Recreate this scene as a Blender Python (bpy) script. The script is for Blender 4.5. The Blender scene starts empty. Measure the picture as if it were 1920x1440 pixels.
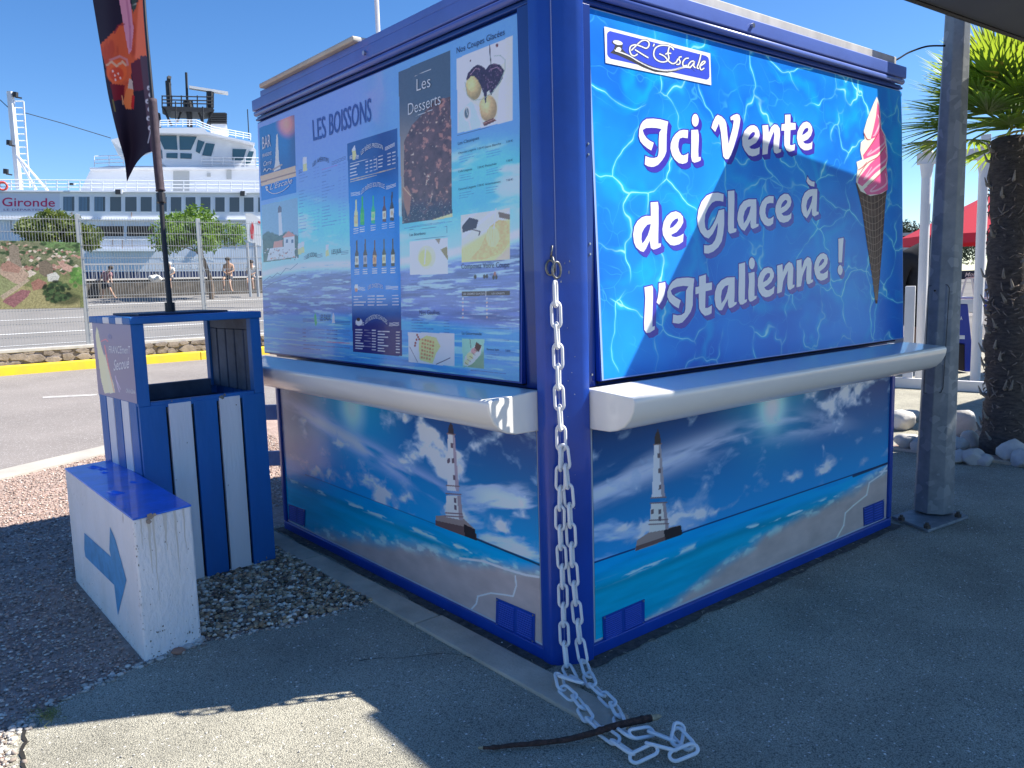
import bpy, bmesh, math, random
import numpy as np, time as _t; _T0 = _t.time()
from mathutils import Vector, Matrix
random.seed(7); np.random.seed(7)
scene = bpy.context.scene
COL = scene.collection
# ---------------------------------------------------------------- camera
FPX = 1520.287
CAMP = Vector((-2.01696, -2.19698, 1.5))
YAW, PITCH, ROLL = math.radians(39.3323), math.radians(-7.16125), math.radians(-1.65459)
FWD = Vector((math.cos(PITCH)*math.sin(YAW), math.cos(PITCH)*math.cos(YAW), math.sin(PITCH)))
_r = Vector((math.cos(YAW), -math.sin(YAW), 0)); _u = _r.cross(FWD)
RGT = _r*math.cos(ROLL) + _u*math.sin(ROLL)
UPV = -_r*math.sin(ROLL) + _u*math.cos(ROLL)
cd = bpy.data.cameras.new('camera'); cam = bpy.data.objects.new('camera', cd); COL.objects.link(cam)
cd.sensor_width = 36; cd.lens = FPX/1920*36; cd.clip_start = .05; cd.clip_end = 3000
cam.matrix_world = Matrix(((RGT.x, UPV.x, -FWD.x, CAMP.x), (RGT.y, UPV.y, -FWD.y, CAMP.y), (RGT.z, UPV.z, -FWD.z, CAMP.z), (0, 0, 0, 1)))
scene.camera = cam
# ---------------------------------------------------------------- light
SUN = Vector((.79, -.43, 1.0)).normalized()      # towards the sun
EL = math.asin(SUN.z); AZ = math.atan2(SUN.x, SUN.y)
w = bpy.data.worlds.new("World"); scene.world = w; w.use_nodes = True
nt = w.node_tree; bg = nt.nodes['Background']
sky = nt.nodes.new('ShaderNodeTexSky'); sky.sky_type = 'NISHITA'; sky.sun_disc = False
sky.sun_elevation = EL; sky.sun_rotation = AZ; sky.air_density = .85; sky.dust_density = .05; sky.ozone_density = 4.0; sky.altitude = 0
hs = nt.nodes.new('ShaderNodeHueSaturation'); hs.inputs['Saturation'].default_value = 1.22; hs.inputs['Hue'].default_value = .505; hs.inputs['Value'].default_value = .90; nt.links.new(sky.outputs[0], hs.inputs['Color'])
nt.links.new(hs.outputs[0], bg.inputs[0]); bg.inputs[1].default_value = .1
sl = bpy.data.lights.new('sun', 'SUN'); sl.energy = 5.0; sl.angle = math.radians(.55); sl.color = (1, .95, .87)
so = bpy.data.objects.new('sun', sl); COL.objects.link(so); so.rotation_euler = SUN.to_track_quat('Z', 'Y').to_euler(); so.location = (0, 0, 20)
scene.view_settings.view_transform = 'Standard'; scene.view_settings.look = 'None'; scene.view_settings.exposure = 1.06; scene.view_settings.gamma = 1
scene.render.engine = 'CYCLES'
# ---------------------------------------------------------------- helpers
def ray(x, y): return FWD*FPX + RGT*(x-960) - UPV*(y-720)
def on(x, y, ax=2, val=0.0):
    d = ray(x, y); t = (val-CAMP[ax])/d[ax]; return CAMP + d*t
def dep(x, y, D): return CAMP + ray(x, y)*(D/FPX)
def zat(x, y, X, Y):
    d = ray(x, y); return CAMP.z + d.z*math.hypot(X-CAMP.x, Y-CAMP.y)/math.hypot(d.x, d.y)
def lin(c): return tuple((v/255/12.92 if v/255 <= .04045 else ((v/255+.055)/1.055)**2.4) for v in c)
def linA(a):
    a = np.asarray(a, float)/255; return np.where(a <= .04045, a/12.92, ((a+.055)/1.055)**2.4)
class Plane:
    """a plane of the scene: o origin, n normal towards the viewer; hit() gives the point of it seen at photo pixel x, y"""
    def __init__(s, o, n, d=None):
        s.o = Vector(o); s.n = Vector(n).normalized()
        s.u = Vector((0, 0, 1)).cross(s.n).normalized(); s.v = s.n.cross(s.u)
    def hit(s, x, y, off=0.0):
        d = ray(x, y); t = ((s.o + s.n*off) - CAMP).dot(s.n)/d.dot(s.n); return CAMP + d*t
    def px(s, P):
        d = P - CAMP; z = d.dot(FWD); return (960 + FPX*d.dot(RGT)/z, 720 - FPX*d.dot(UPV)/z)
def tag(o, label=None, cat=None, group=None, kind=None):
    if label: o['label'] = label
    if cat: o['category'] = cat
    if group: o['group'] = group
    if kind: o['kind'] = kind
    return o
def empty(name, loc, label=None, cat=None, group=None):
    o = bpy.data.objects.new(name, None); o.location = loc; o.empty_display_size = .2; COL.objects.link(o)
    return tag(o, label, cat, group)
def wloc(p):
    v = Vector((0, 0, 0))
    while p is not None: v += p.location; p = p.parent
    return v
def link(name, me, mat=None, parent=None):
    o = bpy.data.objects.new(name, me); COL.objects.link(o)
    if mat is not None and not me.materials: me.materials.append(mat)
    if parent is not None:
        o.parent = parent
        root = parent
        while root.parent: root = root.parent
        o.matrix_parent_inverse = Matrix.Translation(-root.location) if root.type == 'EMPTY' else Matrix.Identity(4)
        if parent.parent is not None: o.matrix_parent_inverse = Matrix.Identity(4)
    return o
class MB:
    def __init__(s): s.v = []; s.f = []
    def poly(s, pts):
        b = len(s.v); s.v += [tuple(p) for p in pts]; s.f.append(tuple(range(b, b+len(pts)))); return s
    def box(s, x0, x1, y0, y1, z0, z1): return s.obox(Vector((x0, y0, z0)), Vector((x1-x0, 0, 0)), Vector((0, y1-y0, 0)), Vector((0, 0, z1-z0)))
    def obox(s, o, a, b, c):
        o = Vector(o); k = len(s.v)
        s.v += [tuple(q) for q in (o, o+a, o+a+b, o+b, o+c, o+a+c, o+a+b+c, o+b+c)]
        s.f += [tuple(k+i for i in q) for q in ((0, 3, 2, 1), (4, 5, 6, 7), (0, 1, 5, 4), (1, 2, 6, 5), (2, 3, 7, 6), (3, 0, 4, 7))]
        return s
    def prism(s, pts, ext):
        ext = Vector(ext); n = len(pts); b = len(s.v)
        s.v += [tuple(Vector(p)) for p in pts] + [tuple(Vector(p)+ext) for p in pts]
        s.f.append(tuple(range(b+n-1, b-1, -1))); s.f.append(tuple(range(b+n, b+2*n)))
        for i in range(n):
            j = (i+1) % n; s.f.append((b+i, b+j, b+n+j, b+n+i))
        return s
    def tube(s, pts, r, seg=8, cap=True, up=None, closed=False):
        pts = [Vector(p) for p in pts]; n = len(pts); b = len(s.v)
        rr = r if isinstance(r, (list, tuple)) else [r]*n
        t0 = (pts[1]-pts[0]).normalized(); ref = Vector((0, 0, 1)) if abs(t0.z) < .9 else Vector((1, 0, 0))
        if up: ref = Vector(up)
        for i in range(n):
            a = pts[i-1] if (i > 0 or closed) else pts[0]; c = pts[(i+1) % n] if (i < n-1 or closed) else pts[-1]
            t = (c-a).normalized(); x = t.cross(ref)
            if x.length < 1e-4: x = t.cross(Vector((0, 1, 0)))
            x.normalize(); y = x.cross(t).normalized(); ref = y
            for k in range(seg):
                q = 2*math.pi*k/seg; s.v.append(tuple(pts[i] + (x*math.cos(q)+y*math.sin(q))*rr[i]))
        for i in range(n if closed else n-1):
            j = (i+1) % n
            for k in range(seg):
                l = (k+1) % seg; s.f.append((b+i*seg+k, b+i*seg+l, b+j*seg+l, b+j*seg+k))
        if cap and not closed:
            s.f.append(tuple(b+k for k in range(seg))[::-1]); s.f.append(tuple(b+(n-1)*seg+k for k in range(seg)))
        return s
    def slab(s, pl, pp, d0, d1):
        """outline given in photo pixels laid on plane pl at height d0, extruded back to d1 (real thickness)"""
        return s.prism([pl.hit(x, y, d0) for x, y in pp], pl.n*(d1-d0))
    def build(s, name, mat=None, parent=None, smooth=False, bevel=0, seg=2):
        me = bpy.data.meshes.new(name); me.from_pydata(s.v, [], s.f); me.update()
        bm = bmesh.new(); bm.from_mesh(me); bmesh.ops.recalc_face_normals(bm, faces=bm.faces); bm.to_mesh(me); bm.free()
        if smooth: me.polygons.foreach_set('use_smooth', [True]*len(me.polygons))
        o = link(name, me, mat, parent)
        if bevel:
            m = o.modifiers.new('bevel', 'BEVEL'); m.width = bevel; m.segments = seg; m.limit_method = 'ANGLE'; m.angle_limit = math.radians(35)
            me.polygons.foreach_set('use_smooth', [True]*len(me.polygons)); m.harden_normals = False
            e = o.modifiers.new('wn', 'WEIGHTED_NORMAL'); e.keep_sharp = True
        return o
# ---------------------------------------------------------------- materials
MATS = {}
def N(nt, t, **k):
    n = nt.nodes.new(t)
    for a, b in k.items(): setattr(n, a, b)
    return n
def mat(name, c, rough=.5, metal=0, spec=.5, var=0, vscale=6, c2=None, bump=0, bscale=60, coat=0, speck=None, sscale=200, samt=.2, trans=0, stretch=None, emit=None, c3=0):
    if name in MATS: return MATS[name]
    m = bpy.data.materials.new(name); m.use_nodes = True; nt = m.node_tree; b = nt.nodes['Principled BSDF']; MATS[name] = m
    c = tuple(c)+(1,)
    b.inputs['Base Color'].default_value = c; b.inputs['Roughness'].default_value = rough; b.inputs['Metallic'].default_value = metal
    b.inputs['Specular IOR Level'].default_value = spec; b.inputs['Coat Weight'].default_value = coat
    L = nt.links.new; tc = N(nt, 'ShaderNodeTexCoord'); src = tc.outputs['Object']
    if stretch:
        mp = N(nt, 'ShaderNodeMapping'); mp.inputs['Scale'].default_value = stretch; L(src, mp.inputs[0]); src = mp.outputs[0]
    col = None
    if var or c2:
        no = N(nt, 'ShaderNodeTexNoise'); no.inputs['Scale'].default_value = vscale; no.inputs['Detail'].default_value = 6; no.inputs['Roughness'].default_value = .62; L(src, no.inputs['Vector'])
        rp = N(nt, 'ShaderNodeValToRGB'); L(no.outputs[0], rp.inputs[0])
        rp.color_ramp.elements[0].position = .33; rp.color_ramp.elements[1].position = .67
        d = tuple(c2)+(1,) if c2 else tuple(v*(1-var) for v in c[:3])+(1,)
        rp.color_ramp.elements[0].color = d; rp.color_ramp.elements[1].color = c if c2 else tuple(min(1, v*(1+var)) for v in c[:3])+(1,)
        col = rp.outputs[0]
    if speck is not None:
        vo = N(nt, 'ShaderNodeTexVoronoi'); vo.inputs['Scale'].default_value = sscale; L(src, vo.inputs['Vector'])
        r2 = N(nt, 'ShaderNodeValToRGB'); L(vo.outputs['Color'], r2.inputs[0]); r2.color_ramp.interpolation = 'CONSTANT'
        e = r2.color_ramp.elements; e[0].position = 0; e[0].color = (0, 0, 0, 1); e[1].position = 1-samt; e[1].color = (1, 1, 1, 1)
        mx = N(nt, 'ShaderNodeMix', data_type='RGBA'); L(r2.outputs[0], mx.inputs[0])
        if col is not None: L(col, mx.inputs[6])
        else: mx.inputs[6].default_value = c
        mx.inputs[7].default_value = tuple(speck)+(1,); col = mx.outputs[2]
    if c3:
        vo = N(nt, 'ShaderNodeTexVoronoi'); vo.inputs['Scale'].default_value = sscale*1.5; L(src, vo.inputs['Vector'])
        r3 = N(nt, 'ShaderNodeValToRGB'); L(vo.outputs['Distance'], r3.inputs[0]); e = r3.color_ramp.elements; e[0].position = .25; e[0].color = (1.22, 1.2, 1.16, 1); e[1].position = .85; e[1].color = (.42, .42, .42, 1)
        m3 = N(nt, 'ShaderNodeMix', data_type='RGBA', blend_type='MULTIPLY'); m3.inputs[0].default_value = 1; L(col, m3.inputs[6]); L(r3.outputs[0], m3.inputs[7]); col = m3.outputs[2]
    if col is not None: L(col, b.inputs['Base Color'])
    if bump:
        n2 = N(nt, 'ShaderNodeTexNoise'); n2.inputs['Scale'].default_value = bscale; n2.inputs['Detail'].default_value = 5; L(src, n2.inputs['Vector'])
        bp = N(nt, 'ShaderNodeBump'); bp.inputs['Strength'].default_value = min(1, bump); bp.inputs['Distance'].default_value = .01*max(1, bump); L(n2.outputs[0], bp.inputs['Height']); L(bp.outputs[0], b.inputs['Normal'])
    if trans:
        b.inputs['Transmission Weight'].default_value = trans
    return m
def attr_mat(name, rough=.3, spec=.5, coat=0, bump=0):
    if name in MATS: return MATS[name]
    m = bpy.data.materials.new(name); m.use_nodes = True; nt = m.node_tree; b = nt.nodes['Principled BSDF']; MATS[name] = m
    a = N(nt, 'ShaderNodeAttribute'); a.attribute_name = 'print'; nt.links.new(a.outputs['Color'], b.inputs['Base Color'])
    b.inputs['Roughness'].default_value = rough; b.inputs['Specular IOR Level'].default_value = spec; b.inputs['Coat Weight'].default_value = coat; b.inputs['Coat Roughness'].default_value = .06
    return m
# ---------------------------------------------------------------- numpy picture painting (printed pictures are flat colour on real panels)
_H = np.random.RandomState(3).rand(256, 256)
def vnoise(x, y):
    xi = np.floor(x).astype(int); yi = np.floor(y).astype(int); fx = x-xi; fy = y-yi
    fx = fx*fx*(3-2*fx); fy = fy*fy*(3-2*fy)
    g = lambda a, b: _H[a % 256, b % 256]
    return (g(xi, yi)*(1-fx)+g(xi+1, yi)*fx)*(1-fy) + (g(xi, yi+1)*(1-fx)+g(xi+1, yi+1)*fx)*fy
def fbm(x, y, o=5, seed=0):
    s = 0; a = .5; x = x+seed*17.3; y = y+seed*9.1
    for i in range(o): s = s + a*vnoise(x, y); x = x*2.03+5.1; y = y*2.03+3.7; a *= .5
    return s
def ss(a, b, x): t = np.clip((x-a)/(b-a), 0, 1); return t*t*(3-2*t)
def pmask(X, Y, pts):
    m = np.zeros(X.shape, bool); n = len(pts); j = n-1
    for i in range(n):
        xi, yi = pts[i]; xj, yj = pts[j]
        if yi != yj: m ^= ((yi > Y) != (yj > Y)) & (X < (xj-xi)*(Y-yi)/(yj-yi)+xi)
        j = i
    return m
class Canvas:
    def __init__(s, X, Y): s.X = np.ascontiguousarray(X); s.Y = np.ascontiguousarray(Y); s.C = np.zeros(X.shape+(3,))
    def fill(s, c): s.C[:] = linA(c)
    def mix(s, m, c):
        c = linA(c) if not isinstance(c, np.ndarray) else c
        m = np.asarray(m, float)[..., None]; s.C = np.ascontiguousarray(s.C*(1-m)+c*m)
    def near(s, x0, x1, y0, y1):
        # indices of the samples inside a pixel box, through 12 px tiles
        if not hasattr(s, 'tiles'):
            s.fx = s.X.reshape(-1); s.fy = s.Y.reshape(-1); k = np.floor(s.fx/12).astype(np.int64)*4096+np.floor(s.fy/12).astype(np.int64); o = np.argsort(k, kind='stable'); ks = k[o]
            u, st = np.unique(ks, return_index=True); en = np.append(st[1:], len(ks)); s.tiles = {int(q): (int(i), int(j)) for q, i, j in zip(u, st, en)}; s.order = o
        L = []
        for i in range(int(math.floor(x0/12)), int(math.floor(x1/12))+1):
            for j in range(int(math.floor(y0/12)), int(math.floor(y1/12))+1):
                t = s.tiles.get(i*4096+j)
                if t: L.append(s.order[t[0]:t[1]])
        return np.concatenate(L) if L else None
    def put(s, I, m, c):
        F = s.C.reshape(-1, 3); m = m.astype(float)[:, None]; F[I] = F[I]*(1-m)+linA(c)*m
    def poly(s, pts, c, a=1.0):
        xs = [p[0] for p in pts]; ys = [p[1] for p in pts]; I = s.near(min(xs), max(xs), min(ys), max(ys))
        if I is not None: s.put(I, pmask(s.fx[I], s.fy[I], pts)*a, c)
    def ell(s, cx, cy, rx, ry, c, a=1.0, soft=.15):
        k = 1+soft; I = s.near(cx-rx*k, cx+rx*k, cy-ry*k, cy+ry*k)
        if I is not None: d = np.hypot((s.fx[I]-cx)/rx, (s.fy[I]-cy)/ry); s.put(I, (1-ss(1-soft, 1+soft, d))*a, c)
    def line(s, pts, wd, c, a=1.0):
        for (x0, y0), (x1, y1) in zip(pts[:-1], pts[1:]):
            I = s.near(min(x0, x1)-wd, max(x0, x1)+wd, min(y0, y1)-wd, max(y0, y1)+wd)
            if I is None: continue
            X = s.fx[I]; Y = s.fy[I]; L = max(1e-6, (x1-x0)**2+(y1-y0)**2); t = np.clip(((X-x0)*(x1-x0)+(Y-y0)*(y1-y0))/L, 0, 1)
            d = np.hypot(X-x0-t*(x1-x0), Y-y0-t*(y1-y0)); s.put(I, (1-ss(wd*.35, wd*.65, d))*a, c)
def sheet(name, P00, P10, P11, P01, nu, nv, painter, material, parent, off=0, gain=(1, 1, 1)):
    """a printed sheet on a quad (bilinear); painter(Canvas in photo pixel coordinates) paints the flat print"""
    U, V = np.meshgrid(np.linspace(0, 1, nu), np.linspace(0, 1, nv)); A = [np.array(p) for p in (P00, P10, P11, P01)]
    W = ((1-U)*(1-V))[..., None]*A[0] + (U*(1-V))[..., None]*A[1] + (U*V)[..., None]*A[2] + ((1-U)*V)[..., None]*A[3]
    D = W - np.array(CAMP); z = D@np.array(FWD)
    X = 960+FPX*(D@np.array(RGT))/z; Y = 720-FPX*(D@np.array(UPV))/z
    cv = Canvas(X, Y); cv.U = U; cv.V = V; cv.W = W; painter(cv)
    C = np.clip(cv.C*np.array(gain), 0, .9)
    me = bpy.data.meshes.new(name); nvv = nu*nv
    idx = np.arange(nvv).reshape(nv, nu); F = np.stack([idx[:-1, :-1], idx[:-1, 1:], idx[1:, 1:], idx[1:, :-1]], -1).reshape(-1, 4)
    me.vertices.add(nvv); me.vertices.foreach_set('co', W.reshape(-1).astype(np.float32))
    me.loops.add(F.size); me.loops.foreach_set('vertex_index', F.reshape(-1).astype(np.int32))
    me.polygons.add(len(F)); me.polygons.foreach_set('loop_start', (np.arange(len(F))*4).astype(np.int32)); me.polygons.foreach_set('loop_total', np.full(len(F), 4, np.int32))
    me.update(calc_edges=True)
    at = me.color_attributes.new('print', 'FLOAT_COLOR', 'POINT'); at.data.foreach_set('color', np.concatenate([C.reshape(-1, 3), np.ones((nvv, 1))], 1).astype(np.float32).reshape(-1))
    return link(name, me, material, parent)
# ---------------------------------------------------------------- lettering
def curve_mesh(cu):
    o = bpy.data.objects.new('tmp', cu)
    me = bpy.data.meshes.new_from_object(o)
    bpy.data.objects.remove(o); return me
def text_xy(s, bold=0.0, shear=0.0, sp=1.0):
    cu = bpy.data.curves.new('t', 'FONT'); cu.body = s; cu.size = 1; cu.offset = bold; cu.shear = shear; cu.space_character = sp; cu.resolution_u = 3; cu.fill_mode = 'FRONT'
    me = curve_mesh(cu); V = [(v.co.x, v.co.y) for v in me.vertices]; F = [tuple(p.vertices) for p in me.polygons]
    bpy.data.meshes.remove(me); bpy.data.curves.remove(cu); return V, F
CAPH = .729
def ptext(mb, pl, s, A, B, T, off=.002, bold=.0, shear=0., arc=0, cap=CAPH, arcr=0):
    """lettering on plane pl: A baseline start, B baseline end, T top of the first capital, in photo pixels"""
    V, F = text_xy(s, bold, shear)
    if not V: return
    x0 = min(v[0] for v in V); x1 = max(v[0] for v in V)
    a = pl.hit(*A, off); b = pl.hit(*B, off); t = pl.hit(*T, off); e = b-a; h = t-a; k = len(mb.v)
    for x, y in V:
        q = (x-x0)/(x1-x0); yy = y/cap + arc*(1-(2*q-1)**2)
        mb.v.append(tuple(a + e*q + h*yy))
    mb.f += [tuple(k+i for i in f) for f in F]
def outline_mesh(name, pl, shapes, mapf, mat, parent, off, grow=0.0, disp=(0, 0)):
    """filled outlines (list of loops in tracing units) laid on plane pl"""
    cu = bpy.data.curves.new('o', 'CURVE'); cu.dimensions = '2D'; cu.fill_mode = 'BOTH'; o0 = pl.o
    for loops in shapes:
        for lp in loops:
            P = [pl.hit(*mapf(x, y), off) - o0 for x, y in lp]; q = [(p.dot(pl.u), p.dot(pl.v)) for p in P]
            area = sum(q[i-1][0]*q[i][1]-q[i][0]*q[i-1][1] for i in range(len(q)))
            hole = lp is not loops[0]
            if (area > 0) == hole: q = q[::-1]
            if grow:
                n = len(q); r = []
                for i in range(n):
                    ax, ay = q[i-1]; bx, by = q[i]; cx, cy = q[(i+1) % n]
                    t1 = Vector((bx-ax, by-ay)); t2 = Vector((cx-bx, cy-by))
                    if t1.length < 1e-7 or t2.length < 1e-7: continue
                    t1.normalize(); t2.normalize(); n1 = Vector((t1.y, -t1.x)); n2 = Vector((t2.y, -t2.x)); m = (n1+n2)
                    if m.length < .3: m = n1
                    m.normalize(); kk = 1/max(.55, m.dot(n1)); r.append((bx+m.x*grow*kk, by+m.y*grow*kk))
                q = r
            sp = cu.splines.new('POLY'); sp.points.add(len(q)-1); sp.use_cyclic_u = True
            for i, (a, b) in enumerate(q): sp.points[i].co = (a+disp[0], b+disp[1], 0, 1)
    me = curve_mesh(cu); bpy.data.curves.remove(cu)
    base = o0 + pl.n*off
    for v in me.vertices: v.co = base + pl.u*v.co.x + pl.v*v.co.y
    me.materials.clear(); me.name = name
    bm = bmesh.new(); bm.from_mesh(me)
    for f in bm.faces:
        f.normal_update()
        if f.normal.dot(pl.n) < 0: f.normal_flip()
    bm.to_mesh(me); bm.free()
    return link(name, me, mat, parent)
def smooth_pts(P, n=6, closed=False):
    P = [Vector(p) for p in P]; out = []; m = len(P)
    for i in range(m-1):
        p0 = P[max(i-1, 0)]; p1 = P[i]; p2 = P[i+1]; p3 = P[min(i+2, m-1)]
        for k in range(n):
            t = k/n; out.append(.5*((2*p1)+(p2-p0)*t+(2*p0-5*p1+4*p2-p3)*t*t+(-p0+3*p1-3*p2+p3)*t*t*t))
    out.append(P[-1]); return out
_so = [0]
def stroke(mb, pl, pts, wd, off=.002, n=5, taper=False):
    """a painted stroke on plane pl, pts and width in photo pixels"""
    P = smooth_pts([Vector((x, y, 0)) for x, y in pts], n) if n > 1 else [Vector((x, y, 0)) for x, y in pts]
    _so[0] = (_so[0]+1) % 12; off = off + _so[0]*.00004
    L = []; R = []
    for i, p in enumerate(P):
        t = (P[min(i+1, len(P)-1)]-P[max(i-1, 0)]); t.normalize(); q = Vector((-t.y, t.x, 0)); ww = wd/2*(1 if not taper else (.35+.65*math.sin(math.pi*(i+.5)/len(P))))
        L.append(p+q*ww); R.append(p-q*ww)
    k = len(mb.v)
    for a, b in zip(L, R): mb.v.append(tuple(pl.hit(a.x, a.y, off))); mb.v.append(tuple(pl.hit(b.x, b.y, off)))
    for i in range(len(P)-1): mb.f.append((k+2*i, k+2*i+1, k+2*i+3, k+2*i+2))
def pshape(mb, pl, pts, off): mb.poly([pl.hit(x, y, off) for x, y in pts])
def ellp(cx, cy, rx, ry, n=20, rot=0): return [(cx+rx*math.cos(2*math.pi*i/n)*math.cos(rot)-ry*math.sin(2*math.pi*i/n)*math.sin(rot), cy+rx*math.cos(2*math.pi*i/n)*math.sin(rot)+ry*math.sin(2*math.pi*i/n)*math.cos(rot)) for i in range(n)]
# ================================================================ SETTING
M_asph = mat('asphalt_dark', (.45, .43, .355), .92, spec=.2, var=.20, vscale=1.6, bump=1, bscale=200, c3=1, speck=(.85, .82, .76), sscale=150, samt=.10)
M_road = mat('asphalt_pale', (.25, .225, .21), .92, spec=.2, var=.12, vscale=.6, bump=.4, bscale=150, speck=(.42, .40, .38), sscale=110, samt=.18)
M_gbase = mat('gravel_base', (.38, .28, .235), .95, spec=.2, var=.3, vscale=5, bump=1, bscale=120, speck=(.50, .38, .32), sscale=75, samt=.3)
M_conc = mat('concrete', (.54, .45, .35), .9, spec=.25, var=.18, vscale=5, bump=.5, bscale=90)
M_white = mat('white_paint', (.78, .78, .76), .45, var=.05, vscale=3)
def flat(name, pts, z, m, kind='structure', label=None):
    mb = MB(); mb.poly([(x, y, z) for x, y in pts]); o = mb.build(name, m); tag(o, kind=kind); return o
flat('ground', [(-900, -900), (900, -900), (900, 1200), (-900, 1200)], -.014, mat('ground_far', (.15, .14, .13), .95, var=.2, vscale=.3))
LN = lambda t: (-1.146+.576*t, 5.571+.311*t)         # near side of the road
a0, a1 = LN(-14), LN(9)
flat('road', [a0, a1, (14, 8.6), (60, 8.6), (60, 16.0), (-60, 16.0), (-30, a0[1])], -.007, M_road)
flat('pavement', [(-.19, 1.116), (-.58, 1.16), (-.962, 1.24), (-1.205, 1.21), (-1.42, 1.14), (-1.636, 1.04), (-1.735, .93), (-1.77, .6), (-1.76, .1), (-1.84, -.6), (-2.0, -1.4), (-2.6, -4.6), (17, -4.6), (17, 8.6), (2.62, 8.6), (2.62, 2.66), (-.07, 2.66), (-.07, 2.0)], 0, M_asph)
flat('gravel_yard', [(-22, -9), (-3.2, -9), (-1.5, -1.2), (-1.4, 1.0), (-.15, 1.0), (-.15, 2.6), (2.7, 2.6), (2.7, 7.2), LN(6.2), a0, (-22, a0[1])], -.0035, M_gbase)
# worn crack in the pavement at bottom left
mb = MB(); cr = [(48, 1362), (44, 1384), (50, 1392), (43, 1402), (40, 1412), (45, 1424), (42, 1434), (50, 1450)]
for i in range(len(cr)-1):
    a = on(*cr[i]); b = on(*cr[i+1]); d = (b-a).normalized(); q = Vector((-d.y, d.x, 0))*(.006+.004*random.random()); mb.poly([tuple(p+Vector((0, 0, .004))) for p in (a-q, b-q*.7, b+q*.7, a+q)])
o = mb.build('pavement_crack', mat('crack', (.02, .018, .016), 1)); tag(o, kind='structure')
# concrete edging between gravel and road, and the strip along the kiosk
mb = MB(); n_ = Vector((-.311, .576, 0)).normalized()
A = Vector((*LN(-14), -.02)); B = Vector((*LN(9), -.02)); mb.obox(A-n_*.02, B-A, n_*.34, Vector((0, 0, .034)))
o = mb.build('road_edging', mat('pale_concrete', (.42, .39, .34), .9, var=.12, vscale=2, bump=.4)); tag(o, kind='structure')
mb = MB(); st = [(-.205, 2.66), (-.198, 1.9), (-.204, 1.2), (-.196, .75), (-.2, .4), (-.196, -.36), (-.13, -.44), (-.075, -.40), (-.07, -.2), (-.052, 0), (-.066, .6), (-.085, 2.66)]
for y0, y1 in ((-.45, .745), (.755, 1.9), (1.91, 2.66)):
    pl_ = [p for p in st if y0 <= p[1] <= y1]; L = [(-.2, y0 if y0 > 0 else -.36)] + ([] if y0 > 0 else [(-.2, -.36)])
    if y0 < 0: pts = [(-.2, .745), (-.2, -.34), (-.165, -.42), (-.115, -.445), (-.07, -.40), (-.06, -.2), (-.055, .745)]
    else: pts = [(-.2, y1), (-.2, y0), (-.058-.01*y0, y0), (-.058-.01*y1, y1)]
    mb.prism([(x, y, -.01) for x, y in pts], (0, 0, .024))
o = mb.build('concrete_strip', M_conc, bevel=.006); tag(o, kind='structure')
# faint painted line on the road
flat('road_marking', [tuple(on(80, 743))[:2], tuple(on(182, 738))[:2], tuple(on(182, 741))[:2], tuple(on(80, 746.5))[:2]], -.003, mat('worn_line', (.42, .4, .38), .9, var=.25, vscale=9))
# yellow kerb and stone wall
KY = 15.95
for i in range(-8, 14):
    pass
mb = MB()
for i in range(-10, 12): mb.box(i*2.0+.004, i*2.0+1.996, KY, KY+.28, -.02, .17)
tag(mb.build('kerb', mat('kerb_yellow', (.86, .62, .02), .6, var=.1, vscale=4, c2=(.72, .52, .05)), bevel=.015), 'low yellow painted kerb running along the far side of the road', 'kerb')
def stone_wall():
    bm = bmesh.new(); mb = MB(); x = -20.0; rnd = random.Random(5)
    mb.box(-20, 24, KY+.34, KY+.72, -.02, .40)
    while x < 24:
        z = .0
        while z < .38:
            wd = rnd.uniform(.16, .42); h = rnd.uniform(.10, .2); cx = x+wd/2; k = rnd.randint(5, 7); z1 = min(z+h, .43)
            pts = []
            for q in range(k):
                an = 2*math.pi*q/k+rnd.uniform(-.25, .25); pts.append((cx+math.cos(an)*wd*.5*rnd.uniform(.85, 1.1), KY+.335, (z+z1)/2+math.sin(an)*(z1-z)*.52*rnd.uniform(.85, 1.1)))
            mb.prism(pts, (0, -rnd.uniform(.015, .05), 0)); z = z1
        x += rnd.uniform(.2, .34)
    o = mb.build('stone_wall', mat('rubble', (.33, .28, .24), .95, c2=(.13, .11, .10), vscale=5, bump=1, bscale=40), bevel=.012, seg=1)
    tag(o, 'low rubble stone wall under the wire mesh fence', 'wall')
stone_wall()
mb = MB(); mb.box(-20, 24, KY+.31, KY+.75, .402, .47); tag(mb.build('wall_coping', mat('coping', (.45, .43, .4), .9, var=.15), bevel=.01), 'flat cement coping on top of the low stone wall', 'coping')
# ground beyond the fence climbing to the quay
mb = MB(); z0, z1 = .02, 1.28
prof = [(KY+.76, .15), (24, .32), (30, .72), (37.5, 1.26), (39.4, 1.30), (39.5, 1.30), (52, 1.3)]
for (ya, za), (yb, zb) in zip(prof[:-1], prof[1:]): mb.poly([(-60, ya, za), (26, ya, za), (26, yb, zb), (-60, yb, zb)])
tag(mb.build('quay_road', mat('quay_asphalt', (.20, .19, .18), .95, var=.15, vscale=.5)), kind='structure')
def qz(y):
    for (ya, za), (yb, zb) in zip(prof[:-1], prof[1:]):
        if ya <= y <= yb: return za+(zb-za)*(y-ya)/(yb-ya)
    return 1.3
mb = MB()
for y, wd, x0, x1 in ((21.4, .12, -50, 25), (25.2, .16, -50, 25), (29.6, .14, -50, 25), (34.4, .2, -50, 25)):
    mb.poly([(x0, y, qz(y)+.01), (x1, y, qz(y)+.01), (x1, y+wd, qz(y+wd)+.01), (x0, y+wd, qz(y+wd)+.01)])
tag(mb.build('lane_marking', M_white), kind='structure')
tag(flat('water', [(-300, 52), (300, 52), (300, 900), (-300, 900)], -.009, mat('sea', (.03, .09, .10), .12, bump=.6, bscale=1.2)), kind='structure')
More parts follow.
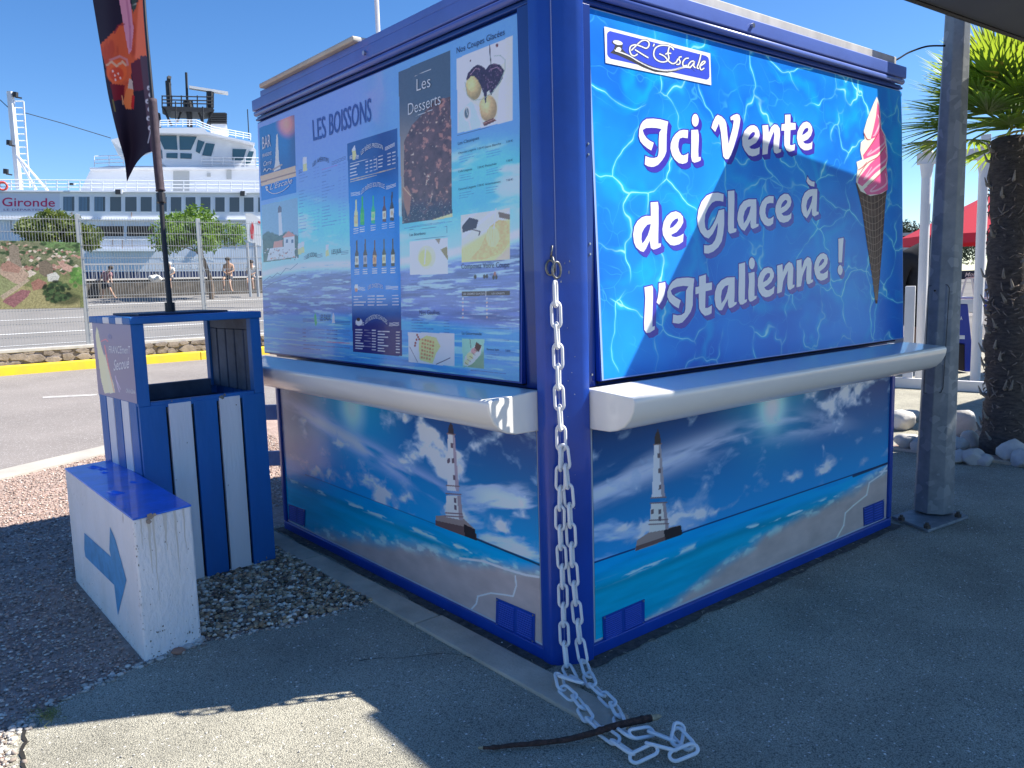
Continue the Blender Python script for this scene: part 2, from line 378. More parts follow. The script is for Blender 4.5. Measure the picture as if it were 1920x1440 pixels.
# dark dirt gathered along the foot of the kiosk
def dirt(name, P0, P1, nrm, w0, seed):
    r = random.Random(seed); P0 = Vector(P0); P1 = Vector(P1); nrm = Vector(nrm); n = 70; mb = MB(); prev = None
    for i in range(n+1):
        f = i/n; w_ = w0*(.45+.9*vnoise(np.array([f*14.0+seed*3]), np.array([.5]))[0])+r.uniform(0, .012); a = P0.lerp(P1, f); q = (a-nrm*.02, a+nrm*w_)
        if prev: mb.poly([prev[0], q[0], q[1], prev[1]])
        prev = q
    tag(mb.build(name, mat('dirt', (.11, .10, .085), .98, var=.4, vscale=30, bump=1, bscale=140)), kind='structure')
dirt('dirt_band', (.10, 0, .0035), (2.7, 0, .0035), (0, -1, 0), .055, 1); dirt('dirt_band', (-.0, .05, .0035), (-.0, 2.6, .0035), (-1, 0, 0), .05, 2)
# cracks and a darker patch in the asphalt
mb = MB(); r_ = random.Random(8)
for (x, y, a, L) in ((-.55, .62, -.2, .5),):
    p = Vector((x, y, .0028))
    for k in range(int(L/.05)):
        a += r_.uniform(-.5, .5)*.6; q = p+Vector((math.cos(a), math.sin(a), 0))*.05; d = Vector((-math.sin(a), math.cos(a), 0))*r_.uniform(.0008, .0022); mb.poly([p-d, q-d, q+d, p+d]); p = q
tag(mb.build('hairline_crack', mat('crack', (.02, .018, .016), 1)), kind='structure')
# ================================================================ LOOSE STONES
def stones(name, n, region, smin, smax, cols, z=-.001, label=None, seed=1, flatn=.55):
    rnd = np.random.RandomState(seed)
    bm = bmesh.new(); bmesh.ops.create_icosphere(bm, subdivisions=1, radius=1); BV = np.array([v.co[:] for v in bm.verts]); BF = np.array([[v.index for v in f.verts] for f in bm.faces]); bm.free()
    nb = len(BV); P = np.array([(tuple(region(rnd))+(0,))[:3] for _ in range(n)])
    S = smin+(smax-smin)*rnd.rand(n)**2.2; V = BV[None]*(1+.28*(rnd.rand(n, nb, 1)-.5))*np.stack([np.ones(n), rnd.uniform(.55, .95, n), rnd.uniform(.35, flatn+.15, n)], 1)[:, None]*S[:, None, None]
    a = rnd.rand(n)*6.28; t = rnd.uniform(-.4, .4, n); ca, sa, ct, st_ = [q[:, None] for q in (np.cos(a), np.sin(a), np.cos(t), np.sin(t))]
    y = V[..., 1]*ct-V[..., 2]*st_; zz = V[..., 1]*st_+V[..., 2]*ct; x = V[..., 0]*ca-y*sa; y = V[..., 0]*sa+y*ca
    V = np.stack([x+P[:, :1], y+P[:, 1:2], zz+(z+S*.22+P[:, 2])[:, None]], -1); C = np.ones((n, nb, 4)); C[..., :3] = (np.array(cols)[rnd.randint(len(cols), size=n)]*rnd.uniform(.85, 1.5, (n, 1)))[:, None]
    F = (BF[None]+(np.arange(n)*nb)[:, None, None]).reshape(-1, 3)
    me = bpy.data.meshes.new(name); me.vertices.add(n*nb); me.vertices.foreach_set('co', V.astype(np.float32).reshape(-1))
    me.loops.add(F.size); me.loops.foreach_set('vertex_index', F.reshape(-1).astype(np.int32)); me.polygons.add(len(F))
    me.polygons.foreach_set('loop_start', (np.arange(len(F))*3).astype(np.int32)); me.polygons.foreach_set('loop_total', np.full(len(F), 3, np.int32)); me.update(calc_edges=True)
    at = me.color_attributes.new('print', 'FLOAT_COLOR', 'POINT'); at.data.foreach_set('color', np.clip(C, 0, 1).astype(np.float32).reshape(-1))
    o = link(name, me, attr_mat('stone_col', rough=.85, spec=.25)); tag(o, label, 'gravel' if label else None, kind='stuff'); return o
def inpoly(x, y, P):
    m = False; j = len(P)-1
    for i in range(len(P)):
        if (P[i][1] > y) != (P[j][1] > y) and x < (P[j][0]-P[i][0])*(y-P[i][1])/(P[j][1]-P[i][1])+P[i][0]: m = not m
        j = i
    return m
PEB = [(-.2, 1.13), (-.2, 2.66), (.0, 3.2), (-.9, 3.2), (-.95, 2.4), (-.93, 1.26), (-.58, 1.17)]
def rg_peb(r):
    while True:
        x = r.uniform(-.98, .02); y = r.uniform(1.08, 3.2)
        if inpoly(x, y, PEB): return (x, y, r.rand()*.012)
stones('gravel', 9500, rg_peb, .006, .020, [(.44, .32, .20), (.28, .21, .14), (.58, .48, .36), (.17, .13, .10), (.66, .60, .50), (.38, .25, .15)], seed=2, label='brown and tan pebbles heaped between striped bin and kiosk')
YARD = [(-9, .6), (-1.8, .6), (-1.78, .93), (-1.64, 1.06), (-1.42, 1.16), (-1.22, 1.24), (-1.22, 2.5), (-.98, 2.55), (-.95, 3.1), (.1, 3.1), (2.6, 3.4), (2.6, 7.0), LN(5.5), LN(-8)]
def rg_yard(r):
    while True:
        x = -2.3+r.rand()*3.6; y = .55+r.rand()**1.25*6.3
        if inpoly(x, y, YARD): return (x, y)
stones('shell_gravel', 42000, rg_yard, .0035, .011, [(.40, .29, .24), (.29, .22, .185), (.46, .37, .31), (.19, .15, .13), (.42, .28, .22), (.56, .50, .44)], seed=3, label='fine pinkish shell gravel spread across the yard left of kiosk', flatn=.4)
def rg_grit(r): 
    while True:
        x = r.uniform(-1.7, 3.2); y = r.uniform(-1.9, 1.6)
        if not (x > 0 and y > -.02) and not (x < -.2 and y > 1.1): return (x, y)
stones('grit', 1100, rg_grit, .002, .0055, [(.5, .5, .48), (.38, .36, .33), (.62, .6, .56)], z=.002, seed=4, label='scattered pale grit lying on the dark asphalt pavement')
def rg_edge(r):
    t = r.rand(); E = [(-.2, 1.116), (-.58, 1.16), (-.962, 1.24), (-1.205, 1.21), (-1.42, 1.14), (-1.636, 1.04), (-1.735, .93), (-1.77, .6), (-1.76, .1)]
    i = int(t*8); f = t*8-i; return (E[i][0]*(1-f)+E[i+1][0]*f+r.normal()*.018, E[i][1]*(1-f)+E[i+1][1]*f+r.normal()*.022)
stones('edge_gravel', 700, rg_edge, .004, .016, [(.42, .38, .33), (.28, .23, .19), (.5, .47, .42)], z=.0, seed=6, label='loose stones strewn along the edge between asphalt and gravel')

# straw, stalks and leaf crumbs
mb = MB(); r_ = random.Random(31)
for i in range(150):
    if i % 3 == 0: x = r_.uniform(.1, 2.8); y = -abs(r_.gauss(0, .12))-.01
    elif i % 3 == 1: x = -abs(r_.gauss(0, .2))-.02; y = r_.uniform(-.5, 2.3)
    else: x = r_.uniform(-1.5, 2.8); y = r_.uniform(-1.2, 1.0)
    if (x > 0 and y > 0) or (x < -.2 and y > 1.1): continue
    a = r_.uniform(0, 6.28); L = r_.uniform(.01, .045); p = Vector((x, y, .004)); d = Vector((math.cos(a), math.sin(a), r_.uniform(0, .1)))*L
    mb.tube([p, p+d*.5+Vector((0, 0, .002)), p+d], [.0008, .0011, .0006], 4, cap=False)
tag(mb.build('litter', mat('straw', (.50, .44, .32), .9, var=.3, vscale=40)), 'dry straw stalks scattered over the asphalt round the kiosk', 'litter', kind='stuff')

mb = MB(); r_ = random.Random(4)
for i in range(60):
    c = on(88+r_.gauss(0, 14), 1345+r_.gauss(0, 6)); mb.tube([c, c+Vector((r_.uniform(-.01, .01), r_.uniform(-.01, .01), .012)), c+Vector((r_.uniform(-.03, .03), r_.uniform(-.03, .03), r_.uniform(.012, .03)))], [.0012, .001, .0003], 4)
tag(mb.build('grass_tuft', mat('dry_grass', (.22, .24, .08), .8, var=.3, vscale=60)), 'small dry grass tuft growing where gravel meets asphalt at lower left', 'grass', kind='stuff')
# ================================================================ KIOSK
M_blue = mat('kiosk_blue', (.004, .055, .36), .3, spec=.5, var=.16, vscale=3, coat=.2, bump=.08, bscale=25)
M_blue2 = mat('kiosk_navy', (.004, .035, .22), .3, spec=.5, var=.1, vscale=2, coat=.2)
M_blue3 = mat('cornice_blue', (.085, .145, .46), .36, spec=.5, var=.1, vscale=3, coat=.2)
M_cwhite = mat('counter_white', (.86, .83, .75), .22, spec=.5, var=.03, vscale=2, coat=.35)
M_grey = mat('parapet_grey', (.52, .50, .46), .6, c2=(.36, .35, .33), vscale=7, stretch=(1, 1, .3))
M_black = mat('black', (.012, .012, .013), .6)
M_steel = mat('steel', (.5, .5, .5), .3, metal=1)
KW, KD = 2.66, 2.57
kiosk = empty('ice_cream_kiosk', (1.3, 1.3, 0), 'blue ice cream kiosk with menu shutter, white counters and seaside printed panels', 'kiosk')
mb = MB(); mb.box(.03, KW-.01, .03, KD-.01, .0, 1.06); body = mb.build('body', M_blue, kiosk)
mb = MB()     # frame of the lower body, right and left side
mb.box(.155, KW, 0, .028, 0, .052); mb.box(KW-.035, KW, -.001, .029, .054, .95); mb.box(.155, .172, 0, .027, .054, .93)
mb.box(0, .028, .11, KD, 0, .052); mb.box(-.001, .029, KD-.035, KD, .054, .95); mb.box(0, .027, .11, .124, .054, .93)
mb.build('base_frame', M_blue, kiosk, bevel=.005)
mb = MB(); prof_ = [(-.004, .112), (-.006, .075), (-.002, .060), (.034, .034), (.112, -.014), (.155, -.013), (.155, .112)]
mb.prism([(x, y, -.005) for x, y in prof_], (0, 0, 2.66)); mb.build('corner_post', M_blue, kiosk, bevel=.004)
mb = MB(); mb.tube([(.035, .030, .02), (.035, .030, 2.6)], .0022, 6); mb.build('post_seam', mat('seam', (.2, .25, .5), .4), kiosk)
mb = MB(); mb.box(.13, 2.84, .14, 2.82, 1.065, 2.60); mb.build('upper_wall', M_blue2, kiosk)
# jambs beside the column with rivets
mb = MB(); mb.box(.156, .288, .085, .139, 1.075, 2.535); mb.box(.085, .129, .113, .276, 1.075, 2.535); jam = mb.build('jamb', M_blue2, kiosk, bevel=.003)
mb = MB()
for z in (1.125, 1.6, 1.64, 1.98, 2.02): 
    for x in (.175, .265): mb.tube([(x, .086, z), (x, .081, z)], .0045, 8)
for z in (1.125,):
    for y in (.135, .2): mb.tube([(.086, y, z), (.081, y, z)], .0045, 8)
mb.build('rivet', M_steel, jam)
PR = Plane((1.0, .012, .5), (0, -1, 0)); PLf = Plane((.012, 1.0, .5), (-1, 0, 0))
SHN = Vector((0, -(2.54-1.093), -.055)); SR = Plane((1.5, .057, 1.093), (0, -1.447, .055))       # right shutter face, leaning back
SL = Plane((.058, 1.5, 1.09), (-1.448, 0, .053))
def corner(ax, a, z): 
    yy = .057+(z-1.093)/1.447*.055
    return Vector((a, yy, z)) if ax == 'R' else Vector((yy+.001, a, z))
GS = (1/.22, 1/.33, 1/.52)       # from colour seen in open shade to the print's own colour
# ---- right shutter
mb = MB(); b = len(mb.v)
P = [corner('R', .29, 1.096), corner('R', 2.87, 1.096), corner('R', 2.87, 2.538), corner('R', .29, 2.538)]
mb.prism([p+Vector((0, .003, 0)) for p in P], (0, .026, 0)); shR = mb.build('shutter', M_blue, kiosk, bevel=.003)
def water_mat():
    m = bpy.data.materials.new('pool_print'); m.use_nodes = True; nt = m.node_tree; b = nt.nodes['Principled BSDF']; L = nt.links.new
    tc = N(nt, 'ShaderNodeTexCoord'); mp = N(nt, 'ShaderNodeMapping'); mp.inputs['Scale'].default_value = (1, 0, 1.15); mp.inputs['Rotation'].default_value = (0, .35, 0); L(tc.outputs['Object'], mp.inputs[0])
    no = N(nt, 'ShaderNodeTexNoise'); no.inputs['Scale'].default_value = 2.2; no.inputs['Detail'].default_value = 3; L(mp.outputs[0], no.inputs['Vector'])
    vm = N(nt, 'ShaderNodeVectorMath', operation='SCALE'); L(no.outputs['Color'], vm.inputs[0]); vm.inputs['Scale'].default_value = .55
    ad = N(nt, 'ShaderNodeVectorMath', operation='ADD'); L(mp.outputs[0], ad.inputs[0]); L(vm.outputs[0], ad.inputs[1])
    col = None
    base = N(nt, 'ShaderNodeTexNoise'); base.inputs['Scale'].default_value = 1.7; base.inputs['Detail'].default_value = 2; L(ad.outputs[0], base.inputs['Vector'])
    br = N(nt, 'ShaderNodeValToRGB'); e = br.color_ramp.elements; e[0].position = .35; e[0].color = (.006, .16, .68, 1); e[1].position = .68; e[1].color = (.012, .32, .88, 1); L(base.outputs[0], br.inputs[0]); col = br.outputs[0]
    for sc, lo, w0, w1, cc, amt in ((4.6, .0, .012, .065, (.03, .66, .93), .62), (4.6, 0, .0, .016, (.50, .95, .95), .85), (9.5, 0, .0, .022, (.08, .52, .92), .45), (2.1, 0, 0, .07, (.0, .55, .93), .4)):
        vo = N(nt, 'ShaderNodeTexVoronoi', feature='DISTANCE_TO_EDGE'); vo.inputs['Scale'].default_value = sc*.62; L(ad.outputs[0], vo.inputs['Vector'])
        r = N(nt, 'ShaderNodeMapRange', interpolation_type='SMOOTHSTEP'); r.inputs['From Min'].default_value = 0; r.inputs['From Max'].default_value = w1; r.inputs['To Min'].default_value = amt; r.inputs['To Max'].default_value = 0; L(vo.outputs['Distance'], r.inputs['Value'])
        n2 = N(nt, 'ShaderNodeTexNoise'); n2.inputs['Scale'].default_value = 3.1+sc*.3; L(mp.outputs[0], n2.inputs['Vector'])
        r3 = N(nt, 'ShaderNodeMapRange'); r3.inputs['From Min'].default_value = .38; r3.inputs['From Max'].default_value = .62; L(n2.outputs[0], r3.inputs['Value'])
        mu = N(nt, 'ShaderNodeMath', operation='MULTIPLY'); L(r.outputs[0], mu.inputs[0]); L(r3.outputs[0], mu.inputs[1])
        mx = N(nt, 'ShaderNodeMix', data_type='RGBA'); L(mu.outputs[0], mx.inputs[0]); L(col, mx.inputs[6]); mx.inputs[7].default_value = cc+(1,); col = mx.outputs[2]
    L(col, b.inputs['Base Color']); b.inputs['Roughness'].default_value = .3; b.inputs['Specular IOR Level'].default_value = .25; return m
mb = MB(); mb.poly([corner('R', .305, 1.104)+SR.n*.0006, corner('R', 2.862, 1.104)+SR.n*.0006, corner('R', 2.862, 2.532)+SR.n*.0006, corner('R', .305, 2.532)+SR.n*.0006]); pool = mb.build('pool_water_print', water_mat(), shR)
mb = MB(); mb.poly([corner('R', .294, 1.10)+SR.n*.0003, corner('R', 2.866, 1.10)+SR.n*.0003, corner('R', 2.866, 2.536)+SR.n*.0003, corner('R', .294, 2.536)+SR.n*.0003]); mb.build('print_border', mat('border', (.30, .45, .80), .3), shR)
z1 = lambda x, y: (1180+x/9.6, 190+y/9.6); z2 = lambda x, y: (1320+x/8.727, 190+y/8.727); z3 = lambda x, y: (1170+x/8.727, 340+y/8.727)
z4 = lambda x, y: (1360+x/9.6, 320+y/9.6); z5 = lambda x, y: (1190+x/8.727, 490+y/8.727); z6 = lambda x, y: (1390+x/8.727, 430+y/8.727)
def mp_(f, pts): return [f(x, y) for x, y in pts]
def el_(f, cx, cy, rx, ry): return [f(cx+rx*math.cos(2*math.pi*i/20), cy+ry*math.sin(2*math.pi*i/20)) for i in range(20)]
G = [
 [mp_(z1, [(310,315),(430,310),(560,325),(700,365),(685,450),(672,600),(668,900),(640,980),(590,1060),(520,1140),(450,1175),(400,1180),(340,1170),(278,1135),(290,985),(370,1015),(440,1020),(500,1005),(520,970),(530,900),(530,700),(540,560),(580,498),(480,478),(400,475),(300,480),(240,515),(262,590),(310,660),(370,710),(440,745),(415,830),(395,885),(320,840),(250,780),(200,720),(172,630),(178,510),(205,420),(245,360)])],
 [mp_(z1, [(1060,520),(1050,665),(960,650),(905,670),(885,740),(880,820),(900,900),(935,960),(975,975),(1030,955),(1062,930),(1048,1085),(1020,1110),(960,1125),(890,1110),(820,1050),(770,970),(740,850),(745,760),(780,660),(830,590),(900,530),(970,512)])],
 [mp_(z1, [(1115,515),(1235,510),(1250,600),(1250,700),(1240,900),(1245,1005),(1285,1000),(1285,1060),(1240,1085),(1170,1105),(1130,1080),(1112,1000),(1115,800)])],
 [el_(z1, 1187, 340, 62, 115)],
 [mp_(z2, [(225,220),(290,250),(340,300),(365,360),(375,450),(385,560),(402,700),(430,580),(470,430),(485,330),(480,300),(440,310),(432,260),(480,225),(540,205),(580,225),(595,290),(580,400),(545,560),(490,740),(440,880),(400,945),(350,945),(315,900),(300,780),(290,650),(275,500),(245,360),(215,430),(183,500),(120,430),(150,330),(190,250)])],
 [mp_(z2, [(912,745),(905,860),(850,890),(790,900),(730,880),(670,810),(630,720),(625,600),(660,490),(710,430),(760,395),(820,390),(870,420),(905,490),(912,560),(890,620),(850,680),(780,720),(740,745),(770,775),(830,780),(880,765)]), mp_(z2, [(720,630),(760,620),(810,580),(835,540),(830,505),(800,500),(760,535),(730,590)])],
 [mp_(z2, [(955,395),(1050,385),(1055,440),(1060,520),(1100,420),(1150,375),(1200,385),(1240,440),(1245,550),(1230,700),(1225,780),(1265,785),(1255,830),(1190,855),(1150,840),(1135,780),(1140,650),(1150,560),(1145,490),(1110,570),(1080,650),(1050,740),(1040,860),(955,875),(960,700),(965,550)])],
 [mp_(z2, [(1325,220),(1415,215),(1415,350),(1500,355),(1500,460),(1415,470),(1410,600),(1405,710),(1430,720),(1490,700),(1480,800),(1400,830),(1350,800),(1315,720),(1312,600),(1315,480),(1265,480),(1270,375),(1325,368)])],
 [mp_(z2, [(1775,650),(1765,775),(1700,800),(1640,800),(1580,760),(1540,700),(1520,600),(1530,500),(1570,410),(1620,350),(1680,330),(1730,355),(1765,410),(1775,480),(1750,560),(1700,620),(1620,660),(1650,690),(1700,695),(1750,680)]), mp_(z2, [(1605,555),(1650,530),(1700,490),(1710,450),(1690,430),(1650,450),(1620,500)])],
 [mp_(z3, [(435,345),(555,335),(565,420),(565,700),(560,900),(560,1020),(605,1015),(600,1070),(540,1100),(480,1118),(440,1090),(425,1000),(430,960),(400,1010),(360,1100),(320,1155),(270,1140),(200,1080),(165,1000),(150,870),(170,740),(220,650),(290,590),(360,565),(440,568),(438,450)]), mp_(z3, [(440,695),(380,710),(330,770),(290,850),(285,950),(300,1020),(340,970),(390,880),(420,790)])],
 [mp_(z3, [(975,855),(965,985),(900,1030),(820,1050),(760,1040),(690,970),(640,880),(628,780),(650,660),(700,570),(770,510),(850,490),(920,520),(965,580),(970,670),(930,750),(860,830),(770,875),(790,905),(850,915),(920,890)]), mp_(z3, [(745,770),(800,750),(860,690),(890,640),(880,605),(840,615),(790,660),(760,710)])],
 [mp_(z3, [(1630,210),(1625,335),(1570,320),(1500,320),(1440,350),(1380,430),(1330,540),(1318,650),(1330,760),(1360,805),(1400,790),(1450,720),(1500,620),(1530,540),(1550,475),(1640,455),(1640,700),(1625,850),(1600,980),(1540,1080),(1460,1150),(1380,1182),(1310,1175),(1310,1045),(1380,1050),(1440,1030),(1490,960),(1520,860),(1535,740),(1530,680),(1500,760),(1450,860),(1385,935),(1320,910),(1250,830),(1210,720),(1200,600),(1220,460),(1270,330),(1350,235),(1450,190),(1540,185)])],
 [mp_(z3, [(1700,160),(1805,150),(1808,300),(1800,600),(1800,770),(1842,775),(1835,825),(1780,845),(1730,855),(1705,820),(1700,700),(1705,450)])],
 [mp_(z4, [(555,515),(560,700),(555,960),(600,960),(595,1000),(540,1030),(490,1048),(460,1020),(450,950),(455,890),(410,980),(345,1085),(290,1055),(240,980),(215,880),(225,760),(260,640),(330,550),(420,515)]), mp_(z4, [(458,640),(400,655),(350,730),(325,830),(330,955),(380,880),(430,760)])],
 [mp_(z4, [(870,460),(865,585),(800,580),(750,600),(725,680),(720,760),(740,830),(775,865),(820,860),(870,820),(860,950),(810,990),(760,998),(700,970),(640,880),(612,770),(620,660),(660,560),(720,490),(790,455)])],
 [mp_(z4, [(1190,750),(1185,855),(1130,915),(1050,938),(980,920),(930,850),(900,740),(905,640),(940,540),(990,460),(1060,415),(1130,420),(1175,480),(1190,560),(1170,640),(1110,710),(1010,775),(1050,812),(1110,810),(1160,790)]), mp_(z4, [(1000,670),(1060,640),(1110,580),(1115,540),(1080,525),(1040,560),(1010,610)])],
 [mp_(z4, [(1655,330),(1650,500),(1640,735),(1680,745),(1675,785),(1600,825),(1565,800),(1555,740),(1560,670),(1520,770),(1465,858),(1410,810),(1375,730),(1368,620),(1385,500),(1430,400),(1500,345),(1570,330)]), mp_(z4, [(1570,450),(1520,470),(1475,540),(1455,640),(1470,740),(1510,670),(1550,560)])],
 [mp_(z4, [(1480,105),(1510,160),(1560,195),(1608,200),(1600,285),(1540,275),(1490,240),(1460,190)])],
 [mp_(z5, [(160,425),(285,395),(300,430),(300,600),(290,900),(290,1070),(330,1060),(325,1115),(250,1165),(190,1170),(160,1120),(155,1000),(165,800),(175,600)])],
 [mp_(z5, [(395,360),(500,340),(505,420),(485,540),(450,640),(400,710),(358,670),(380,590),(395,480)])],
 [mp_(z5, [(685,285),(780,270),(880,265),(975,280),(965,380),(955,500),(950,720),(920,820),(860,910),(780,1000),(720,1020),(620,1005),(630,870),(700,885),(770,875),(815,840),(830,780),(835,640),(840,480),(880,408),(800,400),(700,415),(630,440),(590,480),(610,540),(670,590),(755,640),(735,700),(720,770),(650,730),(570,660),(535,580),(535,500),(570,400),(620,330)])],
 [mp_(z5, [(1055,250),(1165,215),(1165,360),(1265,345),(1262,465),(1160,490),(1155,650),(1155,765),(1200,760),(1262,720),(1258,850),(1200,880),(1150,890),(1090,840),(1055,770),(1050,650),(1050,525),(995,540),(995,425),(1055,410)])],
 [mp_(z5, [(1635,260),(1635,500),(1630,670),(1672,665),(1665,700),(1600,750),(1550,765),(1530,720),(1525,660),(1530,610),(1480,700),(1430,800),(1380,800),(1330,740),(1308,620),(1315,500),(1350,390),(1420,310),(1510,265)]), mp_(z5, [(1535,385),(1480,405),(1430,470),(1412,580),(1420,690),(1470,620),(1515,500)])],
 [mp_(z5, [(1705,45),(1805,18),(1808,200),(1805,450),(1800,630),(1838,620),(1830,665),(1770,705),(1725,705),(1700,650),(1698,500),(1705,250)])],
 [mp_(z6, [(118,720),(215,695),(218,850),(215,1000),(215,1095),(252,1088),(245,1130),(180,1175),(140,1185),(115,1140),(115,1000),(125,850)])],
 [el_(z6, 172, 557, 48, 95)],
 [mp_(z6, [(543,925),(530,1045),(470,1095),(400,1112),(340,1090),(290,1020),(268,920),(275,800),(310,710),(370,640),(440,620),(500,640),(532,710),(530,780),(490,860),(430,915),(375,950),(400,990),(440,998),(500,970)]), mp_(z6, [(355,870),(420,830),(465,770),(470,720),(430,715),(390,755),(365,810)])],
 [mp_(z6, [(585,595),(672,570),(675,640),(680,700),(720,590),(780,532),(830,560),(850,630),(845,780),(840,910),(872,905),(865,945),(800,990),(765,980),(752,900),(755,780),(765,670),(720,760),(685,850),(660,1025),(585,1050),(590,850)])],
 [mp_(z6, [(905,510),(985,490),(985,580),(990,650),(1030,510),(1085,452),(1130,475),(1150,550),(1145,700),(1145,825),(1175,820),(1170,860),(1110,895),(1075,890),(1062,820),(1065,700),(1072,590),(1030,680),(1000,770),(975,930),(903,950),(905,750)])],
 [mp_(z6, [(1418,665),(1412,785),(1360,825),(1300,840),(1240,810),(1205,730),(1190,640),(1205,540),(1240,460),(1290,405),(1345,390),(1395,420),(1415,480),(1405,560),(1370,620),(1320,660),(1278,695),(1300,722),(1340,725),(1390,695)]), mp_(z6, [(1265,610),(1310,580),(1350,530),(1355,490),(1330,480),(1295,520),(1275,560)])],
 [mp_(z6, [(1588,155),(1672,138),(1660,300),(1645,540),(1590,540),(1590,350)])],
 [el_(z6, 1617, 665, 40, 82)],
]
idf = lambda x, y: (x, y)
M_print_w = mat('print_white', (.86, .86, .86), .25); M_purple = mat('print_purple', (.055, .035, .42), .25)
outline_mesh('slogan_outline', SR, G, idf, M_purple, shR, .0016, grow=.0052)
# wide dim halo behind the words is part of the printed artwork: stepped tints
for i in range(4): outline_mesh('slogan_depth', SR, G, idf, M_purple, shR, .0012+i*.00009, grow=.0042, disp=((i+1)*.0045, -(i+1)*.0045))
outline_mesh('slogan', SR, G, idf, M_print_w, shR, .0022)
# soft serve cone picture
cz = lambda x, y: (1580+x/3.275, 160+y/3.275)
mb = MB(); pshape(mb, SR, mp_(cz, [(80,600),(275,620),(262,720),(247,950),(228,1180),(213,1340),(202,1340),(182,1180),(150,980),(118,760),(100,680)]), .0018); cone = mb.build('cone_picture', mat('waffle_print', (.12, .066, .042), .4, var=.35, vscale=30, spec=.2), shR)
mb = MB()
for i in range(15):
    t = i/15; y = 690+i*44; xl = 108+(202-108)*t; xr = 268-(268-213)*t
    stroke(mb, SR, mp_(cz, [(xl, y), ((xl+xr)/2, y+26*(1-t)+8), (xr, y-18*(1-t))]), 1.1, .0020)
for i in range(0, 6): stroke(mb, SR, mp_(cz, [(125+i*24, 680), (203+i*2, 1320)]), .9, .0020, n=1)
mb.build('waffle_lines', mat('waffle_line', (.30, .19, .12), .4), cone)
M_cr = mat('cream_print', (.88, .85, .72), .3); M_pk = mat('pink_print', (.85, .12, .32), .3); M_pk2 = mat('pink_light', (.90, .48, .62), .3); M_pk3 = mat('pink_deep', (.55, .05, .10), .3)
mb = MB(); pshape(mb, SR, mp_(cz, [(210,70),(225,110),(232,170),(238,262),(262,310),(272,380),(276,450),(268,500),(276,560),(277,640),(240,665),(170,680),(110,650),(82,590),(92,510),(85,470),(120,455),(108,400),(112,350),(135,330),(130,280),(150,210),(190,110)]), .0023); ice = mb.build('soft_serve_picture', M_cr, shR)
mb = MB()
for q in ([(214,100),(226,140),(233,200),(236,270),(200,320),(172,330),(190,260),(205,190)], [(236,268),(262,320),(262,370),(215,420),(130,455),(125,430),(170,370),(205,320)], [(265,370),(276,450),(262,490),(200,540),(120,620),(92,600),(98,570),(170,480),(215,440)], [(268,500),(277,580),(277,640),(225,668),(150,672),(128,640),(190,590)]): pshape(mb, SR, mp_(cz, q), .0026)
mb.build('pink_swirl', M_pk, ice)
mb = MB()
for q in ([(215,180),(228,230),(200,300),(185,310)], [(250,310),(258,350),(200,400),(150,430),(180,395)], [(262,400),(270,450),(200,510),(130,580),(180,500)], [(262,540),(270,600),(220,640),(170,650),(210,610)]): stroke(mb, SR, mp_(cz, q), 3.2, .0028, taper=True)
mb.build('pink_highlight', M_pk2, ice)
mb = MB()
for q in ([(236,268),(205,318),(170,372),(125,432)], [(265,375),(215,440),(150,480),(90,570)], [(268,505),(215,560),(150,620)], [(130,290),(150,330),(172,332)], [(95,520),(125,500),(150,470)]): stroke(mb, SR, mp_(cz, q), 1.6, .0030, taper=True)
mb.build('swirl_line', M_pk3, ice)
# escale badge
lz = lambda x, y: (1130+x/9.143, 40+y/9.143)
mb = MB(); pshape(mb, SR, mp_(lz, [(28,88),(1845,550),(1862,1095),(50,712)]), .0032); bad = mb.build('badge', M_print_w, shR)
mb = MB(); pshape(mb, SR, mp_(lz, [(125,165),(90,185),(75,215),(78,560),(95,600),(140,640),(1780,1000),(1815,985),(1832,950),(1825,670),(1810,620),(1770,590)]), .0035); mb.build('badge_field', mat('badge_blue', (.045, .085, .62), .3), bad)
M_ink = mat('ink', (.03, .03, .035), .4)
mbk, mbw = MB(), MB()
S_ = [[(600,560),(545,592),(492,570),(465,500),(480,430),(560,402),(660,430),(745,462),(792,420),(790,360),(740,325),(670,335),(600,390),(540,450),(490,500)], [(555,485),(650,545),(740,600),(785,625)], [(885,385),(868,430)],
 [(1215,470),(1130,420),(1000,412),(905,460),(875,560),(905,640),(990,692),(1080,690),(1135,640),(1120,540),(1140,440)], [(970,555),(1060,600),(1130,680),(1200,725),(1260,700),(1290,640)], [(1075,565),(1120,545),(1175,552)], [(1190,450),(1220,490)],
 [(1355,608),(1315,615),(1310,655),(1330,690),(1310,735),(1262,738)], [(1475,632),(1420,640),(1375,700),(1385,762),(1450,752)], [(1565,680),(1515,690),(1470,750),(1490,795),(1545,740),(1575,690),(1560,760),(1590,800)], [(1685,565),(1655,690),(1620,790),(1650,810)], [(1680,762),(1740,720),(1755,688),(1712,695),(1668,770),(1690,830),(1742,800)]]
for q in S_: stroke(mbk, SR, mp_(lz, q), 4.6, .0036); stroke(mbw, SR, mp_(lz, q), 2.5, .0044)
pshape(mbk, SR, mp_(lz, [(130,540),(190,480),(215,410),(160,370),(170,330),(230,315),(330,355),(345,400),(335,470),(400,540),(520,610),(700,710),(900,790),(1100,835),(1250,825),(1400,770),(1500,775),(1600,870),(1520,810),(1400,800),(1250,860),(1100,880),(900,865),(700,790),(520,700),(330,610),(230,570)]), .0037)
mbk.build('badge_ink', M_ink, bad)
pshape(mbw, SR, mp_(lz, ellp(260, 365, 85, 38, 16, .25)), .0046); pshape(mbw, SR, mp_(lz, ellp(275, 480, 45, 38, 14)), .0046)
rp = smooth_pts([Vector((x, y, 0)) for x, y in [(215,500),(330,540),(470,600),(620,690),(800,780),(950,825),(1100,842),(1250,825),(1400,785),(1500,790)]], 8)
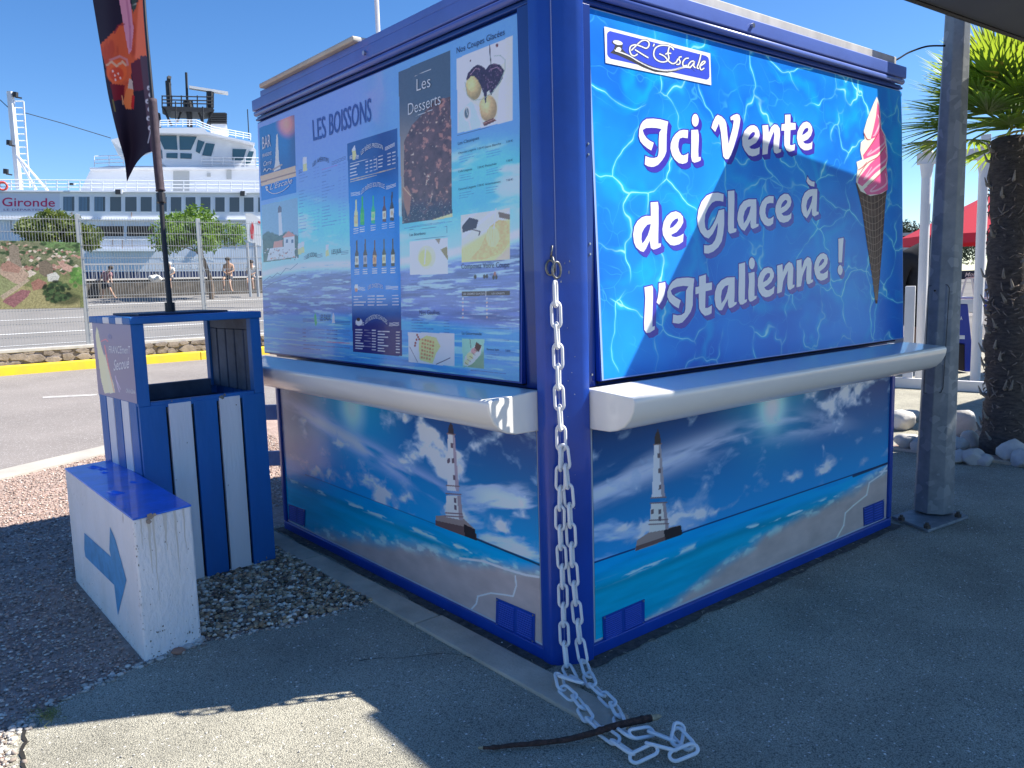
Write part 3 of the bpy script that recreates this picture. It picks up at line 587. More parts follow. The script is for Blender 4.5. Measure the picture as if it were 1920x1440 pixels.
for i in range(len(rp)-1): 
    p = rp[i]; stroke(mbw, SR, mp_(lz, [(p.x-8, p.y-15), (p.x+8, p.y+15)]), 1.3, .0047, n=1)
mbw.build('badge_lettering', M_print_w, bad)
# ---- left shutter with the menu print
P = [corner('L', 2.848, 1.092), corner('L', .278, 1.092), corner('L', .278, 2.536), corner('L', 2.848, 2.536)]
mb = MB(); mb.prism([p+Vector((.003, 0, 0)) for p in P], (.026, 0, 0)); shL = mb.build('shutter', M_blue, kiosk, bevel=.003)
rnd = random.Random(11)
def rowy(x0, y0, x): return 581+(y0-581)*(x+289)/(x0+289)
def dash(cv, x0, y0, xa, xb, c, wd=1.7, a=.6):
    x = xa
    while x < xb:
        l = rnd.uniform(1.5, 4.5); e = min(x+l, xb); cv.line([(x, rowy(x0, y0, x)), (e, rowy(x0, y0, e))], wd, c, a*rnd.uniform(.6, 1)); x = e+rnd.uniform(.5, 1.3)
def quadclip(cv, q): return pmask(cv.X, cv.Y, q)
def paint_menu(cv):
    X, Y, U, V = cv.X, cv.Y, cv.U, cv.V        # U 0 far .. 1 near, V 0 bottom .. 1 top
    u = U*2.57; v = V*1.45
    cv.fill((74, 126, 214))
    cv.mix(ss(.0, .35, 1-np.abs(U-.15)*2.2)*ss(.4, .9, V)*.5, (98, 112, 198))
    w = .60+.05*np.sin(U*9)+.05*(U-.5)
    cy = linA((72, 160, 212))*(.8+.5*fbm(u*3, v*4, 4)[..., None]); cv.mix(ss(w+.06, w-.06, V), cy)
    fo = fbm(u*3+v*2, v*14, 5, 2); cv.mix(ss(w+.03, w-.02, V)*ss(w-.25, w-.1, V)*ss(.5, .68, fo)*.7, (150, 190, 225))
    cr = .36+.10*(U-.3)+.03*np.sin(U*5+1); fo2 = fbm(u*5, v*9, 5, 5)
    cv.mix(ss(cr+.12, cr-.02, V)*.75, (134, 178, 218)); cv.mix(ss(cr-.02, cr-.05, V), linA((74, 100, 170))*(.45+1.1*fbm(u*5, v*60, 6, 7)[..., None]))
    cv.mix(ss(cr-.02, cr-.05, V)*ss(.53, .66, fbm(u*7, v*95, 6, 9))*.8, (125, 165, 215)); cv.mix(ss(cr+.01, cr-.005, V)*ss(cr-.03, cr-.012, V)*.7, (160, 195, 225))
    lo = .165+.015*np.sin(U*4); cv.mix(ss(lo+.01, lo-.02, V), linA((58, 128, 208))*(.5+1.0*fbm(u*3, v*50, 6, 12)[..., None]))
    cv.mix(ss(lo, lo-.03, V)*ss(.54, .66, fbm(u*3.5, v*70, 5, 15))*.6, (120, 175, 230))
    # bar picture
    q = [(486, 240), (552, 215), (556, 361), (490, 377)]; m = quadclip(cv, q)
    cv.mix(m, (24, 86, 158)); cv.mix(m*(1-ss(0, 26, np.hypot(X-540, (Y-232)*.8)))*.95, (215, 110, 80)); cv.mix(m*ss(535, 552, X)*.5, (40, 25, 60))
    cv.mix(m*ss(-36, 30, Y-300), (18, 60, 130)); cv.poly([(488, 330), (554, 311), (555, 331), (490, 349)], (170, 140, 110)); cv.poly([(489, 340), (555, 321), (555, 324), (489, 343)], (110, 85, 75))
    cv.poly([(490, 349), (555, 331), (556, 361), (490, 377)], (20, 88, 178)); cv.poly([(518, 254), (520.5, 250), (523, 300), (526, 316), (513, 322), (516, 305)], (175, 175, 185)); cv.line([(512, 318), (528, 309)], 3, (120, 115, 120))
    # lighthouse photograph
    q = [(490, 385), (558, 371), (560, 483), (494, 492)]; m = quadclip(cv, q); cv.mix(m, (92, 132, 176))
    tree = 447-10*fbm(X*.12, Y*0, 4, 3)-8*np.abs(np.sin(X*.09)); cv.mix(m*ss(-2, 2, Y-tree), linA((50, 72, 78))*(.6+.8*fbm(X*.3, Y*.3, 4)[..., None]))
    cv.poly([(522, 398), (527, 396), (530, 440), (523, 442)], (190, 198, 215)); cv.poly([(521, 390), (524, 385), (528, 389), (528, 398), (521, 399)], (70, 70, 90)); cv.poly([(530, 444), (541, 433), (553, 441), (552, 443), (531, 446)], (200, 75, 80)); cv.poly([(532, 446), (552, 443), (553, 470), (532, 472)], (205, 208, 220))
    cv.poly([(514, 453), (530, 450), (530, 463), (512, 465)], (205, 80, 85)); cv.poly([(506, 466), (552, 460), (553, 482), (500, 489)], (175, 182, 200)); 
    for i in range(60): cv.ell(rnd.uniform(496, 557), rnd.uniform(466, 487), rnd.uniform(.8, 2), rnd.uniform(.8, 1.6), rnd.choice([(60, 60, 80), (110, 115, 140), (150, 70, 70), (215, 218, 228)]), .8)
    for x in (536, 546): cv.poly([(x, 449), (x+4, 448.5), (x+4, 455), (x, 456)], (60, 80, 120))
    # hand writing under it
    for pts in ([(494, 528), (506, 518), (510, 521), (520, 512), (526, 515), (536, 503), (545, 505), (558, 494)], [(496, 540), (512, 530), (530, 524), (548, 516), (553, 515)]): cv.line(pts, 1.1, (40, 60, 110), .8)
    # aperitif columns
    for r in range(20):
        y = 322+r*5.9
        if r in (4, 5, 12): continue
        dash(cv, 560, y+2, 561, rnd.uniform(567, 577), (48, 66, 128), 1.5, .6); cv.line([(578, rowy(560, y+2, 578)), (586, rowy(560, y+2, 586))], .6, (50, 70, 130), .35); dash(cv, 560, y+2, 588, 592, (60, 80, 140), 1.5, .5); dash(cv, 560, y+2, 594.5, 598.5, (60, 80, 140), 1.5, .5)
    for r in range(19):
        y = 322+r*5.9
        if r in (3, 11): continue
        dash(cv, 604, y-4, 604, rnd.uniform(610, 628) if r not in (0, 17) else 632, (48, 66, 128) if r else (120, 60, 140), 1.6, .6); dash(cv, 604, y-4, 635, 639, (60, 80, 140), 1.5, .5); dash(cv, 604, y-4, 643, 648, (60, 80, 140), 1.5, .5)
    for r in range(12):
        y = 502+r*7; dash(cv, 565, y, 565, rnd.uniform(572, 580), (60, 70, 130), 1.4, .5); dash(cv, 565, y, 592, 597, (60, 70, 130), 1.3, .4); dash(cv, 565, y, 609, rnd.uniform(615, 630), (60, 70, 130), 1.4, .5); dash(cv, 565, y, 641, 652, (60, 70, 130), 1.3, .4)
    for r in range(4):
        y = 617+r*7; dash(cv, 568, y, 568, 573, (38, 50, 120), 2, .8); cv.line([(575, rowy(568, y, 575)), (594, rowy(568, y, 594))], .6, (50, 80, 150), .5); dash(cv, 568, y, 597, 609, (60, 80, 150), 1.6, .6); dash(cv, 568, y, 613, 632 if r < 3 else 655, (38, 50, 120) if r < 3 else (170, 90, 110), 2, .75); 
        if r < 3: dash(cv, 568, y, 644, 656, (60, 80, 150), 1.6, .6)
    dash(cv, 568, 646, 569, 655, (60, 60, 120), 1.8, .75); dash(cv, 568, 653, 569, 600, (60, 60, 120), 1.8, .75)
    for (xa, ya, xb, yb) in ((560, 320, 566, 318), (622, 304, 648, 293), (570, 481, 574, 480), (595, 478, 604, 476), (640, 472, 653, 470), (568, 598, 590, 598), (628, 602, 656, 603)):
        for k in range(3): cv.line([(xa, ya+k*2.6), (xb, yb+k*2.6)], .9, (35, 40, 95), .85)
    for (x, y, s) in ((571, 312, 1), (561, 470, .8), (567, 467, .8), (613, 473, .8)): cv.poly([(x-3*s, y-15*s), (x+3*s, y-17*s), (x+5*s, y+8*s), (x-3*s, y+10*s)], (205, 165, 100)); cv.poly([(x-3*s, y-17*s), (x+4*s, y-18*s), (x+4*s, y-6*s), (x-3*s, y-4*s)], (200, 205, 215))
    cv.poly([(589, 592), (591, 586), (593, 592), (594.5, 606), (592, 612), (590, 606)], (40, 150, 110)); cv.poly([(623, 592), (625, 586), (627, 592), (628, 606), (622.5, 606)], (170, 200, 235))
    # beer board
    q = [(651, 269), (745, 240), (754, 668), (662, 660)]; m = quadclip(cv, q); t = (Y-250)/415
    cv.mix(m, linA((24, 62, 132))*(1-ss(.1, .35, t))[..., None]+linA((0, 96, 190))*(ss(.1, .35, t)*(1-ss(.7, .88, t)))[..., None]+linA((26, 30, 96))*ss(.7, .88, t)[..., None])
    cv.mix(m*(1-ss(0, .09, np.abs(t-.80)))*fbm(X*.06, Y*.1, 4)*.5, (40, 80, 150))
    Wt = (196, 206, 226)
    for r in range(4):
        y = 312+r*6.2; dash(cv, 657, y, 657, 657+rnd.uniform(10, 18), Wt, 1.8, .8)
        for xx in (686, 694, 701): dash(cv, 657, y, xx, xx+3.5, Wt, 1.6, .6)
        dash(cv, 657, y-3, 710, 717, Wt, 1.7, .8); dash(cv, 657, y-3, 727, 732, Wt, 1.6, .7); dash(cv, 657, y-3, 736, 741, Wt, 1.6, .7)
    cv.line([(706, 297), (707, 318)], .9, Wt, .8); cv.line([(657, 307), (703, 294)], .7, Wt, .8)
    for y in (337, 341): dash(cv, 657, y, 657, 741 if y < 340 else 706, (200, 190, 120), 1.3, .6)
    for (x, c1) in ((664, (205, 160, 90)),): cv.poly([(660, 280), (665, 273), (668, 290), (666, 300), (661, 300)], c1); cv.poly([(660, 280), (665, 272), (667, 282), (661, 284)], (225, 225, 225))
    for (xa, ya, xb, yb) in ((656, 293, 660, 292), (668, 292, 672, 291), (722, 277, 740, 268), (658, 362, 675, 360), (724, 350, 742, 344), (665, 537, 684, 540), (724, 537, 746, 537), (667, 603, 682, 605), (730, 606, 748, 605)):
        for k in range(3): cv.line([(xa, ya+k*2.4), (xb, yb+k*2.4)], .9, Wt, .9)
    for (x, y0, y1, c1, c2) in ((667.6, 374, 425, (200, 170, 110), (190, 150, 80)), (679.3, 368, 422, (20, 135, 70), (40, 150, 60)), (699.7, 367, 419, (20, 140, 110), (120, 190, 120)), (720.6, 368, 416, (70, 30, 50), (190, 180, 160)), (734.8, 360, 414, (40, 45, 60), (205, 200, 180)),
        (669, 450, 502, (45, 30, 35), (190, 180, 170)), (684.7, 448, 501, (50, 35, 45), (120, 130, 160)), (702.5, 450, 500, (70, 35, 45), (205, 120, 60)), (720, 448, 499, (50, 60, 55), (195, 190, 140)), (736.7, 447, 499, (40, 40, 30), (215, 210, 170))):
        h = y1-y0; cv.poly([(x-1.2, y0), (x+1.2, y0), (x+1.4, y0+h*.35), (x+3.6, y0+h*.52), (x+3.6, y1-1), (x+2.8, y1), (x-2.8, y1), (x-3.6, y1-1), (x-3.6, y0+h*.52), (x-1.4, y0+h*.35)], c1)
        cv.poly([(x-3.4, y0+h*.58), (x+3.4, y0+h*.57), (x+3.4, y0+h*.88), (x-3.4, y0+h*.89)], c2); cv.ell(x, y0+h*.73, 1.9, h*.09, c1, .6)
        for k in range(3): dash(cv, x, y1+4+k*4, x-4, x+4, Wt, 1.5, .7)
    for r in range(4):
        y = 556+r*5.4; dash(cv, 664, y, 664, 664+rnd.uniform(6, 22), Wt, 1.7, .75); dash(cv, 664, y, 690, 702, Wt, 1.5, .55); dash(cv, 664, y, 707, 707+rnd.uniform(8, 20), Wt, 1.7, .75); dash(cv, 664, y, 736, 747, Wt, 1.5, .6)
    for r in range(8):
        y = 618+r*5.0; dash(cv, 666, y, 667, 667+rnd.uniform(8, 15), Wt, 1.8, .85); cv.line([(683, rowy(666, y, 683)), (696, rowy(666, y, 696))], .5, Wt, .35); dash(cv, 666, y, 698, 704, Wt, 1.7, .75); dash(cv, 666, y+1.5, 709, 709+rnd.uniform(8, 21), Wt, 1.8, .85); dash(cv, 666, y+1.5, 743, 749, Wt, 1.7, .75)
    cv.ell(673, 604, 6, 6.5, (200, 205, 215)); cv.ell(672, 599, 3.5, 3.5, (40, 35, 40)); cv.poly([(665, 533), (671, 533), (671, 541), (665, 541)], (215, 220, 230)); cv.poly([(665, 541), (671, 541), (670, 547), (666, 547)], (150, 90, 80))
    dash(cv, 680, 669, 683, 725, (40, 60, 110), 1.2, .6)
    # dessert picture
    q = [(747, 135), (844, 94), (848, 407), (754, 420)]; m = quadclip(cv, q); cv.mix(m, (52, 70, 96)); cv.mix(m*ss(180, 320, Y)*(1-ss(770, 800, X)), (110, 112, 118))
    cake = [(800, 205), (815, 188), (850, 180), (850, 410), (760, 420), (757, 330), (758, 265), (772, 235)]
    rid = fbm(X*.12+Y*.05, Y*.07-X*.05, 6, 21); ck = linA((66, 48, 60))[None, None]*(.45+1.3*rid[..., None]); ck = ck+linA((150, 95, 85))*(ss(.58, .72, fbm(X*.16, Y*.13, 6, 23))*.55)[..., None]+linA((225, 205, 200))*(ss(.035, .0, np.abs(fbm(X*.045, Y*.03, 4, 29)-.5))*ss(.5, .62, fbm(X*.2, Y*.2, 3, 31))*.45)[..., None]
    cv.mix(m & pmask(X, Y, cake), ck); cv.mix(m*ss(360, 395, Y)*.8, linA((24, 40, 66))*(.6+1*fbm(X*.3, Y*.3, 5)[..., None])); cv.mix(m*ss(.62, .7, fbm(X*.6, Y*.6, 3, 4))*ss(365, 390, Y)*.6, (150, 160, 175))
    cv.poly([(755, 352), (763, 348), (771, 365), (768, 400), (764, 405), (758, 385)], (120, 85, 80)); cv.line([(757, 352), (770, 367)], 1.6, (190, 150, 120), .8)
    cv.poly([(810, 412), (848, 400), (848, 407), (812, 413)], (190, 165, 120)); cv.line([(777.5, 142.5), (808, 130)], .8, (200, 205, 215)); cv.line([(780, 217.5), (810, 206)], .8, (180, 185, 195))
    dash(cv, 770, 425, 772, 835, (40, 60, 110), 1.1, .7); dash(cv, 755, 429, 758, 848, (40, 60, 110), 1.1, .7)
    cv.line([(768, 431), (838, 424), (838, 437)], .7, (40, 60, 110), .8); cv.line([(768, 450), (862, 441)], .7, (40, 60, 110), .8)
    # sundae picture
    q = [(856, 110), (961, 67), (961, 226), (858, 250)]; m = quadclip(cv, q); cv.mix(m, (152, 172, 200)); cv.mix(m*ss(940, 952, X), (178, 188, 190)); cv.poly([(860, 212), (885, 188), (902, 232), (898, 240), (859, 250)], (135, 175, 195))
    # glass, two scoops, poured chocolate
    cv.poly([(868, 166), (946, 118), (948, 135), (936, 165), (931, 223), (904, 232), (899, 200), (882, 190)], (158, 176, 182))
    tex = fbm(X*.35, Y*.35, 5, 33)
    def scoop(cx, cy, rx, ry, c):
        d = np.hypot((X-cx)/rx, (Y-cy)/ry); lit = np.clip(1-.55*np.hypot((X-cx+rx*.3)/rx, (Y-cy+ry*.3)/ry), .35, 1.0)
        cv.mix((1-ss(.93, 1.05, d)), linA(c)*(lit*(.8+.5*tex))[..., None])
    scoop(888, 163, 15, 25, (190, 182, 112)); scoop(915, 203, 17, 25, (192, 176, 116)); cv.poly([(893, 124), (906, 112), (925, 105), (932, 112), (924, 128), (905, 134)], (150, 196, 200)); cv.line([(903, 128), (920, 114)], 1, (200, 225, 225), .8)
    ch = [(874, 150), (877, 138), (886, 127), (895, 121), (904, 124), (911, 130), (917, 122), (926, 119), (937, 121), (945, 131), (942, 148), (934, 160), (926, 168), (921, 180), (917, 170), (913, 172), (912, 190), (910, 194), (907, 176), (901, 160), (896, 150), (889, 143), (883, 143), (877, 150)]
    m2 = pmask(X, Y, ch); cv.mix(m2, linA((40, 30, 52))*(.5+1.1*tex)[..., None]); cv.mix(m2*ss(.60, .70, fbm(X*.5, Y*.3, 4, 8))*.55, (120, 100, 140)); cv.line([(882, 140), (892, 128), (900, 130)], 1.0, (150, 130, 165), .7); cv.line([(920, 130), (932, 126), (940, 134)], 1.0, (140, 120, 160), .7)
    cv.line([(918, 84), (919, 104), (921, 124)], 1.8, (40, 35, 50)); cv.ell(932, 85, 2.4, 3.5, (90, 40, 50)); cv.ell(882, 114, 1.4, 2, (60, 40, 60))
    cv.line([(872, 154), (876, 178), (888, 188), (905, 186), (925, 172), (938, 152), (947, 130), (947, 112), (938, 104), (926, 105)], 1.2, (100, 130, 140), .9); cv.line([(871, 156), (875, 180), (887, 190)], .8, (215, 225, 230), .7); cv.line([(896, 190), (903, 226)], 1.0, (215, 220, 215), .7); cv.line([(936, 160), (932, 222)], 1.4, (205, 200, 180), .6); cv.poly([(905, 230), (925, 221), (931, 226), (908, 237)], (84, 50, 50)); cv.line([(908, 231), (928, 223)], 1, (170, 120, 110), .7)
    cv.ell(876, 213, 6.5, 14, (196, 206, 220), 1, .1); cv.ell(875, 212, 4.6, 11, (62, 84, 104), 1, .3); cv.line([(879, 226), (883, 243)], 2.6, (212, 222, 232)); cv.line([(874, 203), (877, 216)], 1, (190, 205, 215), .7)
    cv.line([(857, 254), (961, 227)], .7, (40, 60, 110), .9); cv.line([(857, 279), (961, 253)], .7, (40, 60, 110), .9); cv.line([(960, 228), (960, 253)], .5, (40, 60, 110), .6)
    for (x, y) in ((861, 295), (912, 285), (861, 330), (912, 319), (861, 363), (912, 353)):
        for k in range(3): dash(cv, x, y+k*4.6, x, x+rnd.uniform(14, 30), (42, 66, 130), 1.2, .6)
    # glass picture, scoop picture
    m = quadclip(cv, [(768, 453), (840, 445), (840, 513), (769, 516)]); cv.mix(m, (172, 182, 216)); cv.ell(800, 482, 17, 22, (186, 205, 160), 1, .1); cv.ell(797, 484, 12, 16, (160, 178, 96), .9); cv.line([(798, 466), (796, 495)], 2, (215, 225, 190)); cv.line([(783, 488), (792, 501), (812, 500)], 1.5, (190, 200, 190)); cv.poly([(816, 448), (826, 447), (823, 458)], (110, 105, 100)); cv.poly([(826, 468), (838, 462), (840, 488), (834, 480)], (110, 110, 70))
    m = quadclip(cv, [(864, 404), (956, 390), (956, 487), (866, 492)]); cv.mix(m, (172, 174, 186)); st = np.sin((X*.8+Y)*.25); cv.mix(m*ss(.2, .8, st)*.4, (205, 205, 212)); cv.mix(m*ss(-6, 6, (X-866)*.62+(Y-492)+28), (196, 168, 108)); cv.mix(m*ss(-4, 4, (X-905)*.9+(Y-480)-28)*.9, (150, 150, 160))
    cv.mix(m & pmask(X, Y, [(918, 425), (935, 412), (955, 415), (955, 455), (940, 475), (905, 487), (880, 487), (900, 465)]), linA((190, 155, 90))*(.7+.6*fbm(X*.25, Y*.25, 4)[..., None])); cv.poly([(866, 425), (880, 408), (897, 412), (893, 428), (880, 432), (868, 436)], (44, 40, 60)); cv.line([(868, 432), (885, 430), (900, 434), (898, 441)], 2.2, (50, 46, 62))
    cv.ell(924, 444, 12, 19, (212, 190, 118), 1, .1); 
    for k in range(5): cv.line([(914+k*4.5, 430), (916+k*4, 460)], .8, (170, 140, 70), .6)
    cv.line([(926, 428), (930, 392)], 2, (200, 200, 205)); cv.poly([(934, 397), (956, 402), (956, 412), (936, 408)], (90, 82, 78))
    cv.ell(891, 519, 2.6, 4.4, (35, 30, 45)); cv.ell(908, 518.5, 2.4, 4.2, (35, 30, 45)); cv.ell(913, 518, 2.4, 4.2, (35, 30, 45)); cv.ell(925.5, 520, 2.4, 4.4, (35, 30, 45)); cv.ell(930.5, 519.5, 2.4, 4.4, (35, 30, 45)); cv.ell(928, 513.5, 2.4, 4.2, (120, 70, 80))
    dash(cv, 880, 531, 888, 932, (50, 70, 120), 1.2, .5); dash(cv, 880, 539, 880, 942, (40, 60, 110), 1.4, .7); cv.poly([(866, 547), (956, 545), (956, 554), (866, 555)], (44, 40, 58)); cv.line([(911, 546), (911, 555)], .8, (190, 190, 200))
    for r in range(6):
        for xx, c in ((868, (200, 120, 110)), (913, (215, 150, 120))): cv.ell(xx, 560+r*7, 1.5, 2, c if r % 2 else (225, 225, 230), .6); dash(cv, xx, 561+r*7, xx+4, xx+rnd.uniform(12, 28), (120, 125, 175), 1.3, .5)
    for r in range(4): dash(cv, 770, 526+r*7, 771, 771+rnd.uniform(8, 18), (50, 60, 120), 1.3, .5); dash(cv, 770, 526+r*7, 795, 838 if r == 0 else 808, (45, 55, 115), 1.4, .55)
    for r in range(5): dash(cv, 771, 600+r*5.2, 772, 772+rnd.uniform(18, 42), (40, 55, 115), 1.5, .75); dash(cv, 771, 600+r*5.2, 833, 842, (40, 55, 115), 1.4, .7)
    # waffle, banana split
    m = quadclip(cv, [(765, 623), (852, 625), (852, 687), (766, 679)]); cv.mix(m, (162, 178, 218)); wf = [(786, 637), (800, 629), (818, 633), (826, 650), (818, 662), (811, 682), (787, 675), (785, 650)]; cv.poly([(815, 636), (824, 650), (818, 662), (808, 650)], (196, 172, 120)); cv.poly(wf, (205, 165, 105))
    for i in range(6):
        for j in range(5): 
            x = 792+j*5.2-(j-2)*.3-i*.4; y = 637+i*6.6+j*1.2
            if i*j != 20: cv.poly([(x-1.7, y-2.1), (x+1.8, y-1.7), (x+1.8, y+2.1), (x-1.7, y+1.7)], (150, 105, 70) if (i+j) % 2 else (165, 118, 75))
    for (x, y) in ((782, 628), (784, 632), (781, 637), (779, 643), (786, 636), (778, 648)): cv.ell(x, y, 1.8, 2.4, (120, 50, 55))
    cv.line([(768, 650), (783, 679)], .9, (60, 60, 90)); cv.line([(818, 683), (844, 671)], 1.5, (45, 45, 70))
    m = quadclip(cv, [(866, 635), (908, 636), (907, 691), (868, 688)]); cv.mix(m, (110, 165, 170)); cv.mix(m*ss(-8, 8, (X-905)*.8+(Y-660)), (85, 130, 125)); cv.poly([(869, 684), (872, 668), (885, 655), (893, 644), (903, 650), (901, 665), (886, 682), (876, 687)], (205, 198, 180)); cv.poly([(893, 641), (903, 648), (898, 660), (889, 655)], (62, 38, 46)); cv.ell(888, 658, 5, 5.5, (180, 110, 140)); cv.ell(881, 668, 6, 7, (200, 185, 120)); cv.ell(875, 679, 4.5, 5, (200, 185, 130))
    for k in range(6): cv.line([(872+k*4.5, 680-k*6), (878+k*4.3, 684-k*6)], 1.2, (50, 35, 45), .8)
    cv.line([(881, 636), (883, 652)], 1, (50, 50, 60)); cv.line([(866, 632.5), (955, 638)], .7, (40, 60, 110), .8); cv.line([(866, 614), (955, 617)], .7, (40, 60, 110), .6)
    cv.line([(962, 613), (962, 672)], .9, (40, 60, 110), .8); 
    for k in range(3): dash(cv, 913, 664+k*4.5, 914, 914+rnd.uniform(12, 22), (50, 70, 130), 1.3, .6)
    dash(cv, 880, 694, 883, 948, (40, 55, 110), 1.6, .8)
    lum = cv.C.mean(-1, keepdims=True); k = ss(.0, .25, (cv.C[..., 0]-cv.C[..., 2])/(lum[..., 0]+.02)+.25)[..., None]*.38; cv.C = cv.C*(1-k)+lum*k; cv.C *= (.9+.2*fbm(X*.5, Y*.5, 3)[..., None])
e_ = SL.n*.0008; PP = [corner('L', 2.838, 1.102)+e_, corner('L', .288, 1.102)+e_, corner('L', .288, 2.528)+e_, corner('L', 2.838, 2.528)+e_]
M_print = attr_mat('print_gloss', rough=.2, spec=.5, coat=.3)
sheet('menu_print', *PP, 620, 560, paint_menu, M_print, shL, gain=(1/.33, 1/.42, 1/.60))
M_inkb = mat('menu_ink', (.02, .03, .11), .4); M_inkw = mat('menu_white', (.82, .84, .86), .35); M_inkm = mat('menu_blue', (.035, .11, .42), .35)
mb = MB()
ptext(mb, SL, 'LES', (587, 264), (611, 257), (585, 223), bold=.004); ptext(mb, SL, 'BOISSONS', (617, 253.5), (695.5, 226), (616.5, 212), bold=.006)
mb.build('menu_heading', M_inkm, shL)
mb = MB()
for s, A, B, T, k in (('LES APÉRITIFS', (586, 313), (616, 305.5), (586, 305), dict(arc=.8)), ('LES SODAS', (574, 486), (593.5, 482.5), (574, 477.5), dict(arc=.3)), ('LES JUS', (621.7, 476.7), (639, 474), (621.5, 468), {}), ('LES EAUX', (600, 601), (620, 601), (600, 589), {}),
    ('Nos Coupes Glacées', (856, 100.5), (946, 65), (856, 88.5), {}), ('Les Classiques', (858.6, 272), (898, 261), (858.6, 265.5), {}), ('Chocolat Liégeois', (859, 289.4), (892, 281), (859, 285.2), {}), ('7,50 €', (895, 281), (907, 278), (895, 277), {}), ('Dame Blanche', (909, 278), (939, 270.7), (909, 273.8), {}), ('7,00 €', (949, 268), (961, 265.2), (949, 264), {}),
    ('Café Liégeois', (859, 323.5), (885, 318.7), (859, 319.4), {}), ('7,00 €', (895, 316.4), (907, 314), (895, 312.4), {}), ('Pistachio', (909.5, 313.2), (930.5, 308.6), (909.5, 309), {}), ('7,50 €', (949, 304), (961, 301.5), (949, 300), {}), ('Caramel Liégeois', (859.5, 357), (892, 350.6), (859.5, 352.9), {}), ('7,00 €', (895, 350), (907, 348), (895, 346), {}), ('Amoureusement', (909.7, 347.4), (938.5, 342), (909.7, 343.3), {}), ('7,00 €', (949, 340), (961, 338), (949, 336), {}),
    ('Les Bourbons', (768, 443), (797.6, 439.5), (768, 437.5), {}), ('Composez Votre Coupe', (865, 504), (955, 501), (865, 494), {}), ('Nos Gaufres', (786.4, 590), (824, 590), (786.4, 581), {}), ('La Gourmande', (866, 627), (903, 628.8), (866, 621.2), {}), ('Banana Split', (912.6, 656.5), (936, 658), (912.6, 652.4), {}), ('7,00 €', (947, 659), (957, 660), (947, 655), {})):
    ptext(mb, SL, s, A, B, T, bold=-.004, **k)
mb.build('menu_lettering', M_inkb, shL)
mb = MB()
for s, A, B, T, k in (('LES BIÈRES PRESSION', (677, 291), (718, 280.5), (676.5, 282.5), dict(arc=1.0)), ('LES BIÈRES BOUTEILLE', (677.5, 364.5), (721, 354), (677.5, 356), dict(arc=1.0)), ('LES DIGESTIFS', (690, 543), (717.5, 542), (690, 535.5), dict(arc=.5)), ('LES BOISSONS CHAUDES', (685, 608), (726, 609), (685, 599.5), dict(arc=1.25)),
    ('BAR', (492, 280), (507.5, 274), (491.3, 256), {}), ('BRASSERIE', (492, 295), (509, 290), (492, 288.5), {}), ('Les', (781, 171), (807, 162.5), (781, 147), dict(bold=-.008)), ('Desserts', (765, 216), (826, 195), (765, 193), dict(bold=-.008)), ('LES CREMES GLACEES', (868.5, 552.8), (909, 552), (868.5, 549.3), {}), ('LES SORBETS', (922, 552), (946, 551.6), (922, 548.6), {}), ('Carré', (494, 312), (509, 307.5), (494, 302.5), dict(shear=.3)), ("L'Escale", (506, 356), (548, 343), (506, 345.5), dict(shear=.3))):
    b_ = k.pop('bold', .002); ptext(mb, SL, s, A, B, T, bold=b_, **k)
stroke(mb, SL, [(498, 352), (505, 360), (515, 363), (530, 358), (542, 348)], 1.2, .0022); pshape(mb, SL, ellp(500, 351, 2.6, 2.2, 10), .0022); pshape(mb, SL, ellp(501, 356, 2.2, 2, 10), .0023)
stroke(mb, SL, [(494, 322), (497, 316), (500, 321), (504, 316), (509, 318)], 1.4, .0022)
mb.build('menu_white_lettering', M_inkw, shL)
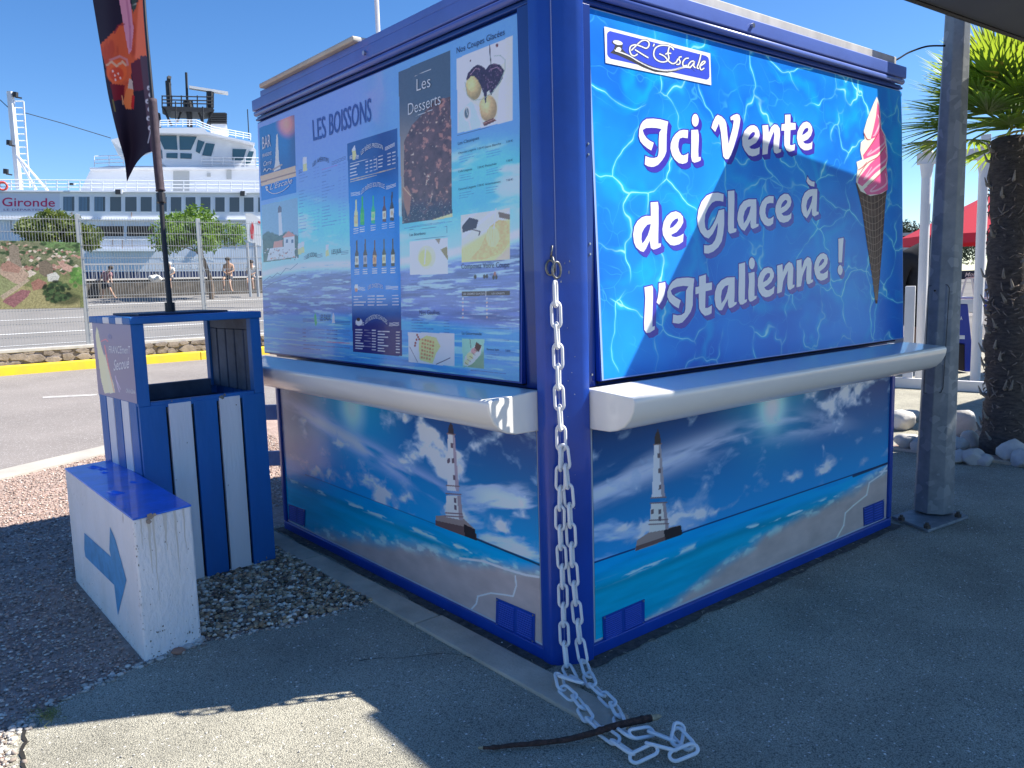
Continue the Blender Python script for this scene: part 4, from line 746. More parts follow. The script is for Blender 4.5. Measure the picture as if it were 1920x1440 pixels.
# ---- printed seaside panels of the lower body
M_print2 = attr_mat('print_satin', rough=.22, spec=.4, coat=.12); M_print3 = attr_mat('print_matt', rough=.35, spec=.16)
def clouds(cv, X, Y, s, thr, seed, c=(150, 175, 205), amt=.9, k=.02):
    pass
def paint_right(cv):
    X, Y = cv.X, cv.Y; U, V = cv.W[..., 0], cv.W[..., 2]; hz = .385
    t = np.clip((V-hz)/.56, 0, 1); g = 1-np.exp(-((U-1.35)/.75)**2)
    cv.C[:] = linA((18, 100, 172))*(1-t)[..., None]+linA((2, 36, 98))*t[..., None]; cv.mix(ss(0, 1, t)*g*.5, (6, 30, 84)); cv.mix((1-ss(0, .55, np.hypot((U-1.45)*.9, V-.98)))*.8, (20, 110, 165)); cv.mix((1-ss(0, .24, np.hypot(U-1.42, V-.86)))**2*.95, (130, 185, 210))
    # long streaks of high cloud
    lnv = .66+.10*np.sin((U-.2)*1.5); st = fbm(U*2.2, (V-lnv)*16, 5, 41); cv.mix(np.exp(-((V-lnv)/.055)**2)*ss(.28, .6, st)*ss(2.4, 1.6, U)*.7, (128, 158, 205))
    st = fbm(U*3, V*14+U*2, 6, 44); cv.mix(ss(.5, .72, st)*ss(1.0, .5, U)*ss(.75, .5, V)*.75, (120, 155, 205))
    cu = fbm(U*7+.8*fbm(U*9, V*9, 3, 5), V*13+.8*fbm(U*9, V*9, 3, 6), 7, 51)+.40*np.exp(-((U-2.12)/.30)**2-((V-.88)/.13)**2)+.14*np.exp(-((U-.42)/.12)**2-((V-.88)/.06)**2)+.17*np.exp(-((V-.46-.02*np.sin(U*5))/.03)**2)-.14
    cv.mix(ss(.48, .66, cu)*.65, (84, 122, 172)); cv.mix(ss(.58, .8, cu+.12*(fbm(U*16, V*16, 4, 3)-.5))*.8, (150, 172, 204))
    sea = V < hz; d = (hz-V)/.34
    sc = linA((0, 108, 186))*(1-ss(0, .4, d))[..., None]+linA((0, 112, 164))*ss(0, .4, d)[..., None]; sc = sc*(.8+.4*fbm(U*4, V*40, 5, 61)[..., None]); cv.mix(sea, sc)
    cv.mix(sea*np.exp(-((d-.32-.04*np.sin(U*4))/.05)**2)*.45, (0, 84, 120)); fo = fbm(U*8, V*50, 4, 66); cv.mix(sea*np.exp(-((d-.26-.03*np.sin(U*5))/.03)**2)*ss(.5, .62, fo)*.7, (130, 175, 200))
    bx = np.interp(Y, [865, 880, 930, 967, 1005, 1082, 1170, 1260], [1680, 1652, 1576, 1500, 1424, 1324, 1206, 1110])
    sm = ss(-14, 30, X-bx+18*(fbm(U*7, V*12, 4, 71)-.5)*2); sand = linA((104, 114, 132))*(.82+.36*fbm(U*9, V*22, 6, 75)[..., None]); cv.mix(sea*sm, sand)
    cv.mix(sea*(1-ss(0, 26, np.abs(X-bx-8)))*ss(.45, .7, fbm(U*14, V*30, 5, 77))*.5, (120, 165, 185)); cv.line([(1664, 872), (1652, 890), (1630, 905), (1625, 928), (1600, 948), (1585, 962), (1582, 985), (1568, 1010)], 2.6, (140, 170, 195), .55); cv.line([(1650, 885), (1665, 882)], 3, (150, 180, 200), .5)
    cv.mix(np.abs(V-hz) < .004, (8, 40, 96)); cv.line([(1600, 893), (1668, 867)], 4, (10, 20, 50), .9)
    rx = lambda x, y: (1080+x/2.619, 700+y/2.619)
    q = lambda P_: [rx(a, b) for a, b in P_]
    cv.poly(q([(290, 875), (300, 820), (360, 780), (515, 745), (523, 790)]), (88, 94, 108)); cv.poly(q([(292, 872), (296, 850), (520, 775), (523, 790)]), (58, 56, 66)); cv.poly(q([(430, 770), (515, 745), (523, 790), (440, 820)]), (24, 28, 38))
    cv.poly(q([(360, 782), (362, 745), (368, 640), (440, 634), (448, 740), (456, 765)]), (136, 146, 170)); cv.poly(q([(425, 640), (440, 634), (456, 765), (440, 768)]), (88, 98, 122)); cv.poly(q([(372, 612), (384, 350), (416, 345), (437, 606)]), (150, 162, 188)); cv.poly(q([(416, 345), (405, 346), (420, 608), (437, 606)]), (90, 104, 132))
    for (yy, w0, w1) in ((612, 368, 442), (638, 366, 446), (722, 361, 450), (742, 359, 454), (350, 382, 420)): cv.line(q([(w0, yy), (w1, yy-4)]), 2.4, (70, 72, 88))
    cv.poly(q([(386, 348), (388, 300), (398, 285), (402, 268), (406, 285), (412, 300), (418, 345)]), (30, 34, 44)); 
    for (x, y) in ((407, 405), (410, 480), (412, 560), (412, 680), (412, 715), (376, 680)): cv.poly(q([(x-6, y-12), (x+6, y-13), (x+6, y+10), (x-6, y+11)]), (58, 62, 80))
def paint_left(cv):
    X, Y = cv.X, cv.Y; U, V = cv.W[..., 1], cv.W[..., 2]; hz = .396; W_ = 2.57-U
    t = np.clip((V-hz)/.56, 0, 1); g = 1-np.exp(-((W_-1.0)/.75)**2)
    cv.C[:] = linA((10, 108, 182))*(1-t)[..., None]+linA((3, 50, 124))*t[..., None]; cv.mix(g*t*.7, (34, 40, 86)); cv.mix((1-ss(0, .6, np.hypot((W_-.9)*.8, V-.98)))*.7, (28, 130, 190)); cv.mix((1-ss(0, .2, np.hypot(W_-.95, V-.86)))*.6, (130, 180, 215))
    lnv = .80-.16*(W_-.2); st = fbm(W_*2.2, (V-lnv)*16, 5, 141); cv.mix(np.exp(-((V-lnv)/.05)**2)*ss(.3, .6, st)*ss(2.2, 1.6, W_)*.75, (128, 152, 210))
    cu = fbm(W_*7+.8*fbm(W_*9, V*9, 3, 5), V*13+.8*fbm(W_*9, V*9, 3, 6), 7, 151)+.22*np.exp(-((W_-1.75)/.35)**2-((V-.74)/.12)**2)+.17*np.exp(-((V-.47)/.045)**2)-.1
    cv.mix(ss(.48, .66, cu)*.65, (84, 124, 178)); cv.mix(ss(.58, .8, cu+.12*(fbm(W_*16, V*16, 4, 3)-.5))*.8, (150, 178, 215)); st = fbm(W_*3, V*14-W_*3, 6, 144); cv.mix(ss(.52, .72, st)*ss(1.7, 2.2, W_)*ss(.75, .6, V)*.8, (130, 165, 215))
    cv.mix((1-ss(.0, .42, W_))*ss(hz+.02, hz+.12, V)*.75, (104, 108, 136))  # painted reflection: far end greyed as by sunlit ground outside
    sea = V < hz; d = (hz-V)/.34; sc = linA((0, 108, 182))*(1-ss(0, .45, d))[..., None]+linA((0, 118, 176))*ss(0, .45, d)[..., None]; cv.mix(sea, sc*(.8+.4*fbm(W_*4, V*40, 5, 161)[..., None])); cv.mix(sea*np.exp(-((d-.2-.1*W_/2)/.05)**2)*.4, (0, 84, 120))
    fo = fbm(W_*8, V*50, 4, 166); cv.mix(sea*np.exp(-((d-.20)/.03)**2)*ss(.5, .62, fo)*.7, (130, 185, 205))
    by = np.interp(X, [530, 576, 691, 805, 863, 900, 939, 1015], [985, 995, 1003, 1028, 1046, 1048, 1056, 1064]); sm = ss(-10, 22, Y-by+26*(fbm(W_*6, V*12, 4, 171)-.5)); cv.mix(sea*sm, linA((104, 114, 136))*(.82+.36*fbm(W_*9, V*22, 6, 175)[..., None])); cv.mix(sea*np.exp(-((Y-by-4)/10)**2)*ss(.45, .7, fbm(W_*14, V*30, 5, 177))*.6, (130, 180, 205))
    cv.line([(863, 1047), (905, 1052), (945, 1066), (985, 1078), (1010, 1082)], 4, (150, 185, 215), .6); cv.line([(966, 1080), (968, 1098), (962, 1118), (945, 1115), (920, 1112), (896, 1118), (893, 1132), (884, 1142)], 3.0, (145, 180, 208), .6)
    cv.line([(573, 890), (830, 988)], 2, (10, 60, 120), .7); cv.line([(892, 1010), (1014, 1060)], 4, (12, 22, 50), .9)
    lx = lambda x, y: (500+x/2.618, 700+y/2.618); q = lambda P_: [lx(a, b) for a, b in P_]
    cv.poly(q([(828, 745), (830, 700), (900, 695), (965, 712), (1022, 765), (1032, 822), (960, 795)]), (86, 92, 108)); cv.poly(q([(828, 745), (829, 722), (970, 752), (1030, 790), (1032, 822), (960, 795)]), (56, 54, 66)); cv.poly(q([(968, 740), (1022, 765), (1032, 822), (972, 800)]), (24, 26, 36))
    cv.poly(q([(879, 705), (882, 600), (952, 600), (955, 700), (965, 722)]), (140, 150, 178)); cv.poly(q([(935, 600), (952, 600), (965, 722), (945, 720)]), (92, 100, 126)); cv.poly(q([(886, 575), (889, 292), (922, 296), (945, 580)]), (160, 170, 200)); cv.poly(q([(922, 296), (911, 295), (928, 578), (945, 580)]), (98, 106, 140))
    for (yy, w0, w1) in ((550, 883, 945), (590, 880, 954), (685, 878, 958), (700, 876, 963), (296, 886, 924)): cv.line(q([(w0, yy), (w1, yy+5)]), 2.4, (74, 74, 94))
    cv.poly(q([(890, 292), (893, 258), (903, 240), (914, 258), (920, 298)]), (34, 36, 48))
    for (x, y) in ((910, 355), (914, 430), (920, 512), (926, 625), (926, 660), (893, 430)): cv.poly(q([(x-6, y-14), (x+6, y-12), (x+6, y+12), (x-6, y+10)]), (60, 62, 86))
sheet('seaside_print', Vector((.19, .0125, .062)), Vector((2.62, .0125, .062)), Vector((2.62, .0125, .955)), Vector((.19, .0125, .955)), 560, 360, paint_right, M_print3, kiosk, gain=GS)
sheet('seaside_print', Vector((.0125, 2.53, .062)), Vector((.0125, .14, .062)), Vector((.0125, .14, .955)), Vector((.0125, 2.53, .955)), 520, 360, paint_left, M_print2, kiosk, gain=GS)
mb = MB(); mb.box(.172, 2.63, .0145, .03, .05, .96); mb.box(.0145, .03, .124, 2.54, .05, .96); mb.build('print_backing', mat('backing', (.55, .6, .65), .4), kiosk)
# blue ventilation plates over the corners of the prints
def plate(pl, q, off=.003, cols=2, rows=11):
    mb = MB(); mb.slab(pl, q, off, .0008); o = mb.build('vent_plate', M_blue, kiosk, bevel=.001); mb = MB()
    (x0, y0), (x1, y1), (x2, y2), (x3, y3) = q
    def L(u, v): return ((x0*(1-u)+x1*u)*(1-v)+(x3*(1-u)+x2*u)*v, (y0*(1-u)+y1*u)*(1-v)+(y3*(1-u)+y2*u)*v)
    for c in range(cols):
        for r in range(rows):
            v = .12+.78*r/(rows-1); u0 = .07+c*.5*.94; u1 = u0+.38; mb.slab(pl, [L(u0, v-.017), L(u1, v-.017), L(u1, v+.017), L(u0, v+.017)], off+.0045, off+.0004)
    mb.build('vent_slat', mat('slat_blue', (.06, .13, .60), .45), o)
    mb = MB()
    for u, v in ((.04, .05), (.96, .05), (.04, .95), (.96, .95)): p = pl.hit(*L(u, v), off); mb.tube([p, p+pl.n*.004], .004, 8)
    mb.build('screw', M_steel, o)
plate(PR, [(1130, 1157), (1209, 1123), (1209, 1168), (1132, 1206)]); plate(PR, [(1619, 952), (1658, 936), (1658, 972), (1620, 987)], rows=7)
plate(PLf, [(930, 1121), (1003, 1152), (1002, 1206), (929, 1172)]); plate(PLf, [(541, 945), (572, 956), (571, 988), (541, 975)], rows=8)
# ---- counters
def counter(ax, a0_, a1_, endpx=None):
    prof = [(.03, 1.086), (.225, 1.073), (.236, 1.066), (.238, 1.050), (.232, 1.020), (.214, .985), (.185, .957), (.150, .940), (.110, .931), (.0, .929), (-.0, 1.086)]
    pr = prof[:-1]+[(-.001, 1.087)]
    mb = MB(); R_ = []
    for t, k in ((a0_, 0), (a1_, 1)): pass
    if ax == 'R': mb.prism([(a0_, -d+.013 if d < .01 else -d, z) for d, z in pr], (a1_-a0_, 0, 0))
    else: mb.prism([(-d+.013 if d < .01 else -d, a0_, z) for d, z in pr], (0, a1_-a0_, 0))
    return mb.build('counter', M_cwhite, kiosk, bevel=.007, seg=3)
counter('R', .157, 2.76); counter('L', .114, 2.72)
mb = MB(); mb.box(.29, 2.8, .075, .10, 1.087, 1.098); mb.box(.075, .10, .28, 2.8, 1.087, 1.098); mb.build('shadow_gap_strip', mat('gap_shade', (.03, .028, .025), .95, bump=1, bscale=400, stretch=(6, 6, 1)), kiosk)  # dark strip added as the shadow gap under the shutters
# ---- cornice and roof edge
mb = MB()
def band(mb, d, z0, z1, x1=2.85, y1=2.83, x0=.157, y0=.113, back=.14):
    mb.box(x0, x1, d, back, z0, z1); mb.box(d, back, y0, y1, z0, z1)
mb = MB(); band(mb, .098, 2.541, 2.553); band(mb, .108, 2.5535, 2.566); mb.build('cornice_lip', M_blue2, kiosk, bevel=.003)
mb = MB(); 
for (p, q) in ((Vector((.158, .098, 2.580)), Vector((2.84, .098, 2.580))), (Vector((.098, .115, 2.580)), Vector((.098, 2.82, 2.580)))): mb.tube([p, q], .0155, 14)
mb.build('cornice_roller', M_blue3, kiosk, smooth=True)
mb = MB(); mb.box(.157, 2.86, .082, .139, 2.598, 2.664); mb.box(.082, .139, .113, 2.84, 2.598, 2.664); mb.build('cornice', M_blue3, kiosk, bevel=.006)
mb = MB(); mb.box(.18, 2.83, .13, .16, 2.6645, 2.725); mb.box(2.80, 2.83, .161, 2.8, 2.6645, 2.725); mb.build('parapet', M_grey, kiosk, bevel=.004)
mb = MB(); mb.box(.09, .14, .15, 2.72, 2.6645, 2.70); mb.build('parapet_fascia', M_blue3, kiosk, bevel=.004)
mb = MB(); mb.box(.06, .16, 1.50, 2.66, 2.7005, 2.728); mb.build('roof_capping', mat('cream_cap', (.50, .46, .38), .6, var=.12, vscale=6), kiosk, bevel=.008)
mb = MB(); mb.box(.161, 2.799, .161, 2.8, 2.60, 2.69); mb.build('roof', M_grey, kiosk)
mb = MB()
for p, n_ in ((Vector((1.33, .082, 2.632)), Vector((0, -1, 0))), (Vector((.082, 1.42, 2.628)), Vector((-1, 0, 0)))): mb.tube([p, p+n_*.012], .011, 10)
mb.build('cornice_bolt', M_steel, kiosk)
mb = MB(); b0 = Vector((.19, 1.47, 2.69)); mb.tube([b0, b0+Vector((0, 0, 2.3))], .0115, 10); mb.tube([b0-Vector((0, 0, .0)), b0+Vector((0, 0, .05))], .03, 10); mb.build('aerial_mast', mat('pole_white', (.7, .7, .7), .35), kiosk, smooth=False)

# worn paint round the hook and small chips along the corner post
mb = MB(); r_ = random.Random(77); CP = Plane((.0, .0, 1), (-2.0, -2.2, 0)); PF1 = Plane((.034, .034, 1), Vector((-.06, -.034, 0))); PF2 = Plane((.034, .034, 1), Vector((-.048, -.078, 0)))
for (x, y, s_, pf) in ((1020, 492, 3.2, 1), (1022, 502, 3.8, 1), (1021, 513, 3.0, 1), (1023, 523, 2.2, 1), (1031, 478, 1.6, 1), (1068, 490, 1.8, 2), (1067, 510, 2.4, 2), (1059, 494, 1.4, 2), (1018, 486, 1.4, 1), (1052, 528, 1.8, 2)):
    pl = PF1 if pf == 1 else PF2; n = 8; mb.poly([pl.hit(x+s_*.6*math.cos(k*6.28/n)*r_.uniform(.6, 1.3), y+s_*1.4*math.sin(k*6.28/n)*r_.uniform(.6, 1.3), .0016) for k in range(n)])
for i in range(26):
    x = r_.uniform(1004, 1040) if i % 2 else r_.uniform(1052, 1080); y = r_.uniform(600, 1200); s_ = r_.uniform(.5, 1.1); pl = PF1 if i % 2 else PF2
    mb.poly([pl.hit(x+s_*math.cos(k*1.26)*r_.uniform(.5, 1.4), y+s_*math.sin(k*1.26)*r_.uniform(.5, 2), .0016) for k in range(5)])
mb.build('paint_chip', mat('bare_primer', (.36, .38, .42), .7, var=.3, vscale=50), kiosk)
# ================================================================ CHAIN
M_plastic = mat('white_plastic', (.80, .80, .80), .38, spec=.45)
chain = empty('chain', (0, -.05, 0), 'white plastic link chain hanging from a hook down the kiosk corner onto the asphalt', 'chain')
VP = Plane((.010, .010, 1), (-2.0, -2.2, 0))
def link_mesh(L=.047, W=.0175, r=.0061):
    pts = []; n = 7; s = L-W
    for k in range(n+1): a = math.pi*k/n; pts.append(Vector((s+W*math.sin(a), W*math.cos(a), 0)))
    for k in range(n+1): a = math.pi*k/n; pts.append(Vector((-s-W*math.sin(a), -W*math.cos(a), 0)))
    mb = MB(); mb.tube(pts, r, 8, closed=True, up=(0, 0, 1)); return mb
lm_ = link_mesh(); LME = bpy.data.meshes.new('link'); LME.from_pydata(lm_.v, [], lm_.f); LME.polygons.foreach_set('use_smooth', [True]*len(LME.polygons)); LME.materials.append(M_plastic)
def put_link(p, t, up):
    t = t.normalized(); y = up.cross(t).normalized(); z = t.cross(y)
    o = bpy.data.objects.new('link', LME); COL.objects.link(o); o.parent = chain
    o.matrix_parent_inverse = Matrix.Translation(-chain.location); o.matrix_basis = Matrix(((t.x, y.x, z.x, p.x), (t.y, y.y, z.y, p.y), (t.z, y.z, z.z, p.z), (0, 0, 0, 1)))
def run(path, pitch, ups, start=0):
    P = smooth_pts(path, 14); d = [0]
    for a, b in zip(P[:-1], P[1:]): d.append(d[-1]+(b-a).length)
    def at(s):
        for i in range(len(P)-1):
            if d[i+1] >= s: f = (s-d[i])/max(1e-9, d[i+1]-d[i]); return P[i].lerp(P[i+1], f)
        return P[-1]
    n = int(d[-1]/pitch); i = 0
    for i in range(n+1):
        s = pitch*(i+.5)
        if s > d[-1]: break
        p = at(s); t = at(min(d[-1], s+pitch*.42))-at(max(0, s-pitch*.42))
        if t.length < 1e-5: continue
        put_link(p, t, ups(p, t, i+start))
toC = Vector((-2.0, -2.15, 0)).normalized()
def up_hang(p, t, i):
    base = toC if i % 2 else toC.cross(Vector((0, 0, 1)))
    k = (.35 if i % 2 else -.25); b = (base + toC.cross(Vector((0, 0, 1)))*k*(1 if i % 2 else 0) + toC*k*(0 if i % 2 else 1)).normalized(); return b
def up_gnd(p, t, i):
    side = t.cross(Vector((0, 0, 1))); side.normalize()
    if p.z > .06: return up_hang(p, t, i)
    return (Vector((0, 0, 1))*math.cos(.5)+side*math.sin(.4 if i % 2 else -.55)).normalized()
def V_(x, y, o=0): return VP.hit(x, y, o)
def Gd(x, y, z=.012): return on(x, y, 2, z+.010)
runA = [V_(1041, 531), V_(1043, 600), V_(1046, 660), V_(1048, 740), V_(1052, 820), V_(1051, 900), V_(1050, 980), V_(1054, 1060), V_(1056, 1130), V_(1058, 1190), V_(1061, 1232, .02), V_(1068, 1262, .05), Gd(1086, 1279, .02), Gd(1062, 1271, .03), Gd(1048, 1272, .02), Gd(1062, 1297), Gd(1083, 1313), Gd(1100, 1342), Gd(1124, 1366), Gd(1150, 1385), Gd(1172, 1404), Gd(1205, 1414), Gd(1218, 1396, .025), Gd(1245, 1402, .018), Gd(1270, 1408), Gd(1284, 1409, .02), Gd(1280, 1385, .02), Gd(1262, 1374, .03)]
run(runA, .077, up_gnd)
runB = [V_(1056, 838, .014), V_(1061, 880, .008), V_(1067, 940), V_(1071, 1010), V_(1075, 1080), V_(1082, 1150), V_(1088, 1205), V_(1096, 1245, .03), Gd(1110, 1283), Gd(1133, 1306), Gd(1155, 1330), Gd(1161, 1352), Gd(1172, 1374, .02), Gd(1190, 1377, .03), Gd(1215, 1372, .02), Gd(1243, 1381, .02), Gd(1268, 1388, .02), Gd(1270, 1362, .035)]
run(runB, .077, up_gnd, 1)
mb = MB(); h0 = V_(1036, 484, -.045); h1 = V_(1031, 494, .0)
mb.tube(smooth_pts([h0-toC*.02, h0+toC*.035, h0+toC*.05+Vector((.008, 0, -.03)), h0+toC*.03+Vector((0, 0, -.05)), h0+toC*.012+Vector((0, 0, -.035))], 5), .0055, 8)
for k, (dx, dz, rr) in enumerate(((-.006, -.035, .020), (.010, -.045, .022))):
    c = h0+toC*(.035+.012*k)+Vector((dx, -dx, dz)); pts = [c+Vector((0, 0, 1))*math.cos(a)*rr*1.35+(toC.cross(Vector((0, 0, 1)))*math.cos(.5*k)+toC*math.sin(.5*k))*math.sin(a)*rr*.8 for a in [2*math.pi*j/16 for j in range(16)]]
    mb.tube(pts, .0045, 7, closed=True)
mb.obox(h0-toC*.004+Vector((-.012, .012, -.035)), toC*.006, Vector((.017, -.017, 0)), Vector((0, 0, .06)))
mb.tube([h0+toC*.015+Vector((-.004, .004, .0)), h0+toC*.02+Vector((.0, 0, .045))], .0035, 6)
mb.build('hook', mat('dull_steel', (.20, .20, .19), .45, metal=.85, var=.4, vscale=60), chain, smooth=True)
# ================================================================ BRANCH
M_bark = mat('bark_dark', (.075, .038, .028), .85, var=.45, vscale=60, bump=1, bscale=160)
br = smooth_pts([on(897, 1403, 2, .012), on(925, 1403, 2, .012), on(960, 1399, 2, .013), on(1000, 1396, 2, .014), on(1060, 1389, 2, .018), on(1110, 1377, 2, .028), on(1145, 1366, 2, .034), on(1185, 1356, 2, .038), on(1215, 1350, 2, .038), on(1240, 1345, 2, .036)], 5)
n = len(br); rr = [(.0055 + .0065*min(1, i/(n*.7)) + (.0022 if i % 11 == 5 else 0) + random.uniform(-.0006, .0006)) for i in range(n)]
for i in range(n): br[i] = br[i]+Vector((0, 0, rr[i]*.4))
branch = empty('branch', br[0], 'broken brown tree branch lying across the white chain on the asphalt', 'branch')
mb = MB(); mb.tube(br[2:-4], rr[2:-4], 10); k1 = br[n//2+6]; mb.tube([k1, k1+Vector((-.01, -.012, .014))], [.006, .003], 7); mb.build('bark', M_bark, branch, smooth=True)
mb = MB(); mb.tube(br[-5:], [rr[-5]*.92, rr[-4]*.9, rr[-3]*.85, rr[-2]*.6, rr[-1]*.25], 7); mb.tube(br[:3], [rr[0]*.7, rr[1]*.9, rr[2]*.93], 7); mb.build('bare_wood', mat('wood_pale', (.42, .33, .20), .8, var=.3, vscale=80), branch)
# ================================================================ WHITE BLOCK WITH ARROW
F_, R_, B_ = on(273, 1243), on(379, 1202), on(142, 1088); BR_ = B_+(R_-F_)
blk = empty('arrow_block', (F_+BR_)/2, 'low white rendered block with blue painted top and a blue arrow on its side', 'block')
M_rend = mat('white_render', (.84, .85, .86), .85, c2=(.74, .74, .72), vscale=4, bump=.8, bscale=60, speck=(.42, .38, .33), sscale=38, samt=.02, stretch=(1, 1, .45))
H_ = .603; mb = MB(); mb.prism([p+Vector((0, 0, -.01)) for p in (F_, R_, BR_, B_)], (0, 0, H_+.01)); mb.build('block_body', M_rend, blk, bevel=.012, seg=3)
M_btop = mat('blue_gloss', (.015, .15, .72), .38, var=.25, vscale=7, coat=.4, bump=.25, bscale=14)
cx = (F_+BR_)/2; sh = lambda p, k=.985: cx+(p-cx)*k
top = [p+Vector((0, 0, H_)) for p in (F_, R_, BR_, B_)]; mb = MB(); rim = []
cc = (top[0]+top[2])/2
for i in range(4):
    a, b = top[i], top[(i+1) % 4]
    for k in range(14): p = a.lerp(b, k/14); rim.append(p)
mb.prism([cc+(p-cc)*1.004+Vector((0, 0, -.006-.009*random.random()**3)) if 0 else cc+(p-cc)*1.003+Vector((0, 0, -.005)) for p in rim], (0, 0, .0085)); mb.build('painted_top', M_btop, blk, bevel=.003)
mb = MB()
for (x, y, s) in ((175, 877, 1), (215, 925, 1.1), (195, 887, .6), (248, 905, .6), (190, 880, .8)):
    c = on(x, y, 2, H_+.002); mb.tube([c+Vector((.03*s, -.035*s, 0)), c+Vector((0, 0, .002)), c+Vector((-.02*s, .04*s, 0))], [.004*s, .012*s, .004*s], 8)
mb.build('paint_blister', M_btop, blk, smooth=True)
BL = Plane(F_, (B_-F_).cross(Vector((0, 0, 1)))*-1)
if BL.n.dot(CAMP-F_) < 0: BL = Plane(F_, -BL.n)
mb = MB(); pshape(mb, BL, [(158, 999), (208, 1044), (205, 1031), (206, 988), (216, 1011), (237, 1088), (221, 1153), (219, 1140), (214, 1097), (160, 1044), (158, 1030)], .0015)
mb.build('painted_arrow', mat('arrow_blue', (.06, .30, .58), .6, var=.18, vscale=12), blk)
# dirt splashes and flaked spots on the two visible faces
BF2 = Plane(F_, Vector((R_-F_).cross(Vector((0, 0, 1))))*(1 if (R_-F_).cross(Vector((0, 0, 1))).dot(CAMP-F_) > 0 else -1))
mb = MB(); r_ = random.Random(12)
def spot(pl, P0, e, u, z, s, asp=1.0):
    c = P0+e*u+Vector((0, 0, z))+pl.n*.0016; d = e.normalized(); mb.poly([c+d*(s*math.cos(k*.9)*r_.uniform(.4, 1.3))+Vector((0, 0, s*asp*math.sin(k*.9)*r_.uniform(.4, 1.3))) for k in range(7)])
for i in range(150):
    if i % 2: spot(BL, F_, B_-F_, r_.uniform(.01, .99), r_.random()**3*.10+.004, r_.uniform(.001, .0045), r_.uniform(.5, 1.6))
    else: spot(BF2, F_, R_-F_, r_.uniform(.03, .97), r_.random()**3*.13+.004, r_.uniform(.001, .0045), r_.uniform(.5, 1.6))
for i in range(46):
    if i % 2: spot(BL, F_, B_-F_, r_.uniform(.02, .95), r_.uniform(.1, .58), r_.uniform(.0008, .0026), r_.uniform(.6, 2.5))
    else: spot(BF2, F_, R_-F_, r_.uniform(.03, .97), r_.uniform(.1, .58), r_.uniform(.0008, .0024), r_.uniform(.6, 2.5))
for i in range(40): spot(BL if i % 2 else BF2, F_, (B_-F_) if i % 2 else (R_-F_), r_.uniform(.0, .012) if i % 2 else r_.uniform(.0, .04), r_.uniform(.02, .59), r_.uniform(.001, .003), r_.uniform(.8, 2.5))
mb.build('dirt_spot', mat('dirt_brown', (.24, .20, .16), .95, var=.3, vscale=40), blk)
mb = MB()
for u, z0_, z1_, w_ in ((.25, .598, .36, .008), (.32, .598, .22, .005), (.52, .598, .44, .010), (.70, .598, .30, .006), (.12, .598, .47, .004), (.85, .598, .40, .005)):
    pts = [(u+r_.uniform(-.01, .01), z0_+(z1_-z0_)*k/8) for k in range(9)]; d = (R_-F_).normalized()
    for (ua, za), (ub, zb_) in zip(pts[:-1], pts[1:]):
        k = (za-z1_)/(z0_-z1_); A_ = F_+(R_-F_)*ua+Vector((0, 0, za))+BF2.n*.0009; C_ = F_+(R_-F_)*ub+Vector((0, 0, zb_))+BF2.n*.0009; mb.poly([A_-d*w_*k, C_-d*w_*k*.8, C_+d*w_*k*.8, A_+d*w_*k])
mb.build('rain_streak', mat('streak_grey', (.62, .60, .54), .9), blk)
# chipped paint and rubble at the foot
mb = MB()
M_mortar = mat('bare_mortar', (.33, .27, .22), .9, var=.3, vscale=30)
for (x, y, s) in ((282, 968, 1.5), (279, 978, 1.2), (290, 965, .8)): mb.slab(Plane(F_, Vector((R_-F_).cross(Vector((0, 0, 1))))*(1 if (R_-F_).cross(Vector((0, 0, 1))).dot(CAMP-F_) > 0 else -1)), [(x-4*s, y-2*s), (x+1*s, y-4*s), (x+5*s, y), (x+1*s, y+4*s), (x-3*s, y+3*s)], .0135, .010)
mb.build('chipped_patch', M_mortar, blk)
st_ = [((372, 1202), .03), ((352, 1214), .022), ((334, 1224), .028), ((325, 1218), .018), ((300, 1236), .016)]
for i, ((x, y), s) in enumerate(st_):
    bm = bmesh.new(); bmesh.ops.create_icosphere(bm, subdivisions=2, radius=s); c = on(x, y)
    for v in bm.verts: v.co *= 1+.25*(random.random()-.5); v.co.z *= .5; v.co += c+Vector((0, 0, s*.25))
    me = bpy.data.meshes.new('pebble'); bm.to_mesh(me); bm.free(); o = link('pebble', me, mat('brick_bit', (.36, .20, .14), .9) if i == 2 else mat('pebble_pale', (.5, .49, .46), .85, var=.2, vscale=40))
    tag(o, ['flat pale stone at the right front corner of the arrow block', 'pale stone second from the right corner of the arrow block', 'reddish brick fragment lying against the foot of the arrow block', 'small pale stone beside the reddish brick fragment', 'small pale stone nearest the front edge of the arrow block'][i], 'stone', 'stones at the foot of the arrow block')
# ================================================================ STRIPED BIN
TH = .063; e1 = Vector((math.cos(TH), math.sin(TH), 0)); e2 = Vector((-math.sin(TH), math.cos(TH), 0)); BW, BD, BH, BS = .655, .62, 1.385, .958
Rb = Vector((-.292, 2.028, 0)); Lb = Rb-e1*BW; Zv = Vector((0, 0, 1))
binr = empty('striped_bin', Lb+e1*BW/2+e2*BD/2, 'tall litter bin clad in blue and white planks with open front', 'bin')
M_pb = mat('plank_blue', (.006, .13, .42), .5, var=.16, vscale=3, stretch=(1, 1, .25), bump=.25, bscale=30)
M_pw = mat('plank_white', (.74, .76, .78), .5, var=.05, vscale=3, stretch=(4, 4, .4), bump=.25, bscale=25)
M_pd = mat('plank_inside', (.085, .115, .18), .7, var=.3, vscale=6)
def bb(name, x0, x1, y0, y1, z0, z1, m, bev=.003, par=None, lab=None):
    mb = MB(); mb.obox(Lb+e1*x0+e2*y0+Zv*z0, e1*(x1-x0), e2*(y1-y0), Zv*(z1-z0)); o = mb.build(name, m, par or binr, bevel=bev)
    if lab: o['label'] = lab
    return o
bounds = [0, .135, .262, .395, .522, .655]
